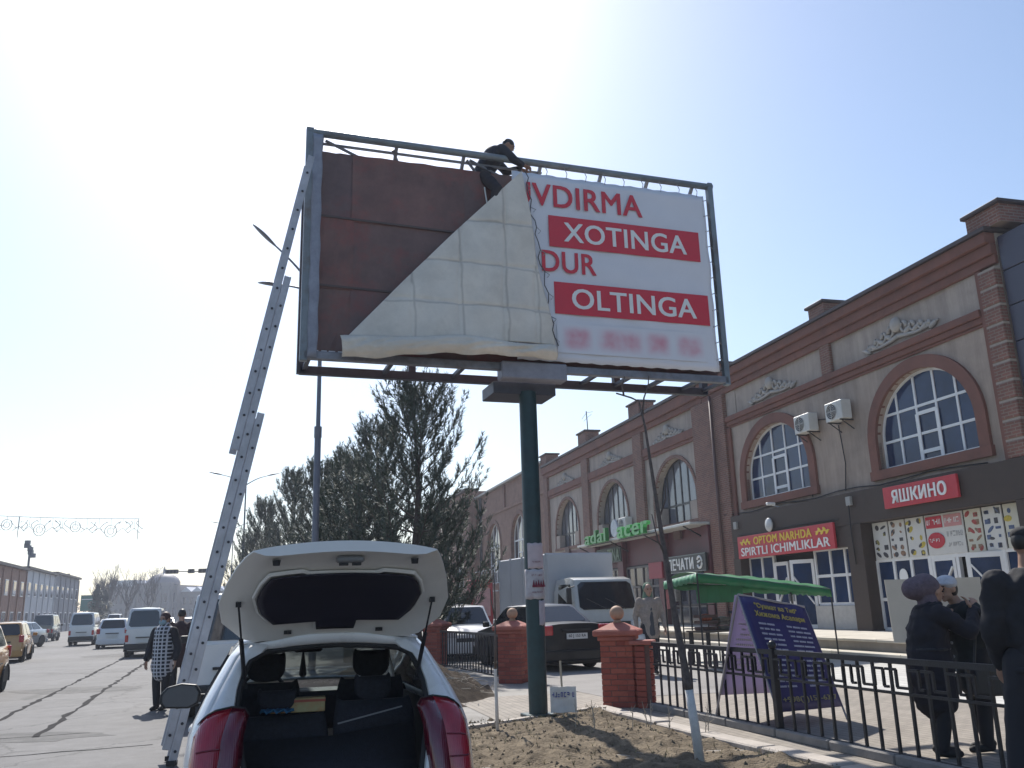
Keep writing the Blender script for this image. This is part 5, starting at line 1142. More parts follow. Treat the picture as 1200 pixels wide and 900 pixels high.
# ------------------------------------------------------------------ the hatchback with the open tailgate
hc = thing('open_hatchback', 'white hatchback in the foreground with its tailgate raised and cargo space open', 'car', (-1.02, 5.14, 0), R(17))
hp_ = pm('hatchback_white_paint', (.76, .76, .76), .28, var=.05, sc=2.5, coat=.8, c2=(.62, .615, .60), thr=.58)
ZS = [.22, .35, .5, .64, .78, .90, .97, 1.08, 1.19, 1.30, 1.375]
WS = [.74, .785, .80, .805, .80, .785, .762, .712, .652, .590, .525]
YR = [.06, .02, .0, .01, .05, .09, .13, .20, .28, .36, .41]
YFR = [3.45, 3.5, 3.52, 3.5, 3.42, 3.2, 2.82, 2.64, 2.46, 2.27, 2.12]
SS = [0, .012, .03, .055, .09, .13, .17, .24, .31, .38, .44, .465, .53, .61, .69, .77, .85, .93, .97, 1]
def interp(z, tb):
    if z <= ZS[0]: return tb[0]
    for a, b, c, d in zip(ZS, ZS[1:], tb, tb[1:]):
        if z <= b: return c+(d-c)*(z-a)/(b-a)
    return tb[-1]
def hside(z, s, sg):
    w_ = interp(z, WS); y0, y1 = interp(z, YR), interp(z, YFR)
    f = 1-.075*max(0, 1-s/.055)**2
    if s > .8: f -= .22*((s-.8)/.2)**2*(1 if z < .95 else .12)
    return (sg*w_*f, y0+(y1-y0)*s, z)
for sg in (-1, 1):
    body = MB(); gl = {}
    P = [[hside(z, s, sg) for s in SS] for z in ZS]
    for i in range(len(ZS)-1):
        for j in range(len(SS)-1):
            q = [P[i][j], P[i][j+1], P[i+1][j+1], P[i+1][j]]
            if 6 <= i <= 8 and (5 <= j <= 9 or 11 <= j <= 16):
                gl.setdefault(0 if j <= 9 else 1, MB()).add([(p[0]-sg*.006, p[1], p[2]) for p in q], [(0, 1, 2, 3)])
            else: body.add(q, [(0, 1, 2, 3)])
    body.build('side_panel', hp_, hc, smooth=38, weld=True, solid=.012)
    for k in gl: gl[k].build('side_window', glassmat('car_side_glass', (.32, .36, .40), .2, .8), hc, smooth=True, weld=True)
    # black window rubber round the openings
    for a, b in ((.13, .44), (.465, .93)):
        ring = [hside(.97, a+(b-a)*k/8, sg) for k in range(9)]+[hside(1.08, b, sg), hside(1.19, b, sg)]+[hside(1.30, b-(b-a)*k/8, sg) for k in range(9)]+[hside(1.19, a, sg), hside(1.08, a, sg), hside(.97, a, sg)]
        MB().tube([(p[0]+sg*.004, p[1], p[2]) for p in ring], .012, 6).build('window_rubber', rubber, hc)
    o = MB().box((sg*.815, 1.15, .84), (.03, .2, .035)).build('door_handle', hp_, hc, bevel=.01)
# door shut lines
for sg in (-1, 1):
    for s_ in (.452, .95): MB().tube([tuple(V(hside(z, s_, sg))+V((sg*.008, 0, 0))) for z in (.32, .5, .64, .78, .9, .97)], .004, 4).build('shut_line', rubber, hc)
# roof, windshield, bonnet, nose
def strip(rowsf, n, name, mat, solid=.012):
    rows = []
    for (y, z, w_, crown) in rowsf: rows.append([(w_*(2*i/n-1), y-.05*(1-(2*i/n-1)**2)*(name == 'roof' and y < .45)+(.10*(1-(2*i/n-1)**2) if name in ('windshield', 'bonnet') else 0), z+crown*(1-(2*i/n-1)**2)) for i in range(n+1)])
    return MB().grid(rows).build(name, mat, hc, smooth=40, solid=solid)
strip([(.41, 1.375, .525, .045), (.55, 1.385, .53, .055), (1.0, 1.40, .535, .055), (1.6, 1.395, .53, .05), (2.12, 1.375, .525, .045)], 14, 'roof', hp_)
strip([(2.12, 1.375, .525, .045), (2.27, 1.30, .59, .04), (2.46, 1.19, .652, .03), (2.64, 1.08, .712, .02), (2.82, .97, .74, .01)], 12, 'windshield', glassmat('windshield_glass', (.80, .86, .86), .15, .85), .004)
strip([(2.80, .97, .74, .03), (3.1, .92, .72, .04), (3.35, .83, .66, .04), (3.45, .70, .62, .02)], 12, 'bonnet', hp_)
MB().b2(-.66, .66, 3.36, 3.46, .2, .72).build('front_bumper', hp_, hc, bevel=.05, seg=2)
for sg in (-1, 1): MB().box((sg*.52, 3.36, .74), (.26, .2, .18)).build('headlight', lamp_clear, hc, bevel=.05, seg=2)
# rear frame between flanks and aperture
AZ = [.62, .70, .80, .92, 1.03, 1.13, 1.22, 1.285, 1.32]
AX = [.475, .485, .505, .53, .54, .53, .505, .47, .40]
for sg in (-1, 1):
    rows = []
    for z, x in zip(AZ, AX):
        o_ = hside(z, 0, sg); y0 = interp(z, YR)
        rows.append([o_, (sg*(abs(o_[0])*.6+x*.4), y0-.01, z), (sg*(x+.02), y0+.005, z), (sg*x, y0+.06, z)])
    o_ = hside(1.375, 0, sg); rows.append([o_, (sg*.44, .40, 1.375), (sg*.38, .40, 1.365), (sg*.36, .44, 1.34)])
    MB().grid(rows).build('rear_pillar', hp_, hc, smooth=50, solid=.01)
rows = [[(-.44+.88*i/12, .405-.05*(1-(2*i/12-1)**2)-.0, 1.375+.045*(1-(2*i/12-1)**2)) for i in range(13)], [(-.40+.80*i/12, .41-.02*(1-(2*i/12-1)**2), 1.34+.03*(1-(2*i/12-1)**2)) for i in range(13)], [(-.40+.80*i/12, .47, 1.32+.03*(1-(2*i/12-1)**2)) for i in range(13)]]
MB().grid(rows).build('roof_header', hp_, hc, smooth=50, solid=.01)
ring = [(-x, interp(z, YR)+.035, z) for z, x in zip(AZ, AX)]+[(-.40+.80*i/10, .43, 1.32+.028*(1-(2*i/10-1)**2)) for i in range(1, 10)]+[(x, interp(z, YR)+.035, z) for z, x in reversed(list(zip(AZ, AX)))]
ring += [(.475-.95*i/8, .035, .615) for i in range(1, 9)]
MB().tube(ring, .019, 8).build('tailgate_seal', rubber, hc, smooth=True)
rows = []
for z in (.20, .30, .42, .52, .60, .62):
    w_ = interp(z, WS)*.925; rows.append([(w_*(2*i/14-1), interp(z, YR)-.10*(1-abs(2*i/14-1)**3)*(1 if z < .6 else .8)+.06, z) for i in range(15)])
rows.append([(.62*(2*i/14-1), .12, .63) for i in range(15)])
MB().grid(rows).build('rear_bumper', hp_, hc, smooth=40, solid=.01)
MB().b2(-.25, .25, -.06, -.03, .44, .55).build('number_plate', plate_m, hc)
# tail lamps
def lens_mat(name, c):
    mt = pm(name, c, .1, var=.25, sc=7, coat=1.0); t = mt.node_tree; n = t.nodes; b = n['Principled BSDF']; b.inputs['Subsurface Weight'].default_value = .0
    if 'ribs' not in n:
        w_ = n.new('ShaderNodeTexWave'); w_.name = 'ribs'; w_.bands_direction = 'X'; w_.inputs['Scale'].default_value = 28; w_.inputs['Distortion'].default_value = .4; tc = n.new('ShaderNodeTexCoord'); t.links.new(tc.outputs['Object'], w_.inputs['Vector'])
        bp = n.new('ShaderNodeBump'); bp.inputs['Strength'].default_value = .35; bp.inputs['Distance'].default_value = .004; t.links.new(w_.outputs[0], bp.inputs['Height']); t.links.new(bp.outputs[0], b.inputs['Normal'])
    return mt
for sg in (-1, 1):
    rows = []; n = 12; top = [1.0, 1.035, 1.045, 1.03, 1.01, .985, .96]; bot = [.60, .58, .575, .58, .59, .60, .62]
    for k in range(n+1):
        t = k/n; row = []
        for c in range(7):
            z = bot[c]+(top[c]-bot[c])*t; y0 = interp(z, YR); wz = interp(z, WS); b = .026*math.sin(math.pi*min(1, max(0, .05+.9*t)))**.6*(0 if c in (0, 6) else 1)
            inn = wz*.925-.235+.03*abs(t-.5)
            row.append([(inn, y0+.006), (inn+.035, y0-.014-b), (inn*.5+wz*.4625, y0-.02-b), (wz*.885, y0-.012-b*.8), (wz*.925, y0-.006-b*.5), (wz*.95, y0+.018), (wz*.962, y0+.045)][c])
            row[-1] = (sg*row[-1][0], row[-1][1], z)
        rows.append(row)
    tl = MB().grid([r_[2:] for r_ in rows]).build('taillight', lens_mat('rear_lamp_red', (.36, .012, .028)), hc, smooth=True, solid=.008)
    MB().grid([r_[:3] for r_ in rows]).build('inner_lens', lens_mat('rear_lamp_maroon', (.13, .008, .022)), tl, smooth=True, solid=.008)
    for q in (.38, .62):
        r_ = rows[int(q*12)]; MB().tube([(p[0]*1.004, p[1]-.006, p[2]) for p in r_[2:5]], .005, 4).build('lamp_rib', pm('rear_lamp_dark', (.16, .006, .015), .2), tl)
    MB().tube([(p[0]*1.002, p[1]-.002, p[2]+.004) for p in rows[-1]], .006, 5).build('lamp_gasket', rubber, tl)
# interior
tr_in = pm('interior_dark_plastic', (.028, .027, .032), .7, var=.2, sc=20); fab = pm('seat_navy_fabric', (.022, .024, .034), .95, var=.35, sc=35, bump=.3, bs=120)
MB().b2(-.68, .68, .12, 2.7, .30, .42).build('floor', tr_in, hc)
MB().b2(-.62, .62, 2.45, 2.75, .62, .93).build('dashboard', tr_in, hc, bevel=.05, seg=2)
for sg in (-1, 1): MB().grid([[(sg*(interp(z, WS)*.93-.03), y, z) for y in (.10+.3*(z > 1), .5, 1.0, 1.6, 2.5)] for z in (.42, .7, .95)]).build('side_trim', tr_in, hc, solid=.01)
MB().grid([[(x, y, 1.36+.045*(1-(x/.5)**2)) for x in (-.5, -.25, 0, .25, .5)] for y in (.47, 1.2, 2.05)]).build('headliner', pm('headliner_grey', (.16, .155, .15), .9), hc, solid=.006)
def cushion(name, x0, x1, y0, z0, y1, z1, th, mat, par=hc):
    rows = []; n = 10
    for i in range(n+1):
        t = i/n; e = 1-.12*abs(2*t-1)**4; cy, cz = y0+(y1-y0)*t, z0+(z1-z0)*t; row = []
        for k in range(16):
            a = 2*math.pi*k/16; sx_ = math.copysign(abs(math.cos(a))**.5, math.cos(a)); sy_ = math.copysign(abs(math.sin(a))**.6, math.sin(a))
            row.append(((x0+x1)/2+(x1-x0)/2*e*sx_, cy+th/2*sy_*(e if t < .95 else .7), cz+.02*math.cos(a*2)))
        rows.append(row)
    m_ = MB(); m_.grid(rows, closed=True); m_.f.append(tuple(range(16))); m_.f.append(tuple(16*n+k for k in range(15, -1, -1)))
    return m_.build(name, mat, par, smooth=True)
cushion('rear_seat_back', -.56, .02, .62, .42, .80, .92, .13, fab); cushion('rear_seat_back', .04, .56, .60, .42, .74, .99, .13, fab)
MB().bar((.05, .50, .885), (.44, .48, .965), .012, .008).build('parcel_shelf_edge', pm('shelf_grey', (.20, .20, .21), .6), hc)
cushion('rear_seat_base', -.56, .56, .8, .42, 1.15, .52, .16, fab)
MB().grid([[(-.47, .10, .63), (0, .08, .635), (.47, .10, .63)], [(-.5, .35, .66), (0, .36, .68), (.5, .34, .67)], [(-.52, .60, .80), (0, .60, .80), (.52, .58, .86)]]).build('cargo_cloth', fab, hc, smooth=True, solid=.02)
for sg in (-1, 1):
    cushion('front_seat_back', sg*.36-.24, sg*.36+.24, 1.50, .50, 1.32, 1.08, .13, fab)
    cushion('headrest', sg*.36-.13, sg*.36+.13, 1.33, 1.11, 1.30, 1.27, .09, fab)
    cushion('rear_headrest', sg*.30-.12, sg*.30+.12, .80, .97 if sg < 0 else 1.0, .80, 1.07 if sg < 0 else 1.13, .08, fab)
st_ = MB(); st_.tube([(-.36+.18*math.cos(a), 2.28+.05*math.sin(a), .92+.17*math.sin(a)) for a in [2*math.pi*k/20 for k in range(21)]], .016, 8); st_.build('steering_wheel', tr_in, hc, smooth=True)
MB().box((-.02, 2.18, 1.27), (.22, .03, .065)).build('rear_view_mirror', tr_in, hc, bevel=.015); MB().bar((-.02, 2.18, 1.29), (-.02, 2.2, 1.39), .015).build('mirror_stalk', tr_in, hc)
MB().cap((-.06, 2.15, 1.08), (-.06, 2.15, 1.24), .03, .008).build('hanging_charm', tr_in, hc)
# tailgate, swung up on the roof hinges
HP = [(.41, 1.405), (.30, 1.50), (.15, 1.61), (.0, 1.71), (-.15, 1.79), (-.27, 1.84), (-.36, 1.865)]
HW = [.53, .645, .665, .625, .575, .53, .492]
tg = bpy.data.objects.new('tailgate', None); COL.objects.link(tg); tg.parent = hc
def hg(off, k=1.0, n=16, lo=0, hi=6):
    rows = []
    for i in range(lo, hi+1):
        (y, z), w_ = HP[i], HW[i]*k; p0, p1 = HP[max(0, i-1)], HP[min(6, i+1)]; d = V((0, p1[0]-p0[0], p1[1]-p0[1])).normalized(); nn = V((0, -d.z, d.y))
        if nn.z > 0: nn = -nn
        rows.append([(w_*(2*j/n-1), y+nn.y*(off*(1-.6*abs(2*j/n-1)**6))-.02*(1-(2*j/n-1)**2)*(i == 6), z+nn.z*off*(1-.9*abs(2*j/n-1)**8)+.045*(1-(2*j/n-1)**2)) for j in range(n+1)])
    return rows
out = hg(-.005); inn = hg(.055, .995)
MB().grid(out).build('outer_skin', hp_, tg, smooth=45)
inm = pm('tailgate_inner_paint', (.70, .69, .66), .4, var=.06, sc=2, c2=(.58, .57, .54), thr=.6)
MB().grid(inn).build('inner_skin', inm, tg, smooth=45)
rim = MB(); bo_, bi_ = [], []
for rws, lst in ((out, bo_), (inn, bi_)):
    lst += [tuple(p) for p in rws[0]]+[tuple(r_[-1]) for r_ in rws[1:]]+[tuple(p) for p in reversed(rws[-1][:-1])]+[tuple(r_[0]) for r_ in reversed(rws[1:-1])]
rim.grid([bo_, bi_], closed=True); rim.build('rim', inm, tg, smooth=40)
def on_gate(x, a, off):
    f = a*6; i = min(5, int(f)); t = f-i; (y0, z0), (y1, z1) = HP[i], HP[i+1]; w_ = HW[i]+(HW[i+1]-HW[i])*t
    q = x/w_
    def nv(i):
        p0, p1 = HP[max(0, i-1)], HP[min(6, i+1)]; d = V((0, p1[0]-p0[0], p1[1]-p0[1])).normalized(); v = V((0, -d.z, d.y)); return -v if v.z > 0 else v
    nn = nv(i).lerp(nv(i+1), t)
    return V((x, y0+(y1-y0)*t, z0+(z1-z0)*t+.045*(1-q*q)))+nn*off
# raised pressed frame and the dark glass with trim
ro, ri = [], []
shp = [(-.36, .20), (-.12, .20), (-.11, .12), (.11, .12), (.12, .20), (.37, .21), (.44, .32), (.465, .46), (.43, .58), (.385, .65), (.22, .66), (.18, .63), (-.18, .63), (-.22, .66), (-.385, .65), (-.425, .57), (-.46, .44), (-.435, .31)]
g_ = MB(); ctr = on_gate(0, .42, .074); up_, lo_ = [on_gate(x, a, .075) for x, a in shp], [on_gate(x, a, .05) for x, a in shp]
# fill by strips so that the pane follows the curve of the gate
NX = 24
import bisect
def span(a):
    xs = []
    for (x0, a0), (x1, a1) in zip(shp, shp[1:]+shp[:1]):
        if (a0-a)*(a1-a) < 0: xs.append(x0+(x1-x0)*(a-a0)/(a1-a0))
    return (min(xs), max(xs)) if xs else None
rows = []
for a in [.1205, .15, .198, .2005, .211, .25, .3, .361, .421, .463, .523, .573, .601, .6285, .645, .6545]:
    s_ = span(a)
    if s_: rows.append([on_gate(s_[0]+(s_[1]-s_[0])*j/NX, a, .090) for j in range(NX+1)])
MB().grid(rows).build('rear_window', pm('tailgate_dark_glass', (.020, .019, .032), .5, var=.15, sc=6, spec=.3), tg, smooth=45, solid=.008)
MB().tube([tuple(on_gate((x0+(x1-x0)*k/6)*1.03, .42+(a0+(a1-a0)*k/6-.42)*1.05, .072)) for (x0, a0), (x1, a1) in zip(shp, shp[1:]+shp[:1]) for k in range(6)], .012, 6).build('window_rubber', inm, tg)
q = on_gate(.02, .86, .075); lt_ = MB().box(q, (.15, .075, .035)).build('latch', pm('latch_grey', (.16, .16, .16), .5), tg, bevel=.01)
for sx in (-1, 1):
    MB().box(q+V((sx*.035, -.0, -.022)), (.045, .05, .02)).build('latch_opening', rubber, lt_)
    p = on_gate(sx*.37, .93, .06); MB().lathe([(.001, -.03), (.018, -.03), (.022, 0), (.001, 0)], 10, tuple(p)).build('rubber_stop', rubber, tg)
    p = on_gate(sx*.27, .07, .06); MB().lathe([(.001, -.012), (.022, -.012), (.022, .01), (.001, .01)], 12, tuple(p)).build('grommet', rubber, tg)
    p = on_gate(sx*.27, .0, .03); MB().box(p+V((0, .03, -.015)), (.10, .06, .02)).build('hinge', hp_, tg)
    pu = on_gate(sx*.555, .36, .05); pb = V((sx*.50, .33, 1.14))
    o = MB().tube([tuple(pu), tuple(pu.lerp(pb, .45))], .006, 8).build('gas_strut', black_metal, hc); MB().tube([tuple(pu.lerp(pb, .42)), tuple(pb)], .013, 8).build('strut_sleeve', black_metal, o)
    MB().box(pu, (.03, .03, .03)).build('strut_mount', rubber, o); MB().box(pb, (.03, .03, .03)).build('strut_mount', rubber, o)
# mirrors
for sg in (-1, 1):
    po = [(-.15, -.045), (-.12, -.085), (.06, -.095), (.13, -.06), (.145, .02), (.11, .075), (.0, .088), (-.10, .065), (-.145, .02)]; po = [(sg*.95-sg*x, .962+z) for x, z in po]
    cy_ = (sg*.95, .962); o = MB().prism(po, 2.16, 2.21).build('side_mirror', trim_b, hc, smooth=40, bevel=.012, seg=2)
    rows = [[(cy_[0]+(x-cy_[0])*f_, y_, cy_[1]+(z-cy_[1])*f_) for x, z in po] for y_, f_ in ((2.205, .98), (2.24, .9), (2.27, .7), (2.285, .35), (2.288, .02))]
    MB().grid(rows, closed=True).build('mirror_shell', hp_, o, smooth=True)
    MB().prism([(cy_[0]+(x-cy_[0])*.86, cy_[1]+(z-cy_[1])*.84) for x, z in po], 2.15, 2.158).build('mirror_glass', pm('mirror_glass', (.16, .18, .20), .1, m=.7, var=.05), o)
    MB().bar((sg*.76, 2.3, .93), (sg*.9, 2.25, .94), .06, .05).build('mirror_arm', trim_b, o)
for sg in (-1, 1):
    wheel(hc, sg*.70, .55, .28, sg); wheel(hc, sg*.70, 2.90, .28, sg)
    for y in (.55, 2.90):
        a = MB(); pts = [(sg*.812, y+.325*math.cos(th), .28+.325*math.sin(th)) for th in [math.pi*(-.06+1.12*i/12) for i in range(13)]]
        a.prism([(p[1], p[2]) for p in pts], sg*.72, sg*.812, 'yz'); a.build('wheel_arch', trim_b, hc)
# things left in the cargo space
wq = hc.matrix_world
def hloc(x, y, z):
    c, s = math.cos(R(17)), math.sin(R(17)); return (-1.02+x*c-y*s, 5.14+x*s+y*c, z)
t = thing('cardboard_box', 'small orange and yellow carton on the seat back inside the open hatchback', 'box', hloc(-.17, .82, .935), R(12))
MB().b2(-.17, .17, -.05, .05, 0, .085).build('carton', pm('carton_print', (.42, .22, .09), .6, var=.3, sc=9, c2=(.45, .40, .20), thr=.5), t, bevel=.004); MB().b2(-.172, .172, -.052, .052, .06, .075).build('lid_band', pm('carton_red', (.40, .10, .06), .6), t)
t = thing('blue_cloth', 'crumpled blue cloth beside the carton inside the open hatchback', 'cloth', hloc(-.30, .70, .94), R(10))
rows = [[(.10*(a/5-1), .05*(b/3-1), .02+.015*math.sin(a*2.1+b)*math.cos(b*1.7)) for a in range(11)] for b in range(7)]
MB().grid(rows).build('fabric', pm('blue_fabric', (.04, .16, .30), .8), t, smooth=True, solid=.006)
# ------------------------------------------------------------------ brick gate pillars
from mathutils import noise as mnoise
pbr = [pm('pillar_brick_a', (.34, .085, .058), .85, var=.2, sc=14, bump=.3, bs=60), pm('pillar_brick_b', (.29, .07, .05), .85, var=.2, sc=14, bump=.3, bs=60), pm('pillar_brick_c', (.38, .105, .07), .85, var=.2, sc=14, bump=.3, bs=60)]
mort = pm('pillar_mortar', (.16, .10, .085), .95, var=.2, sc=20); pcap = pm('pillar_cap_paint', (.36, .115, .085), .75, var=.15, sc=8, bump=.2, bs=30); pball = pm('pillar_ball', (.42, .26, .17), .7, var=.15, sc=10)
bl_, bs_ = [], []
for mt in pbr:
    a = MB().box((0, .05, .033), (.224, .1, .066)).mesh('brick', .005); a.materials.append(mt); bl_.append(a)
    a = MB().box((0, .05, .033), (.127, .1, .066)).mesh('brick_half', .005); a.materials.append(mt); bs_.append(a)
def pillar(label, loc, rz, nc=12):
    t = thing('brick_pillar', label, 'pillar', loc, rz, 'brick gate pillars'); ch = .075
    MB().b2(-.222, .222, -.222, .222, 0, nc*ch).build('mortar_core', mort, t)
    for c in range(nc):
        for k in range(4):
            R_ = M.Rotation(k*math.pi/2, 3, 'Z'); seq = [(.224, bl_), (.127, bs_)] if (c+k) % 2 else [(.127, bs_), (.224, bl_)]; x = -.23
            for w_, lst in seq:
                p = R_ @ V((x+w_/2, -.23+rnd.uniform(-.003, .003), c*ch+.006)); inst('brick', rnd.choice(lst), t, p, k*math.pi/2+rnd.uniform(-.012, .012)); x += w_+.009
    z = nc*ch
    cp_ = MB(); cp_.b2(-.26, .26, -.26, .26, z, z+.06); cp_.build('cap_course', pcap, t, bevel=.01); MB().b2(-.32, .32, -.32, .32, z+.062, z+.15).build('cap_slab', pcap, t, bevel=.02)
    q = MB(); q.add([(-.28, -.28, z+.151), (.28, -.28, z+.151), (.28, .28, z+.151), (-.28, .28, z+.151), (-.09, -.09, z+.24), (.09, -.09, z+.24), (.09, .09, z+.24), (-.09, .09, z+.24)], [(0, 1, 5, 4), (1, 2, 6, 5), (2, 3, 7, 6), (3, 0, 4, 7), (4, 5, 6, 7)]); q.build('cap_top', pcap, t)
    b_ = MB(); b_.lathe([(.001, z+.238), (.07, z+.24), (.05, z+.27), (.05, z+.29)]+[(.105*math.cos(a), z+.375+.105*math.sin(a)) for a in [R(-62+i*15.2) for i in range(10)]]+[(.001, z+.481)], 18); b_.build('ball', pball, t, smooth=True)
    return t
pillar('brick gate pillar with ball finial right of the billboard pole', (1.42, 13.12, SWZ), R(-15))
pillar('brick gate pillar partly behind the billboard pole on its left', (-.13, 17.5, SWZ), R(-18))
pillar('brick pillar behind the raised tailgate at the far fence end', (-2.1, 22.7, SWZ), R(-18))
pb2 = thing('fence_pier', 'small plain brick pier between the gate pillar and the iron fence', 'pillar', (1.73, 12.86, SWZ), R(-15))
MB().b2(-.10, .10, -.10, .10, 0, .84).build('mortar_core', mort, pb2)
for c in range(11):
    for k in range(4):
        p = M.Rotation(k*math.pi/2, 3, 'Z') @ V((-.03, -.14, c*.075+.006)); o = inst('brick', rnd.choice(bs_), pb2, p, k*math.pi/2)
MB().b2(-.17, .17, -.17, .17, .84, .90).build('cap_slab', pcap, pb2, bevel=.01)

# ------------------------------------------------------------------ iron fence
bar_m = MB().b2(-.012, .012, -.012, .012, 0, 1).mesh('bar'); bar_m.materials.append(black_metal)
def fence(label, a, b, n, zt=.98, zb=.20, meander=True, posts=(True, True)):
    a, b = V((*a, 0)), V((*b, 0)); L = (b-a).length; ang = math.atan2(b.y-a.y, b.x-a.x); t = thing('iron_fence', label, 'fence', (a.x, a.y, 0), ang)
    MB().b2(0, L, -.02, .02, zt-.025, zt+.025).build('top_rail', black_metal, t); MB().b2(0, L, -.012, .012, zb-.015, zb+.015).build('bottom_rail', black_metal, t)
    zm = zt-.27
    if meander: MB().b2(0, L, -.012, .012, zm-.012, zm+.012).build('middle_rail', black_metal, t)
    st = L/n
    for i in range(1, n): inst('bar', bar_m, t, (i*st, rnd.uniform(-.004, .004), zb), rot=(rnd.uniform(-.008, .008), rnd.uniform(-.012, .012), 0), scale=(1, 1, zt-zb))
    if meander:
        for i in range(0, n-1, 2):
            x0, x1 = i*st+st*.15, (i+2)*st-st*.15; mb = MB(); q = [(x0-st*.35, zt-.07), (x0+st*.25, zt-.07), (x0+st*.25, zm+.05), (x0+st*.95, zm+.05), (x0+st*.95, zt-.07), (x0+st*1.5, zt-.07), (x0+st*1.5, zm+.05), (x0+st*1.75, zm+.05)]
            for p0, p1 in zip(q, q[1:]): mb.bar((p0[0], -.018, p0[1]), (p1[0], -.018, p1[1]), .022, .022, up=(0, 1, 0))
            mb.build('meander', black_metal, t)
    for x, on in ((0, posts[0]), (L, posts[1])):
        if on:
            p = MB().b2(x-.035, x+.035, -.035, .035, SWZ, zt+.03).build('post', black_metal, t, bevel=.004); MB().ell((x, 0, zt+.07), (.045, .045, .05), 12, 8).build('knob', black_metal, p, smooth=True)
    return t
fence('black iron fence panel between the brick pier and the post before the purple sign', (1.82, 12.55), (2.72, 9.86), 14, posts=(False, True))
fence('black iron fence panel in front of the hugging women', (2.74, 9.80), (4.30, 4.75), 24, posts=(False, True))
fence('black iron fence between the two far brick pillars', (-.38, 18.0), (-1.95, 22.4), 22, meander=False, posts=(False, False))
fence('low far iron fence running on behind the tailgate', (-2.25, 23.0), (-4.6, 29.6), 26, meander=False, posts=(False, True))
# low kerb wall under the near fence and pale kerb stones along the bed
kw = MB().box((0, 0, .045), (.16, .95, .09)).mesh('kerb_block', .012); kw.materials.append(pm('fence_plinth', (.22, .205, .19), .9, var=.2, sc=6, bump=.3, bs=40))
fp = thing('fence_plinth', 'low concrete plinth under the near iron fence', 'plinth', (0, 0, 0))
pth = [V((1.8, 12.6, 0)), V((2.72, 9.84, 0)), V((3.53, 7.25, 0)), V((4.3, 4.7, 0))]
for a, b in zip(pth, pth[1:]):
    n = max(1, round((b-a).length/.97)); an = math.atan2(-(b-a).x, (b-a).y)
    for i in range(n): p = a.lerp(b, (i+.5)/n); inst('kerb_block', kw, fp, (p.x, p.y, SWZ), an+rnd.uniform(-.01, .01), scale=(1, (b-a).length/n/.97, 1))
bk = thing('bed_kerb', 'pale kerb stones edging the earth bed beside the iron fence', 'kerb', (0, 0, 0))
km2 = MB().box((0, 0, .05), (.22, .97, .10)).mesh('kerb_stone', .015); km2.materials.append(pm('pale_kerb', (.40, .355, .31), .85, var=.2, sc=5, bump=.3, bs=30))
pth = [V((1.05, 12.72, 0)), V((1.95, 9.95, 0)), V((2.72, 7.9, 0)), V((3.8, 4.7, 0))]
for a, b in zip(pth, pth[1:]):
    n = max(1, round((b-a).length/1.0)); an = math.atan2(-(b-a).x, (b-a).y)
    for i in range(n): p = a.lerp(b, (i+.5)/n); inst('kerb_stone', km2, bk, (p.x, p.y, SWZ-.035+rnd.uniform(-.01, .006)), an+rnd.uniform(-.02, .02), scale=(1, (b-a).length/n, 1))
pth = [V((1.0, 12.78, 0)), V((-1.6, 10.3, 0))]
for i in range(4): p = pth[0].lerp(pth[1], (i+.5)/4); inst('kerb_stone', km2, bk, (p.x, p.y, SWZ-.06), math.atan2(-(pth[1]-pth[0]).x, (pth[1]-pth[0]).y)+rnd.uniform(-.02, .02), scale=(.5, .9, 1))

# ------------------------------------------------------------------ earth bed, soil heap
def dirtmat(name, c1, c2, sc=3):
    mt = bpy.data.materials.new(name); mt.use_nodes = True; t = mt.node_tree; n = t.nodes; l = t.links; b = n['Principled BSDF']; b.inputs['Roughness'].default_value = .95; b.inputs['Specular IOR Level'].default_value = .1
    tc = n.new('ShaderNodeTexCoord'); a = n.new('ShaderNodeTexNoise'); a.inputs['Scale'].default_value = sc; a.inputs['Detail'].default_value = 10; a.inputs['Roughness'].default_value = .75; l.new(tc.outputs['Object'], a.inputs['Vector'])
    cr = n.new('ShaderNodeValToRGB'); e = cr.color_ramp.elements; e[0].position = .33; e[0].color = (*c1, 1); e[1].position = .66; e[1].color = (*c2, 1); l.new(a.outputs[0], cr.inputs[0])
    l.new(cr.outputs[0], b.inputs['Base Color']); f = n.new('ShaderNodeTexNoise'); f.inputs['Scale'].default_value = 45; f.inputs['Detail'].default_value = 6; l.new(tc.outputs['Object'], f.inputs['Vector'])
    bp = n.new('ShaderNodeBump'); bp.inputs['Strength'].default_value = .8; bp.inputs['Distance'].default_value = .03; l.new(f.outputs[0], bp.inputs['Height']); l.new(bp.outputs[0], b.inputs['Normal']); return mt
dirt = dirtmat('dry_bed_earth', (.085, .066, .047), (.255, .205, .145), 4); soil = dirtmat('dark_heap_soil', (.028, .022, .018), (.085, .066, .05), 5)
FL, FR, NR, NL = V((-1.5, 10.35, 0)), V((1.0, 12.7, 0)), V((3.68, 4.8, 0)), V((.45, 4.6, 0))
def bedz(x, y): return SWZ+.05+.07*mnoise.fractal(V((x*1.4, y*1.4, 0)), .9, 2, 7)+.035*mnoise.noise(V((x*7, y*7, 3)))
rows = []; NXB, NYB = 110, 170
for j in range(NYB+1):
    v = j/NYB; l_, r_ = FL.lerp(NL, v), FR.lerp(NR, v); row = []
    for i in range(NXB+1):
        u = i/NXB; p = l_.lerp(r_, u); ed = min(1, min(u, 1-u, v)*14)
        row.append((p.x, p.y, SWZ+.002+(bedz(p.x, p.y)-SWZ)*ed))
    rows.append(row)
struct(MB().grid(rows).build('earth_bed', dirt, None, smooth=True))
def bedpt():
    v = rnd.random()**1.6; u = rnd.uniform(.03, .97); p = FL.lerp(NL, v).lerp(FR.lerp(NR, v), u); return V((p.x, p.y, bedz(p.x, p.y)))
mb = MB()
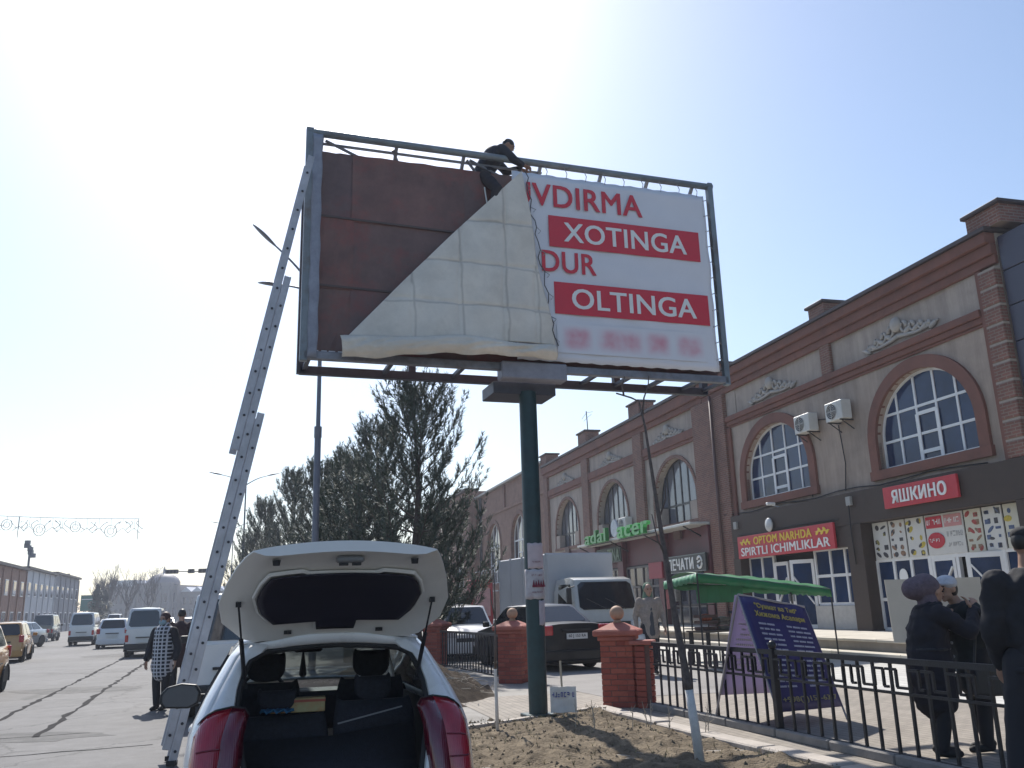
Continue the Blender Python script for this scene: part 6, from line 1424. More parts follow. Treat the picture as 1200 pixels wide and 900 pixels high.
for k in range(1600):
    p = bedpt(); r = rnd.uniform(.006, .028)*(1+(rnd.random() < .05)); c = [(p.x+r*math.cos(a)*rnd.uniform(.7, 1.2), p.y+r*math.sin(a)*rnd.uniform(.7, 1.2), p.z-.004) for a in (0, 1.26, 2.5, 3.8, 5.0)]
    mb.add(c+[(p.x+rnd.uniform(-.3, .3)*r, p.y, p.z+r*rnd.uniform(.5, .9))], [(i, (i+1) % 5, 5) for i in range(5)])
o = stuff(mb.build('soil_clods', dirt)); tag(o, 'small clods and pebbles strewn over the earth bed', 'pebbles')
mb = MB()
for k in range(420):
    p = bedpt()
    for b in range(rnd.randint(3, 7)):
        a = rnd.uniform(0, 6.3); h = rnd.uniform(.02, .07); d = V((math.cos(a), math.sin(a), 0)); s_ = V((-d.y, d.x, 0))*.003
        q = p+d*h*.7+V((0, 0, h)); mb.add([p-s_, p+s_, q], [(0, 1, 2)])
o = stuff(mb.build('dry_grass', pm('dry_grass', (.16, .15, .075), .9, var=.4, sc=8))); tag(o, 'thin dry grass sprouting from the earth bed', 'grass')
for k in range(9):
    p = bedpt(); p = V((rnd.uniform(.6, 2.0), rnd.uniform(9.0, 11.6), 0)); p.z = bedz(p.x, p.y)-.01
    t = thing('seedling_stick', 'thin dry seedling stem standing in the earth bed', 'seedling', p, 0, 'seedling stems in the earth bed')
    MB().tube([(0, 0, 0), (.01, .005, .10), (rnd.uniform(-.03, .03), .01, .2+.12*rnd.random())], [.006, .005, .003], 5).build('stem', pm('pale_stick', (.35, .31, .25), .8), t)
    mb = MB()
    for b in range(4): z = .09+.04*b; mb.tube([(.01, 0, z), (.01+rnd.uniform(-.06, .06), rnd.uniform(-.04, .04), z+.05)], .003, 4)
    mb.build('twigs', pm('pale_stick', (.35, .31, .25)), t)
# soil heap by the left gate pillar
rows = []
for j in range(41):
    v = j/40; row = []
    for i in range(61):
        u = i/60; x, y = -3.3+3.0*u, 13.6+3.6*v; d = math.hypot((u-.48)*2.0, (v-.5)*2.1); h = max(0, 1-d*d)**.8*.55
        h *= 1+.5*mnoise.fractal(V((x*1.6, y*1.6, 0)), 1, 2, 5); h += .05*mnoise.noise(V((x*6, y*6, 1)))*(h > .02)
        row.append((x-.3*v, y, SWZ+.003+max(0, h)))
    rows.append(row)
hp = MB().grid(rows).build('soil_heap', soil, None, smooth=True); tag(hp, 'heap of dark soil beside the far gate pillar', 'soil heap')
mb = MB()
for k in range(90):
    x, y = rnd.uniform(-2.7, -.5), rnd.uniform(13.9, 16.3); z = SWZ+.1+.35*max(0, 1-((x+1.8)/1.3)**2); a = rnd.uniform(0, 6.3); l_ = rnd.uniform(.1, .35)
    mb.tube([(x, y, z), (x+l_*math.cos(a), y+l_*math.sin(a), z+rnd.uniform(-.02, .12))], .005, 4)
o = stuff(mb.build('dry_twigs', pm('pale_stick', (.35, .31, .25)))); tag(o, 'dry twigs and stalks lying on the soil heap', 'twigs')

# ------------------------------------------------------------------ saplings with whitewashed trunks
def sapling(label, pts, r0, r1, zw, branches, stub=()):
    t = thing('sapling', label, 'tree', (*pts[0][:2], SWZ)); b0 = V((pts[0][0], pts[0][1], SWZ)); pts = [V(p)-b0 for p in pts]; n = len(pts)
    # split the trunk at the whitewash line
    low = [p for p in pts if p.z <= zw-SWZ]; hi = [p for p in pts if p.z > zw-SWZ]; a, b = low[-1], hi[0]; mid = a.lerp(b, (zw-SWZ-a.z)/(b.z-a.z)); H = pts[-1].z
    rad = lambda z: r0+(r1-r0)*z/H
    bark = pm('young_bark', (.12, .095, .085), .85, var=.35, sc=25, bump=.4, bs=60); ww = pm('whitewash', (.62, .60, .57), .85, var=.12, sc=14, bump=.3, bs=50)
    tr_ = MB().tube([mid]+hi, [rad(p.z) for p in [mid]+hi], 9).build('trunk', bark, t, smooth=True)
    MB().tube([p-V((0, 0, .05*(i == 0))) for i, p in enumerate(low)]+[mid], [rad(p.z)*1.04 for p in low+[mid]], 9).build('whitewashed_base', ww, t, smooth=True)
    for br in branches: MB().tube([V(p)-b0 for p in br], [.011-.006*i/(len(br)-1) for i in range(len(br))], 6).build('branch', bark, tr_, smooth=True)
    return t
sapling('tall thin sapling with a whitewashed base in front of the iron fence', [(1.585, 8.4, .10), (1.555, 8.4, .45), (1.52, 8.4, .82), (1.443, 8.4, 1.46), (1.40, 8.4, 1.95), (1.38, 8.4, 2.13), (1.33, 8.4, 2.70), (1.289, 8.4, 3.20), (1.245, 8.4, 3.46), (1.17, 8.4, 3.50), (1.025, 8.4, 3.55)], .044, .008, .76, [[(1.27, 8.4, 3.3), (1.30, 8.42, 3.5), (1.35, 8.42, 3.62), (1.36, 8.4, 3.72)], [(1.10, 8.4, 3.52), (1.09, 8.4, 3.62), (1.12, 8.4, 3.72)], [(1.40, 8.4, 1.95), (1.33, 8.36, 2.10), (1.29, 8.36, 2.35)], [(1.36, 8.4, 2.3), (1.44, 8.4, 2.5), (1.45, 8.42, 2.7)]])
sapling('short thin sapling with a whitewashed stem left of the billboard pole', [(-.29, 10.9, .10), (-.295, 10.9, .45), (-.30, 10.9, .80), (-.29, 10.9, 1.2), (-.285, 10.9, 1.62), (-.29, 10.9, 1.95)], .022, .006, .82, [[(-.29, 10.9, 1.4), (-.33, 10.9, 1.6), (-.34, 10.9, 1.75)]])

# placard leaning on the pole, posters round the pole
pc = thing('placard', 'small white placard on a stake with a blue printed line beside the billboard pole', 'sign', (.53, 11.7, SWZ))
MB().grid([[(-.165+.33*i/6, -.01*math.sin(i*1.1+j), .10+.31*j/4+.004*math.sin(i*2)) for i in range(7)] for j in range(5)]).build('board', pm('placard_white', (.62, .61, .58), .6, var=.08, sc=8), pc, solid=.008)
MB().bar((.0, .02, -.10), (-.02, .03, .72), .025).build('stake', pm('pale_wood', (.42, .36, .27), .8), pc); MB().bar((.06, -.02, -.1), (.06, -.02, .09), .035).build('stake', pm('pale_wood', (.42, .36, .27)), pc)
scribble(pc, 'printed_line', pm('blue_print', (.04, .05, .25), .6), -.14, .15, .285, .345, -.016, 4)
def polepaper(label, a0, a1, z0, z1, mat, r=.131, scr=None):
    t = thing('pasted_notice', label, 'notice', (.225, 12.145, 0), AB); n = 12; rows = []
    for j in range(9): rows.append([((r+.002*math.sin(i*2.3+j))*math.sin(R(a0+(a1-a0)*i/n)), .02-(r+.002*math.sin(i*1.3+j))*math.cos(R(a0+(a1-a0)*i/n)), z0+(z1-z0)*j/8+.006*math.sin(i*1.7)*(j in (0, 8))) for i in range(n+1)])
    MB().grid(rows).build('paper', mat, t, smooth=True, solid=.002); return t
pp = [pm('notice_pink_white', (.50, .42, .44), .8, var=.1, sc=10), pm('notice_grey_white', (.46, .44, .46), .8, var=.12, sc=14, c2=(.33, .26, .27), thr=.56), pm('notice_lilac', (.42, .38, .42), .8, var=.12, sc=12)]
t = polepaper('large pinkish notice pasted on the billboard pole, uppermost', -55, 75, 2.02, 2.36, pp[0]); scribble(t, 'print', pm('notice_ink', (.2, .08, .1), .7), -.07, .06, 2.10, 2.12, -.12, 5)
t = polepaper('notice with a dark red emblem pasted round the pole in the middle', -85, 85, 1.62, 2.01, pp[1], .133)
mb = MB()
for k in range(5): mb.prism([(-.07+.035*k, 1.80), (-.04+.035*k, 1.80), (-.055+.035*k, 1.87-.01*(k % 2))], -.126, -.114)
mb.b2(-.075, .105, -.126, -.114, 1.775, 1.80); mb.build('emblem', pm('notice_dark_red', (.16, .02, .04), .7), t)
scribble(t, 'print', pm('notice_ink', (.2, .08, .1)), -.08, .07, 1.92, 1.945, -.118, 6); scribble(t, 'print', pm('notice_ink', (.2, .08, .1)), -.08, .07, 1.70, 1.72, -.118, 7)
polepaper('lilac notice pasted on the pole, lowest of the notices', 5, 95, 1.28, 1.60, pp[2])

# ------------------------------------------------------------------ folding A-frame sign
def thinmat(name, c, k=.5):
    mt = bpy.data.materials.new(name); mt.use_nodes = True; t = mt.node_tree; n = t.nodes; b = n['Principled BSDF']; b.inputs['Base Color'].default_value = (*c, 1); b.inputs['Roughness'].default_value = .6
    tr = n.new('ShaderNodeBsdfTranslucent'); tr.inputs[0].default_value = (*c, 1); mx = n.new('ShaderNodeMixShader'); mx.inputs[0].default_value = k
    t.links.new(b.outputs[0], mx.inputs[1]); t.links.new(tr.outputs[0], mx.inputs[2]); t.links.new(mx.outputs[0], n['Material Output'].inputs[0]); return mt
def on_quad(c, u, v, o=0):
    c = [V(p) for p in c]; n = (c[1]-c[0]).cross(c[3]-c[0]).normalized(); n = -n if n.y > 0 else n
    return c[0].lerp(c[1], u).lerp(c[3].lerp(c[2], u), v)+n*o
def text_q(par, s, mat, c, u0, u1, v0, v1, o=.022, bold=.01, org=V((0, 0, 0))):
    ob = text('lettering', s, mat, par, .5, .5, 1, 1, 0, bold, .01)
    for v in ob.data.vertices:
        u_, w_, d_ = v.co.x, v.co.z, -v.co.y; v.co = on_quad(c, u0+(u1-u0)*u_, v0+(v1-v0)*w_, o+d_*.3)-org
    return ob
org = V((2.9, 10.7, SWZ)); af = thing('a_frame_sign', 'purple folding A-frame sign with yellow heading lines behind the iron fence', 'sign', org)
TL, TR, BR_, BL = V((2.513, 10.3, 1.59)), V((3.60, 11.4, 1.42)), V((3.80, 11.0, .275)), V((2.73, 9.9, .36))
purple = pm('purple_vinyl', (.040, .034, .145), .5, var=.12, sc=3); lav = thinmat('lavender_vinyl', (.42, .38, .52))
qf = [BL, BR_, TR, TL]
rows = [[on_quad(qf, i/12, j/12, .012*math.sin(i*.8)*math.sin(j*.7))-org for i in range(13)] for j in range(13)]
MB().grid(rows).build('front_panel', purple, af, smooth=True, solid=.006)
B2L, B2R = V((2.33, 10.85, .458)), V((3.42, 11.95, .36)); qb_ = [B2L, B2R, TR+V((-.03, .03, 0)), TL+V((-.03, .03, 0))]
rows = [[on_quad(qb_, i/8, j/8, .008*math.sin(i*.8)*math.sin(j*.7))-org for i in range(9)] for j in range(9)]
MB().grid(rows).build('rear_panel', lav, af, smooth=True, solid=.006)
stm = pm('sign_frame_tube', (.30, .29, .31), .5, m=.3)
for a, b in ((TL, BL), (TR, BR_), (TL, B2L), (TR, B2R)):
    d = (b-a).normalized(); e = a+d*((a.z-SWZ)/-d.z); MB().tube([a+V((0, .012, 0))-org, e+V((0, .012, 0))-org], .012, 8).build('leg', stm, af)
MB().tube([TL-org, TR-org], .014, 8).build('hinge_bar', stm, af)
yel = pm('sign_yellow_print', (.52, .42, .10), .5); wpr = pm('sign_white_print', (.50, .50, .58), .5)
text_q(af, '"Суннат ва Тиб"', yel, qf, .16, .80, .885, .945, bold=.025, org=org); text_q(af, 'Хижома Асалари', yel, qf, .13, .88, .805, .87, bold=.02, org=org)
text_q(af, '+998(2)157-63-7', pm('sign_gold_print', (.38, .32, .16), .5), qf, .10, .93, .055, .115, bold=.02, org=org)
r2 = random.Random(3)
for col, (ua, ub) in enumerate(((.12, .46), (.55, .93))):
    for k in range(13):
        v = .745-.046*k; n = r2.randint(2, 4); u = ua+.03*r2.random(); mb = MB()
        for w_ in range(n):
            l_ = (ub-ua)/n*r2.uniform(.55, .85); x = u
            while x < u+l_:
                dl = .010; P4 = [on_quad(qf, x, v, .020)-org, on_quad(qf, x+dl*.7, v, .020)-org, on_quad(qf, x+dl*.7, v+.017*r2.choice((.7, 1, 1)), .020)-org, on_quad(qf, x, v+.017, .020)-org]; mb.add(P4, [(0, 1, 2, 3)]); x += dl
            u += l_+.02
            if u > ub: break
        mb.build('list_line', wpr, af, solid=.002)
for k in range(15):
    v = .93-.052*k; mb = MB(); u = .10+.1*r2.random(); n = 0
    while u < .82 and n < 24:
        P4 = [on_quad(qb_, u, v, .012)-org, on_quad(qb_, u+.022, v, .012)-org, on_quad(qb_, u+.022, v+.018, .012)-org, on_quad(qb_, u, v+.018, .012)-org]; mb.add(P4, [(0, 1, 2, 3)]); u += .03+.03*(r2.random() < .2); n += 1
    mb.build('list_line', letter_white, af, solid=.002)

# ------------------------------------------------------------------ market tent and stall
tn = thing('market_canopy', 'green tarpaulin market canopy on thin poles in front of the shops', 'canopy', (5.4, 20.6, SWZ)); o3 = V((5.4, 20.6, SWZ))
A_, B_, C_, D_ = V((3.42, 21.0, 1.98)), V((3.88, 19.4, 2.10)), V((7.35, 21.2, 1.70)), V((6.9, 22.8, 1.78))
tarp = pm('green_tarpaulin', (.015, .16, .055), .5, var=.2, sc=4, bump=.15, bs=9); tarp2 = pm('light_green_edge', (.09, .27, .15), .5, var=.2, sc=4)
rows = []
for j in range(17):
    row = []
    for i in range(33):
        u, v = i/32, j/16; p = B_.lerp(C_, u).lerp(A_.lerp(D_, u), v); p.z += .16*math.sin(math.pi*v)*(.6+.4*math.sin(math.pi*u))-.04*math.sin(math.pi*u)*math.sin(math.pi*v*2)**2+.012*math.sin(u*40); row.append(p-o3)
    rows.append(row)
MB().grid(rows).build('tarpaulin', tarp, tn, smooth=True, solid=.004)
for a, b, nm in ((B_, C_, 0), (A_, B_, 1), (C_, D_, 0), (D_, A_, 0)):
    n = 48; d = (b-a); out = V((d.y, -d.x, 0)).normalized(); r1, r2_ = [], []
    for i in range(n+1): p = a.lerp(b, i/n)-o3; w_ = .012*math.sin(i*1.1); r1.append(p+out*.012); r2_.append(p+out*(.02+w_)-V((0, 0, .15+.035*abs(math.sin(i*.42)))))
    MB().grid([r1, r2_]).build('valance', tarp2 if nm else tarp, tn, smooth=True, solid=.003)
    MB().tube([a-o3, b-o3], .014, 6).build('rafter', grey_metal, tn)
for p in (A_, B_, C_, D_): MB().tube([p-o3, V((p.x+.02, p.y, SWZ))-o3], .02, 8).build('pole', black_metal, tn)
hang = MB().grid([[(x, -.15+.03*math.sin(x*9), z) for x in (-1.35, -1.1, -.85, -.55, -.3)] for z in (1.35, 1.55, 1.72)]); hang.build('hanging_sheet', tarp, tn, solid=.004)
tb = thing('stall_table', 'dark market stall table under the green canopy', 'table', (4.9, 20.7, SWZ), R(27))
MB().b2(-1.1, 1.1, -.35, .35, .72, .76).build('tabletop', pm('stall_wood', (.10, .075, .06), .8), tb)
for x in (-1.02, 1.02):
    for y in (-.3, .3): MB().b2(x-.03, x+.03, y-.03, y+.03, 0, .72).build('leg', black_metal, tb)
for k, (x, y, h, c) in enumerate(((-.8, 0, .35, (.10, .06, .05)), (-.3, .05, .28, (.14, .12, .10)), (.2, 0, .42, (.05, .05, .07)), (.75, .02, .3, (.16, .10, .06)))):
    c_, s_ = math.cos(R(27)), math.sin(R(27)); t = thing('goods_crate', ['brown crate at the left end of the stall table', 'grey-brown crate second on the stall table', 'tall dark crate in the middle of the stall table', 'tan crate at the right end of the stall table'][k], 'crate', (4.9+x*c_-y*s_, 20.7+x*s_+y*c_, SWZ+.762), R(27+4*k))
    cm = pm('crate_%d' % k, c, .8, var=.3, sc=9); mb = MB()
    MB().b2(-.2, .2, -.15, .15, 0, .02).build('bottom', cm, t)
    for z in (.04, h*.5, h-.05):
        for yy in (-.15, .15): MB().b2(-.21, .21, yy-.008, yy+.008, z-.03, z+.03).build('slat', cm, t)
        for xx in (-.2, .2): MB().b2(xx-.008, xx+.008, -.14, .14, z-.03, z+.03).build('slat', cm, t)
    MB().ell((0, 0, h-.08), (.17, .12, .09), 10, 6).build('contents', pm('goods_%d' % k, [(.3, .08, .04), (.25, .22, .2), (.12, .12, .16), (.3, .25, .08)][k], .7, var=.5, sc=30), t)
# empty metal rack and a cream board leaning at the platform
rk = thing('display_rack', 'thin dark metal display rack beside the green canopy', 'rack', (4.35, 21.8, SWZ), R(20))
for x in (-.35, .35):
    for y in (-.2, .2): MB().bar((x, y, 0), (x, y, 1.35), .025).build('upright', black_metal, rk)
for z in (.3, .75, 1.3): MB().b2(-.36, .36, -.21, .21, z, z+.02).build('shelf', black_metal, rk)
bd = thing('leaning_board', 'large cream board standing on the shop platform behind the hugging women', 'board', (8.85, 19.0, .562), R(-2))
MB().grid([[(-1.05+2.0*i/8, .10*j/4+.006*math.sin(i), 1.28*j/4) for i in range(9)] for j in range(5)]).build('sheet', pm('cream_board', (.40, .375, .33), .6, var=.06, sc=2), bd, solid=.02)
for x in (-.8, .7): MB().bar((x, .35, 0), (x, .10, 1.1), .04).build('prop', pm('pale_wood', (.42, .36, .27)), bd)

# ------------------------------------------------------------------ street lamps, traffic mast, garland
lampm = pm('lamp_pole_paint', (.16, .165, .19), .5, m=.3, var=.15, sc=3)
def streetlamp(label, base, H, arms, r=.075, zjoint=None):
    t = thing('street_lamp', label, 'street lamp', base); MB().tube([(0, 0, 0), (0, 0, H*.62), (0, 0, H*.625), (0, 0, H)], [r*1.25, r*1.15, r*.8, r*.65], 12).build('pole', lampm, t, smooth=50)
    MB().tube([(0, 0, H*.6), (0, 0, H*.63)], r*1.35, 12).build('collar', lampm, t)
    for tip in arms:
        tip = V(tip)+V((0, 0, H)); pts = []
        for i in range(9):
            q = i/8; pts.append(V((0, 0, H-.02)).lerp(tip, q)+V((0, 0, .28*math.sin(q*math.pi)*tip.xy.length*.25)))
        a = MB().tube(pts, [r*.5-.012*i/8 for i in range(9)], 8).build('arm', lampm, t, smooth=True); d = (pts[-1]-pts[-2]).normalized()
        m_ = MB(); s_ = d.cross(V((0, 0, 1))).normalized(); rows = []
        for i in range(9):
            q = i/8; w_ = .15*math.sin(math.pi*min(.97, q*.8+.12))**.8; h = .07*math.sin(math.pi*min(.97, q*.8+.12)); c = pts[-1]+d*(q*.85-.05)
            rows.append([c+s_*w_*math.cos(an)+V((0, 0, h*math.sin(an)*(1 if math.sin(an) > 0 else .5))) for an in [2*math.pi*k/12 for k in range(12)]])
        m_.grid(rows, closed=True); m_.f.append(tuple(range(12))); m_.f.append(tuple(96+k for k in range(12))); hd_ = m_.build('lamp_head', lampm, a, smooth=50)
    return t
streetlamp('tall twin-arm street lamp rising behind the left part of the billboard', (-5.15, 22.6, SWZ), 9.75, [(-1.25, -.35, 1.45), (-1.2, .4, .55)])
streetlamp('slim curved-arm street lamp left of the pines', (-17.0, 55, SWZ), 9.3, [(1.2, .5, .6), (-1.4, -.5, .6)], .07)
streetlamp('farther slim street lamp beside the ladder above the traffic mast', (-28.9, 90, SWZ), 9.8, [(1.4, .5, .6), (-1.4, -.5, .6)], .07)
tm = thing('traffic_mast', 'traffic light mast with a long arm over the road', 'traffic light', (-30.6, 90, SWZ))
MB().tube([(0, 0, 0), (0, 0, 5.9)], .12, 10).build('pole', lampm, tm); MB().bar((0, 0, 5.6), (-4.6, 0, 5.75), .09).build('arm', lampm, tm)
for x, w_ in ((-4.3, 1.25), (-2.35, .6), (-1.0, 1.2)):
    o = MB().b2(x-w_/2, x+w_/2, -.2, .12, 5.50, 5.92).build('signal_head', pm('signal_grey', (.09, .08, .085), .5), tm, bevel=.03)
    for k in range(3 if w_ > 1 else 1): MB().lathe([(.001, 0), (.13, 0), (.13, -.02), (.001, -.02)], 14, (x+(k-1)*.36*(w_ > 1), -.21, 5.71), 'y').build('lens', rubber, o)
gl_ = thing('light_garland', 'wire festive garland with scroll ornaments hanging across the road', 'garland', (-33.5, 57, 0)); gm = pm('garland_wire', (.34, .34, .38), .5, var=.2, sc=3)
def gz(x): return 8.15-.075*x+.0028*x*x*1.0
MB().tube([(-8+.5*i, 0, gz(-8+.5*i)) for i in range(35)], .018, 5).build('top_wire', gm, gl_); MB().tube([(9.0, 0, gz(9.0)), (16.5, -.5, 8.0)], .008, 4).build('stay_wire', gm, gl_)
r2 = random.Random(8); x = -4.0; k = 0
while x < 8.8:
    mb = MB(); z = gz(x); R1 = r2.uniform(.32, .46); zc = z-.55-.25*(k % 2)
    if k % 3 == 0: mb.tube([(x+R1*math.cos(a), 0, zc+R1*math.sin(a)) for a in [2*math.pi*i/18 for i in range(19)]], .022, 5); mb.tube([(x+R1*.55*math.cos(a), 0, zc+R1*.55*math.sin(a)) for a in [2*math.pi*i/14 for i in range(15)]], .018, 5)
    else:
        for s_ in (-1, 1): mb.tube([(x+s_*(.08+.5*q+.18*math.cos(q*9)*(1-q)), 0, z-.45-.3*math.sin(q*4+k)*(1-.3*q)) for q in [i/14 for i in range(15)]], .02, 5)
        mb.tube([(x-.4, 0, z-.9), (x, 0, z-.6), (x+.4, 0, z-.95)], .018, 5)
    mb.bar((x, 0, z), (x, 0, zc), .016); mb.build('scroll_ornament', gm, gl_); x += r2.uniform(.62, .85); k += 1
for x in (9.0, 1.2): MB().bar((x, 0, gz(x)), (x, 0, gz(x)-1.35), .03).build('hanger', gm, gl_)
fl = thing('floodlight_mast', 'thin mast with a cluster of boxes above the left houses', 'mast', (-52.3, 95, 0))
MB().tube([(0, 0, 0), (0, 0, 9.3)], .12, 8).build('pole', lampm, fl)
for k in range(5): MB().box((rnd.uniform(-.6, .6), 0, 8.2+.35*k), (.5, .3, .45)).build('floodlight', lampm, fl)
# ------------------------------------------------------------------ pines on the green strip
pbark = pm('pine_bark', (.075, .058, .048), .95, var=.3, sc=14, bump=.5, bs=25)
ndl = [pm('pine_needles_a', (.046, .074, .048), .7, var=.35, sc=1.6), pm('pine_needles_b', (.054, .080, .052), .7, var=.35, sc=1.6)]
def pine(label, loc, H, seed, spread=1.0, dens=1.0, leader=True):
    r_ = random.Random(seed); t = thing('pine_tree', label, 'pine tree', loc, 0, 'pines along the street'); pts = [V((.06*math.sin(i*.9+seed), .06*math.cos(i*1.1), H*i/10)) for i in range(11)]
    tk_ = MB().tube(pts, [.15*(1-i/10.5)+.012 for i in range(11)], 8).build('trunk', pbark, t, smooth=True)
    nd = MB(); lim = []
    def tuft(p, d, ln, n=14, sz=.17):
        d = d.normalized(); a = d.cross(V((.3, .2, 1))).normalized(); b = d.cross(a)
        for i in range(n):
            q = r_.random(); th = r_.uniform(0, 6.283); rad = (a*math.cos(th)+b*math.sin(th)); o = p+d*ln*q; e = o+(d*.75+rad*.72).normalized()*sz*r_.uniform(.75, 1.25); w_ = d.cross(rad)*.013
            nd.add([o-w_, o+w_, e], [(0, 1, 2)])
    z = .9
    while z < H-.25:
        q = z/H; nb = r_.randint(4, 6); Lb = spread*(2.35*(1-q)**.75+.22)*(1 if q > .22 else .8); a0 = r_.uniform(0, 6.3)
        for k in range(nb):
            a = a0+6.283*k/nb+r_.uniform(-.3, .3); L = Lb*r_.uniform(.7, 1.15); rise = (.32+.75*q)+r_.uniform(-.1, .12); o = V((pts[min(10, int(q*10))].x, pts[min(10, int(q*10))].y, z)); P_ = []
            for i in range(7):
                s_ = i/6; P_.append(o+V((math.cos(a), math.sin(a), 0))*L*s_+V((0, 0, L*(rise*s_-.28*math.sin(s_*math.pi)*(1-q)+.30*s_**3)))+V((r_.uniform(-1, 1), r_.uniform(-1, 1), r_.uniform(-1, 1)))*.03*L*s_)
            lim.append((P_, .006+.022*(1-q)))
            for i in range(1, 6):
                d = P_[i+1]-P_[i]; nt_ = max(1, int((3 if i > 1 else 1.5)*dens*(.55+L*.5)))
                for w_ in range(nt_):
                    s_ = r_.random(); p = P_[i].lerp(P_[i+1], s_); sd_ = V((r_.uniform(-1, 1), r_.uniform(-1, 1), r_.uniform(.1, 1.0))); td = (d.normalized()*1.1+sd_).normalized(); tl = r_.uniform(.16, .36)
                    tuft(p, td, tl); 
                    if r_.random() < .6: tuft(p+td*tl*.8, (td+V((0, 0, .55))).normalized(), tl*.8)
            tuft(P_[-1], (P_[-1]-P_[-2])+V((0, 0, .25)), .3, 16)
        z += (.30+.16*r_.random())*(1 if q < .8 else .75)
    tuft(pts[-1]-V((0, 0, .45)), V((0, 0, 1)), .55, 40); tuft(pts[-1], V((0, 0, 1)), .25, 10, .07)
    mb = MB()
    for P_, r0 in lim: mb.tube(P_, [r0*(1-.8*i/6)+.003 for i in range(7)], 4)
    mb.build('limbs', pbark, t); nd.build('crown', ndl[seed % 2], t); return t
PIN = [((-2.75, 24.2), 7.35, 1.1, 1.12, 'nearest and tallest pine with a bare spire right of the street lamp'), ((-4.45, 28.5), 7.2, .95, 1.2, 'second pine behind the nearest one in the roadside row'), ((-6.3, 33.5), 7.1, .9, 1.2, 'third pine of the roadside row just right of the street lamp'),
       ((-8.6, 38.5), 7.6, .9, 1.35, 'fourth pine of the row directly left of the street lamp pole'), ((-11.2, 44), 8.0, .9, 1.3, 'fifth pine of the row with a tall thin top'), ((-14.4, 50.5), 7.5, .95, 1.3, 'sixth pine of the row beside the slim lamp'), ((-18.0, 60), 6.4, 1.0, 1.0, 'farthest small pine at the left end of the row')]
for i, (p, h, sp, de, lb) in enumerate(PIN): pine(lb, (*p, SWZ), h, 21+i, sp, de)
pine('low bushy pine in front of the far brick block', (-2.6, 33.0, SWZ), 4.6, 41, 1.0, 1.1)
pine('low bushy pine filling the gap behind the tailgate', (-4.8, 25.8, SWZ), 4.9, 42, 1.05, 1.2)

# ------------------------------------------------------------------ bare trees and conifers far left
bbark = pm('bare_bark', (.075, .062, .06), .9, var=.3, sc=2)
def bare(label, loc, H, seed, cone=.5, lv=5):
    r_ = random.Random(seed); t = thing('bare_tree', label, 'tree', loc, 0, 'bare trees beyond the junction'); tk_, cr = MB(), MB()
    def grow(p, d, L, r, l):
        q = [p]; 
        for i in range(3): d = (d+V((r_.uniform(-.2, .2), r_.uniform(-.2, .2), .12))).normalized(); q.append(q[-1]+d*L/3)
        (tk_ if l >= lv-1 else cr).tube(q, [r, r*.9, r*.8, r*.65], 5 if l > 2 else 3)
        if l <= 0: return
        for k in range(3 if l < lv else 5):
            a = r_.uniform(0, 6.3); nd_ = (d+V((math.cos(a), math.sin(a), .15))*cone*r_.uniform(.6, 1.3)).normalized(); grow(q[-1] if k < 2 else q[2], nd_, L*r_.uniform(.62, .82), r*.62, l-1)
    grow(V((0, 0, 0)), V((0, 0, 1)), H*.27, H*.016, lv)
    tk_.build('trunk', bbark, t); cr.build('crown', bbark, t); return t
for i, (x, y, h) in enumerate(((-76, 150, 9.5), (-74, 160, 10.5), (-71.5, 155, 11.5), (-72, 165, 12.5), (-69, 150, 11), (-70, 170, 12))):
    bare('bare tree in the far clump left of the domed building, %s' % ['leftmost and shortest', 'second from the left', 'third from the left', 'tall one in the middle', 'second from the right', 'rightmost'][i], (x, y, 0), h, 60+i, .55 if i % 2 else .4)
def conifer(label, loc, H, seed, w_=.24):
    r_ = random.Random(seed); t = thing('conifer', label, 'tree', loc, 0, 'dark conifers far left'); MB().tube([(0, 0, 0), (0, 0, H*.9)], [.14, .02], 6).build('trunk', bbark, t); mb = MB()
    for k in range(2600):
        q = r_.random()**.8; z = H*(.08+.92*q); rr = H*w_*(1-q)**.8*(.35+.65*r_.random()**.5)*(.8+.3*math.sin(z*4)); a = r_.uniform(0, 6.3); c = V((rr*math.cos(a), rr*math.sin(a), z)); s_ = H*.035*r_.uniform(.6, 1.4)
        u = V((math.cos(a), math.sin(a), -.5)).normalized()*s_; v_ = V((-math.sin(a), math.cos(a), r_.uniform(-.4, .4)))*s_*.55; mb.add([c-v_, c+v_, c+u], [(0, 1, 2)])
    mb.build('crown', pm('conifer_foliage', (.030, .045, .034), .8, var=.3, sc=1), t); return t
conifer('dark conifer in front of the white house far left', (-60.5, 120, 0), 7.4, 3, .32); conifer('lower dark conifer right of the taller one far left', (-62, 132, 0), 6.4, 4, .34); conifer('bushy evergreen under the bare trees far left', (-64.5, 140, 0), 5.8, 5, .4)

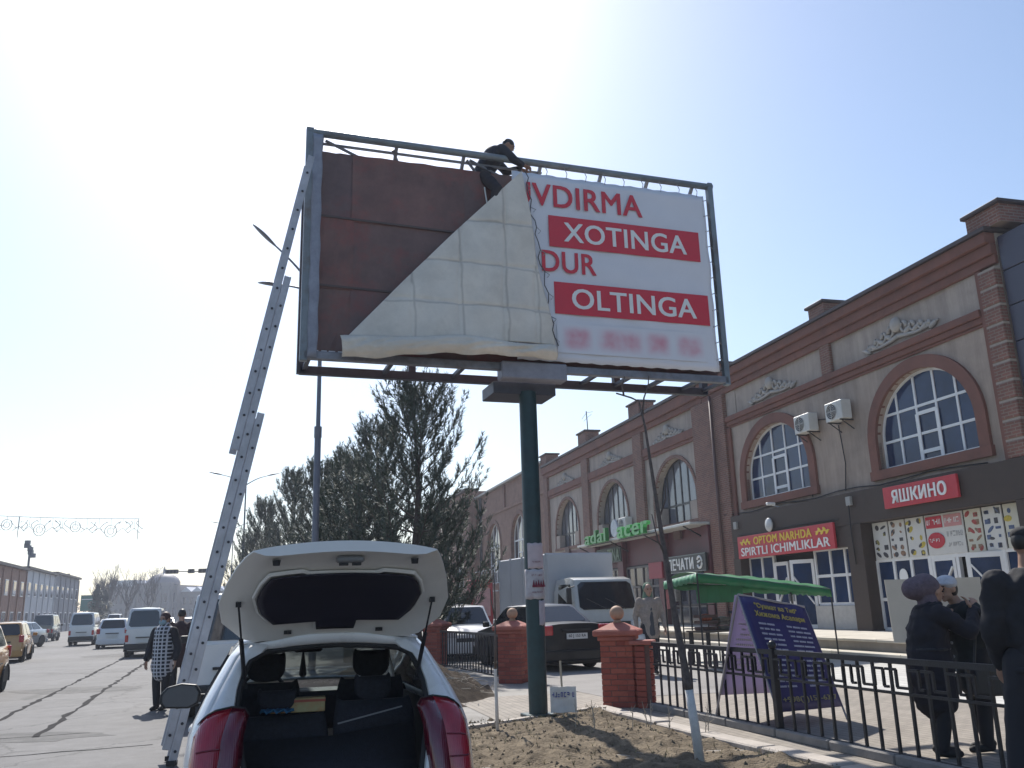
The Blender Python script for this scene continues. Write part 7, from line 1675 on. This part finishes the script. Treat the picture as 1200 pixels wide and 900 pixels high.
# ------------------------------------------------------------------ houses along the left side of the road
def lhouse(label, s0, s1, off, H, wallm, floors=2, roofc=None, name='house'):
    """terrace along the road: s along the road direction from x0"""
    base = V((-40.6, 62, 0))+KD*s0-KR*off; t = thing(name, label, 'building', base, math.atan2(KD.y, KD.x)); L = s1-s0
    # local x along the road (away), local -y faces the road
    MB().b2(0, L, 0, 12, 0, H).build('wall', wallm, t); MB().b2(-.2, L+.2, -.3, 12.2, H, H+.25).build('roof', roofc or roofm, t)
    n = max(2, int(L/3.2))
    for f in range(floors):
        for i in range(n):
            x = (i+.5)*L/n; z = .9+f*(H-.6)/floors; o = MB().b2(x-.65, x+.65, -.05, .02, z, z+1.4).build('window', frame_white, t); MB().b2(x-.55, x+.55, -.07, -.05, z+.1, z+1.3).build('pane', dark_glass, o)
    for k in range(n+1): MB().b2(k*L/n-.12 if k else 0, k*L/n+.12, -.09, -.002, 0, H-.1).build('pilaster', wallm, t)
    # end wall windows towards the camera
    for f in range(floors):
        for i in range(3): z = .9+f*(H-.6)/floors; o = MB().b2(-.05, .02, 2+i*3.4, 3.3+i*3.4, z, z+1.4).build('window', frame_white, t); MB().b2(-.07, -.05, 2.1+i*3.4, 3.2+i*3.4, z+.1, z+1.3).build('pane', dark_glass, o)
    return t
lhouse('brown brick two-storey house at the left edge', -14, 26.5, -.9, 6.2, brickmat('brown_house_brick', (.36, .18, .12), (.30, .15, .10), (.30, .22, .18))); lhouse('white two-storey house beyond the brown brick one', 26.6, 43, -.9, 6.4, pm('white_plaster', (.56, .55, .55), .85, var=.1, sc=1)); lhouse('low grey house next to the white one far left', 43.2, 62, -.9, 6.6, pm('grey_plaster', (.28, .27, .28), .85, var=.1, sc=1))
gs = thing('road_sign', 'green direction sign board by the bare trees far down the road', 'sign', (-66.5, 140, 0), R(5))
MB().b2(-1.7, 1.7, -.08, 0, 2.6, 5.0).build('panel', pm('green_sign', (.03, .16, .13), .5), gs); MB().b2(-1.55, 1.55, -.10, -.082, 4.3, 4.42).build('stripe', letter_white, gs)
for x in (-1.2, 1.2): MB().tube([(x, .05, 0), (x, .05, 4.9)], .07, 8).build('post', lampm, gs)
# domed hall at the end of the road
pal = thing('domed_building', 'long pale building with a dome and pitched roofs closing the far end of the road', 'building', (-93, 232, 0), R(-6)); pst = pm('hall_stone', (.24, .215, .205), .9, var=.12, sc=.4)
MB().b2(-14, 5, 0, 16, 0, 9.2).build('wall', pst, pal); MB().b2(5, 26, 2, 16, 0, 7.4).build('wing_wall', pst, pal); MB().b2(-6, 4, -1.5, 0, 0, 9.8).build('portal', pst, pal)
MB().lathe([(4.2, 9.2), (4.2, 10.1), (3.7, 11.0), (2.7, 11.8), (1.4, 12.3), (.4, 12.5), (.3, 13.3), (.05, 14.2)], 20, (-1, 4, 0)).build('dome', pm('dome_tin', (.17, .16, .18), .6), pal, smooth=True)
rfm = pm('pale_tin_roof', (.55, .55, .58), .35, m=.4)
for i in range(7): MB().add([(5+i*3, 1.6, 7.4), (8+i*3, 1.6, 7.4), (6.5+i*3, 1.6, 8.6), (5+i*3, 16, 7.4), (8+i*3, 16, 7.4), (6.5+i*3, 16, 8.6)], [(0, 1, 2), (3, 5, 4), (0, 2, 5, 3), (1, 4, 5, 2)]).build('gable_roof', rfm, pal)
MB().prism([(-14.4, 9.2), (-5.2, 9.2), (-6.5, 10.8), (-13, 10.8)], 0, 16).build('hip_roof', rfm, pal)
for f in range(2):
    for i in range(13):
        x = -13+i*1.42*1.0 if i < 13 else 0; y = -1.52 if -6 < x < 4 else -.02; o = MB().b2(x-.4, x+.4, y-.05, y, 1.2+f*3.6, 3.6+f*3.6).build('window', pst, pal); MB().b2(x-.33, x+.33, y-.08, y-.05, 1.3+f*3.6, 3.5+f*3.6).build('pane', dark_glass, o)
    for i in range(11): x = 6+i*1.9; o = MB().b2(x-.45, x+.45, 1.94, 2.0, 1.0+f*3.1, 3.0+f*3.1).build('window', pst, pal); MB().b2(x-.36, x+.36, 1.91, 1.94, 1.1+f*3.1, 2.9+f*3.1).build('pane', dark_glass, o)
for x in (-5.6, -3.2, -1, 1.2, 3.6): MB().tube([(x, -1.8, 0), (x, -1.8, 8.6)], .35, 10).build('column', pst, pal)
# far tree belt that closes the horizon
mb = MB(); r_ = random.Random(77)
for k in range(9000):
    a = r_.uniform(-62, 60); D = r_.uniform(330, 420); h = 7+4*mnoise.noise(V((a*.25, 0, 0)))+2*mnoise.noise(V((a*1.3, 4, 0))); z = h*r_.random(); c = V((D*math.sin(R(a)), D*math.cos(R(a)), z)); s_ = r_.uniform(.5, 1.3)
    d1 = V((r_.uniform(-1, 1), r_.uniform(-1, 1), r_.uniform(-1, 1))).normalized()*s_; d2 = V((r_.uniform(-1, 1), r_.uniform(-1, 1), r_.uniform(-1, 1))).normalized()*s_; mb.add([c-d1, c+d1, c+d2], [(0, 1, 2)])
o = stuff(mb.build('far_tree_belt', pm('far_tree_mass', (.075, .07, .06), .9, var=.3, sc=.1))); tag(o, 'hazy belt of trees along the far horizon', 'trees')

# ------------------------------------------------------------------ the hazy air over the street
hz = MB().b2(-460, 460, -60, 480, -1.2, 40).build('haze', pm('haze_dummy', (1, 1, 1)))
hm = bpy.data.materials.new('hazy_air'); hm.use_nodes = True; n = hm.node_tree.nodes; n.clear(); ou = n.new('ShaderNodeOutputMaterial'); pv = n.new('ShaderNodeVolumePrincipled')
pv.inputs['Color'].default_value = (.80, .86, 1, 1); pv.inputs['Density'].default_value = .0007; pv.inputs['Anisotropy'].default_value = .35; hm.node_tree.links.new(pv.outputs[0], ou.inputs['Volume'])
hz.data.materials.clear(); hz.data.materials.append(hm); stuff(hz); tag(hz, 'thin pale haze filling the street air', 'haze')

bpy.data.scenes.remove(TMP)
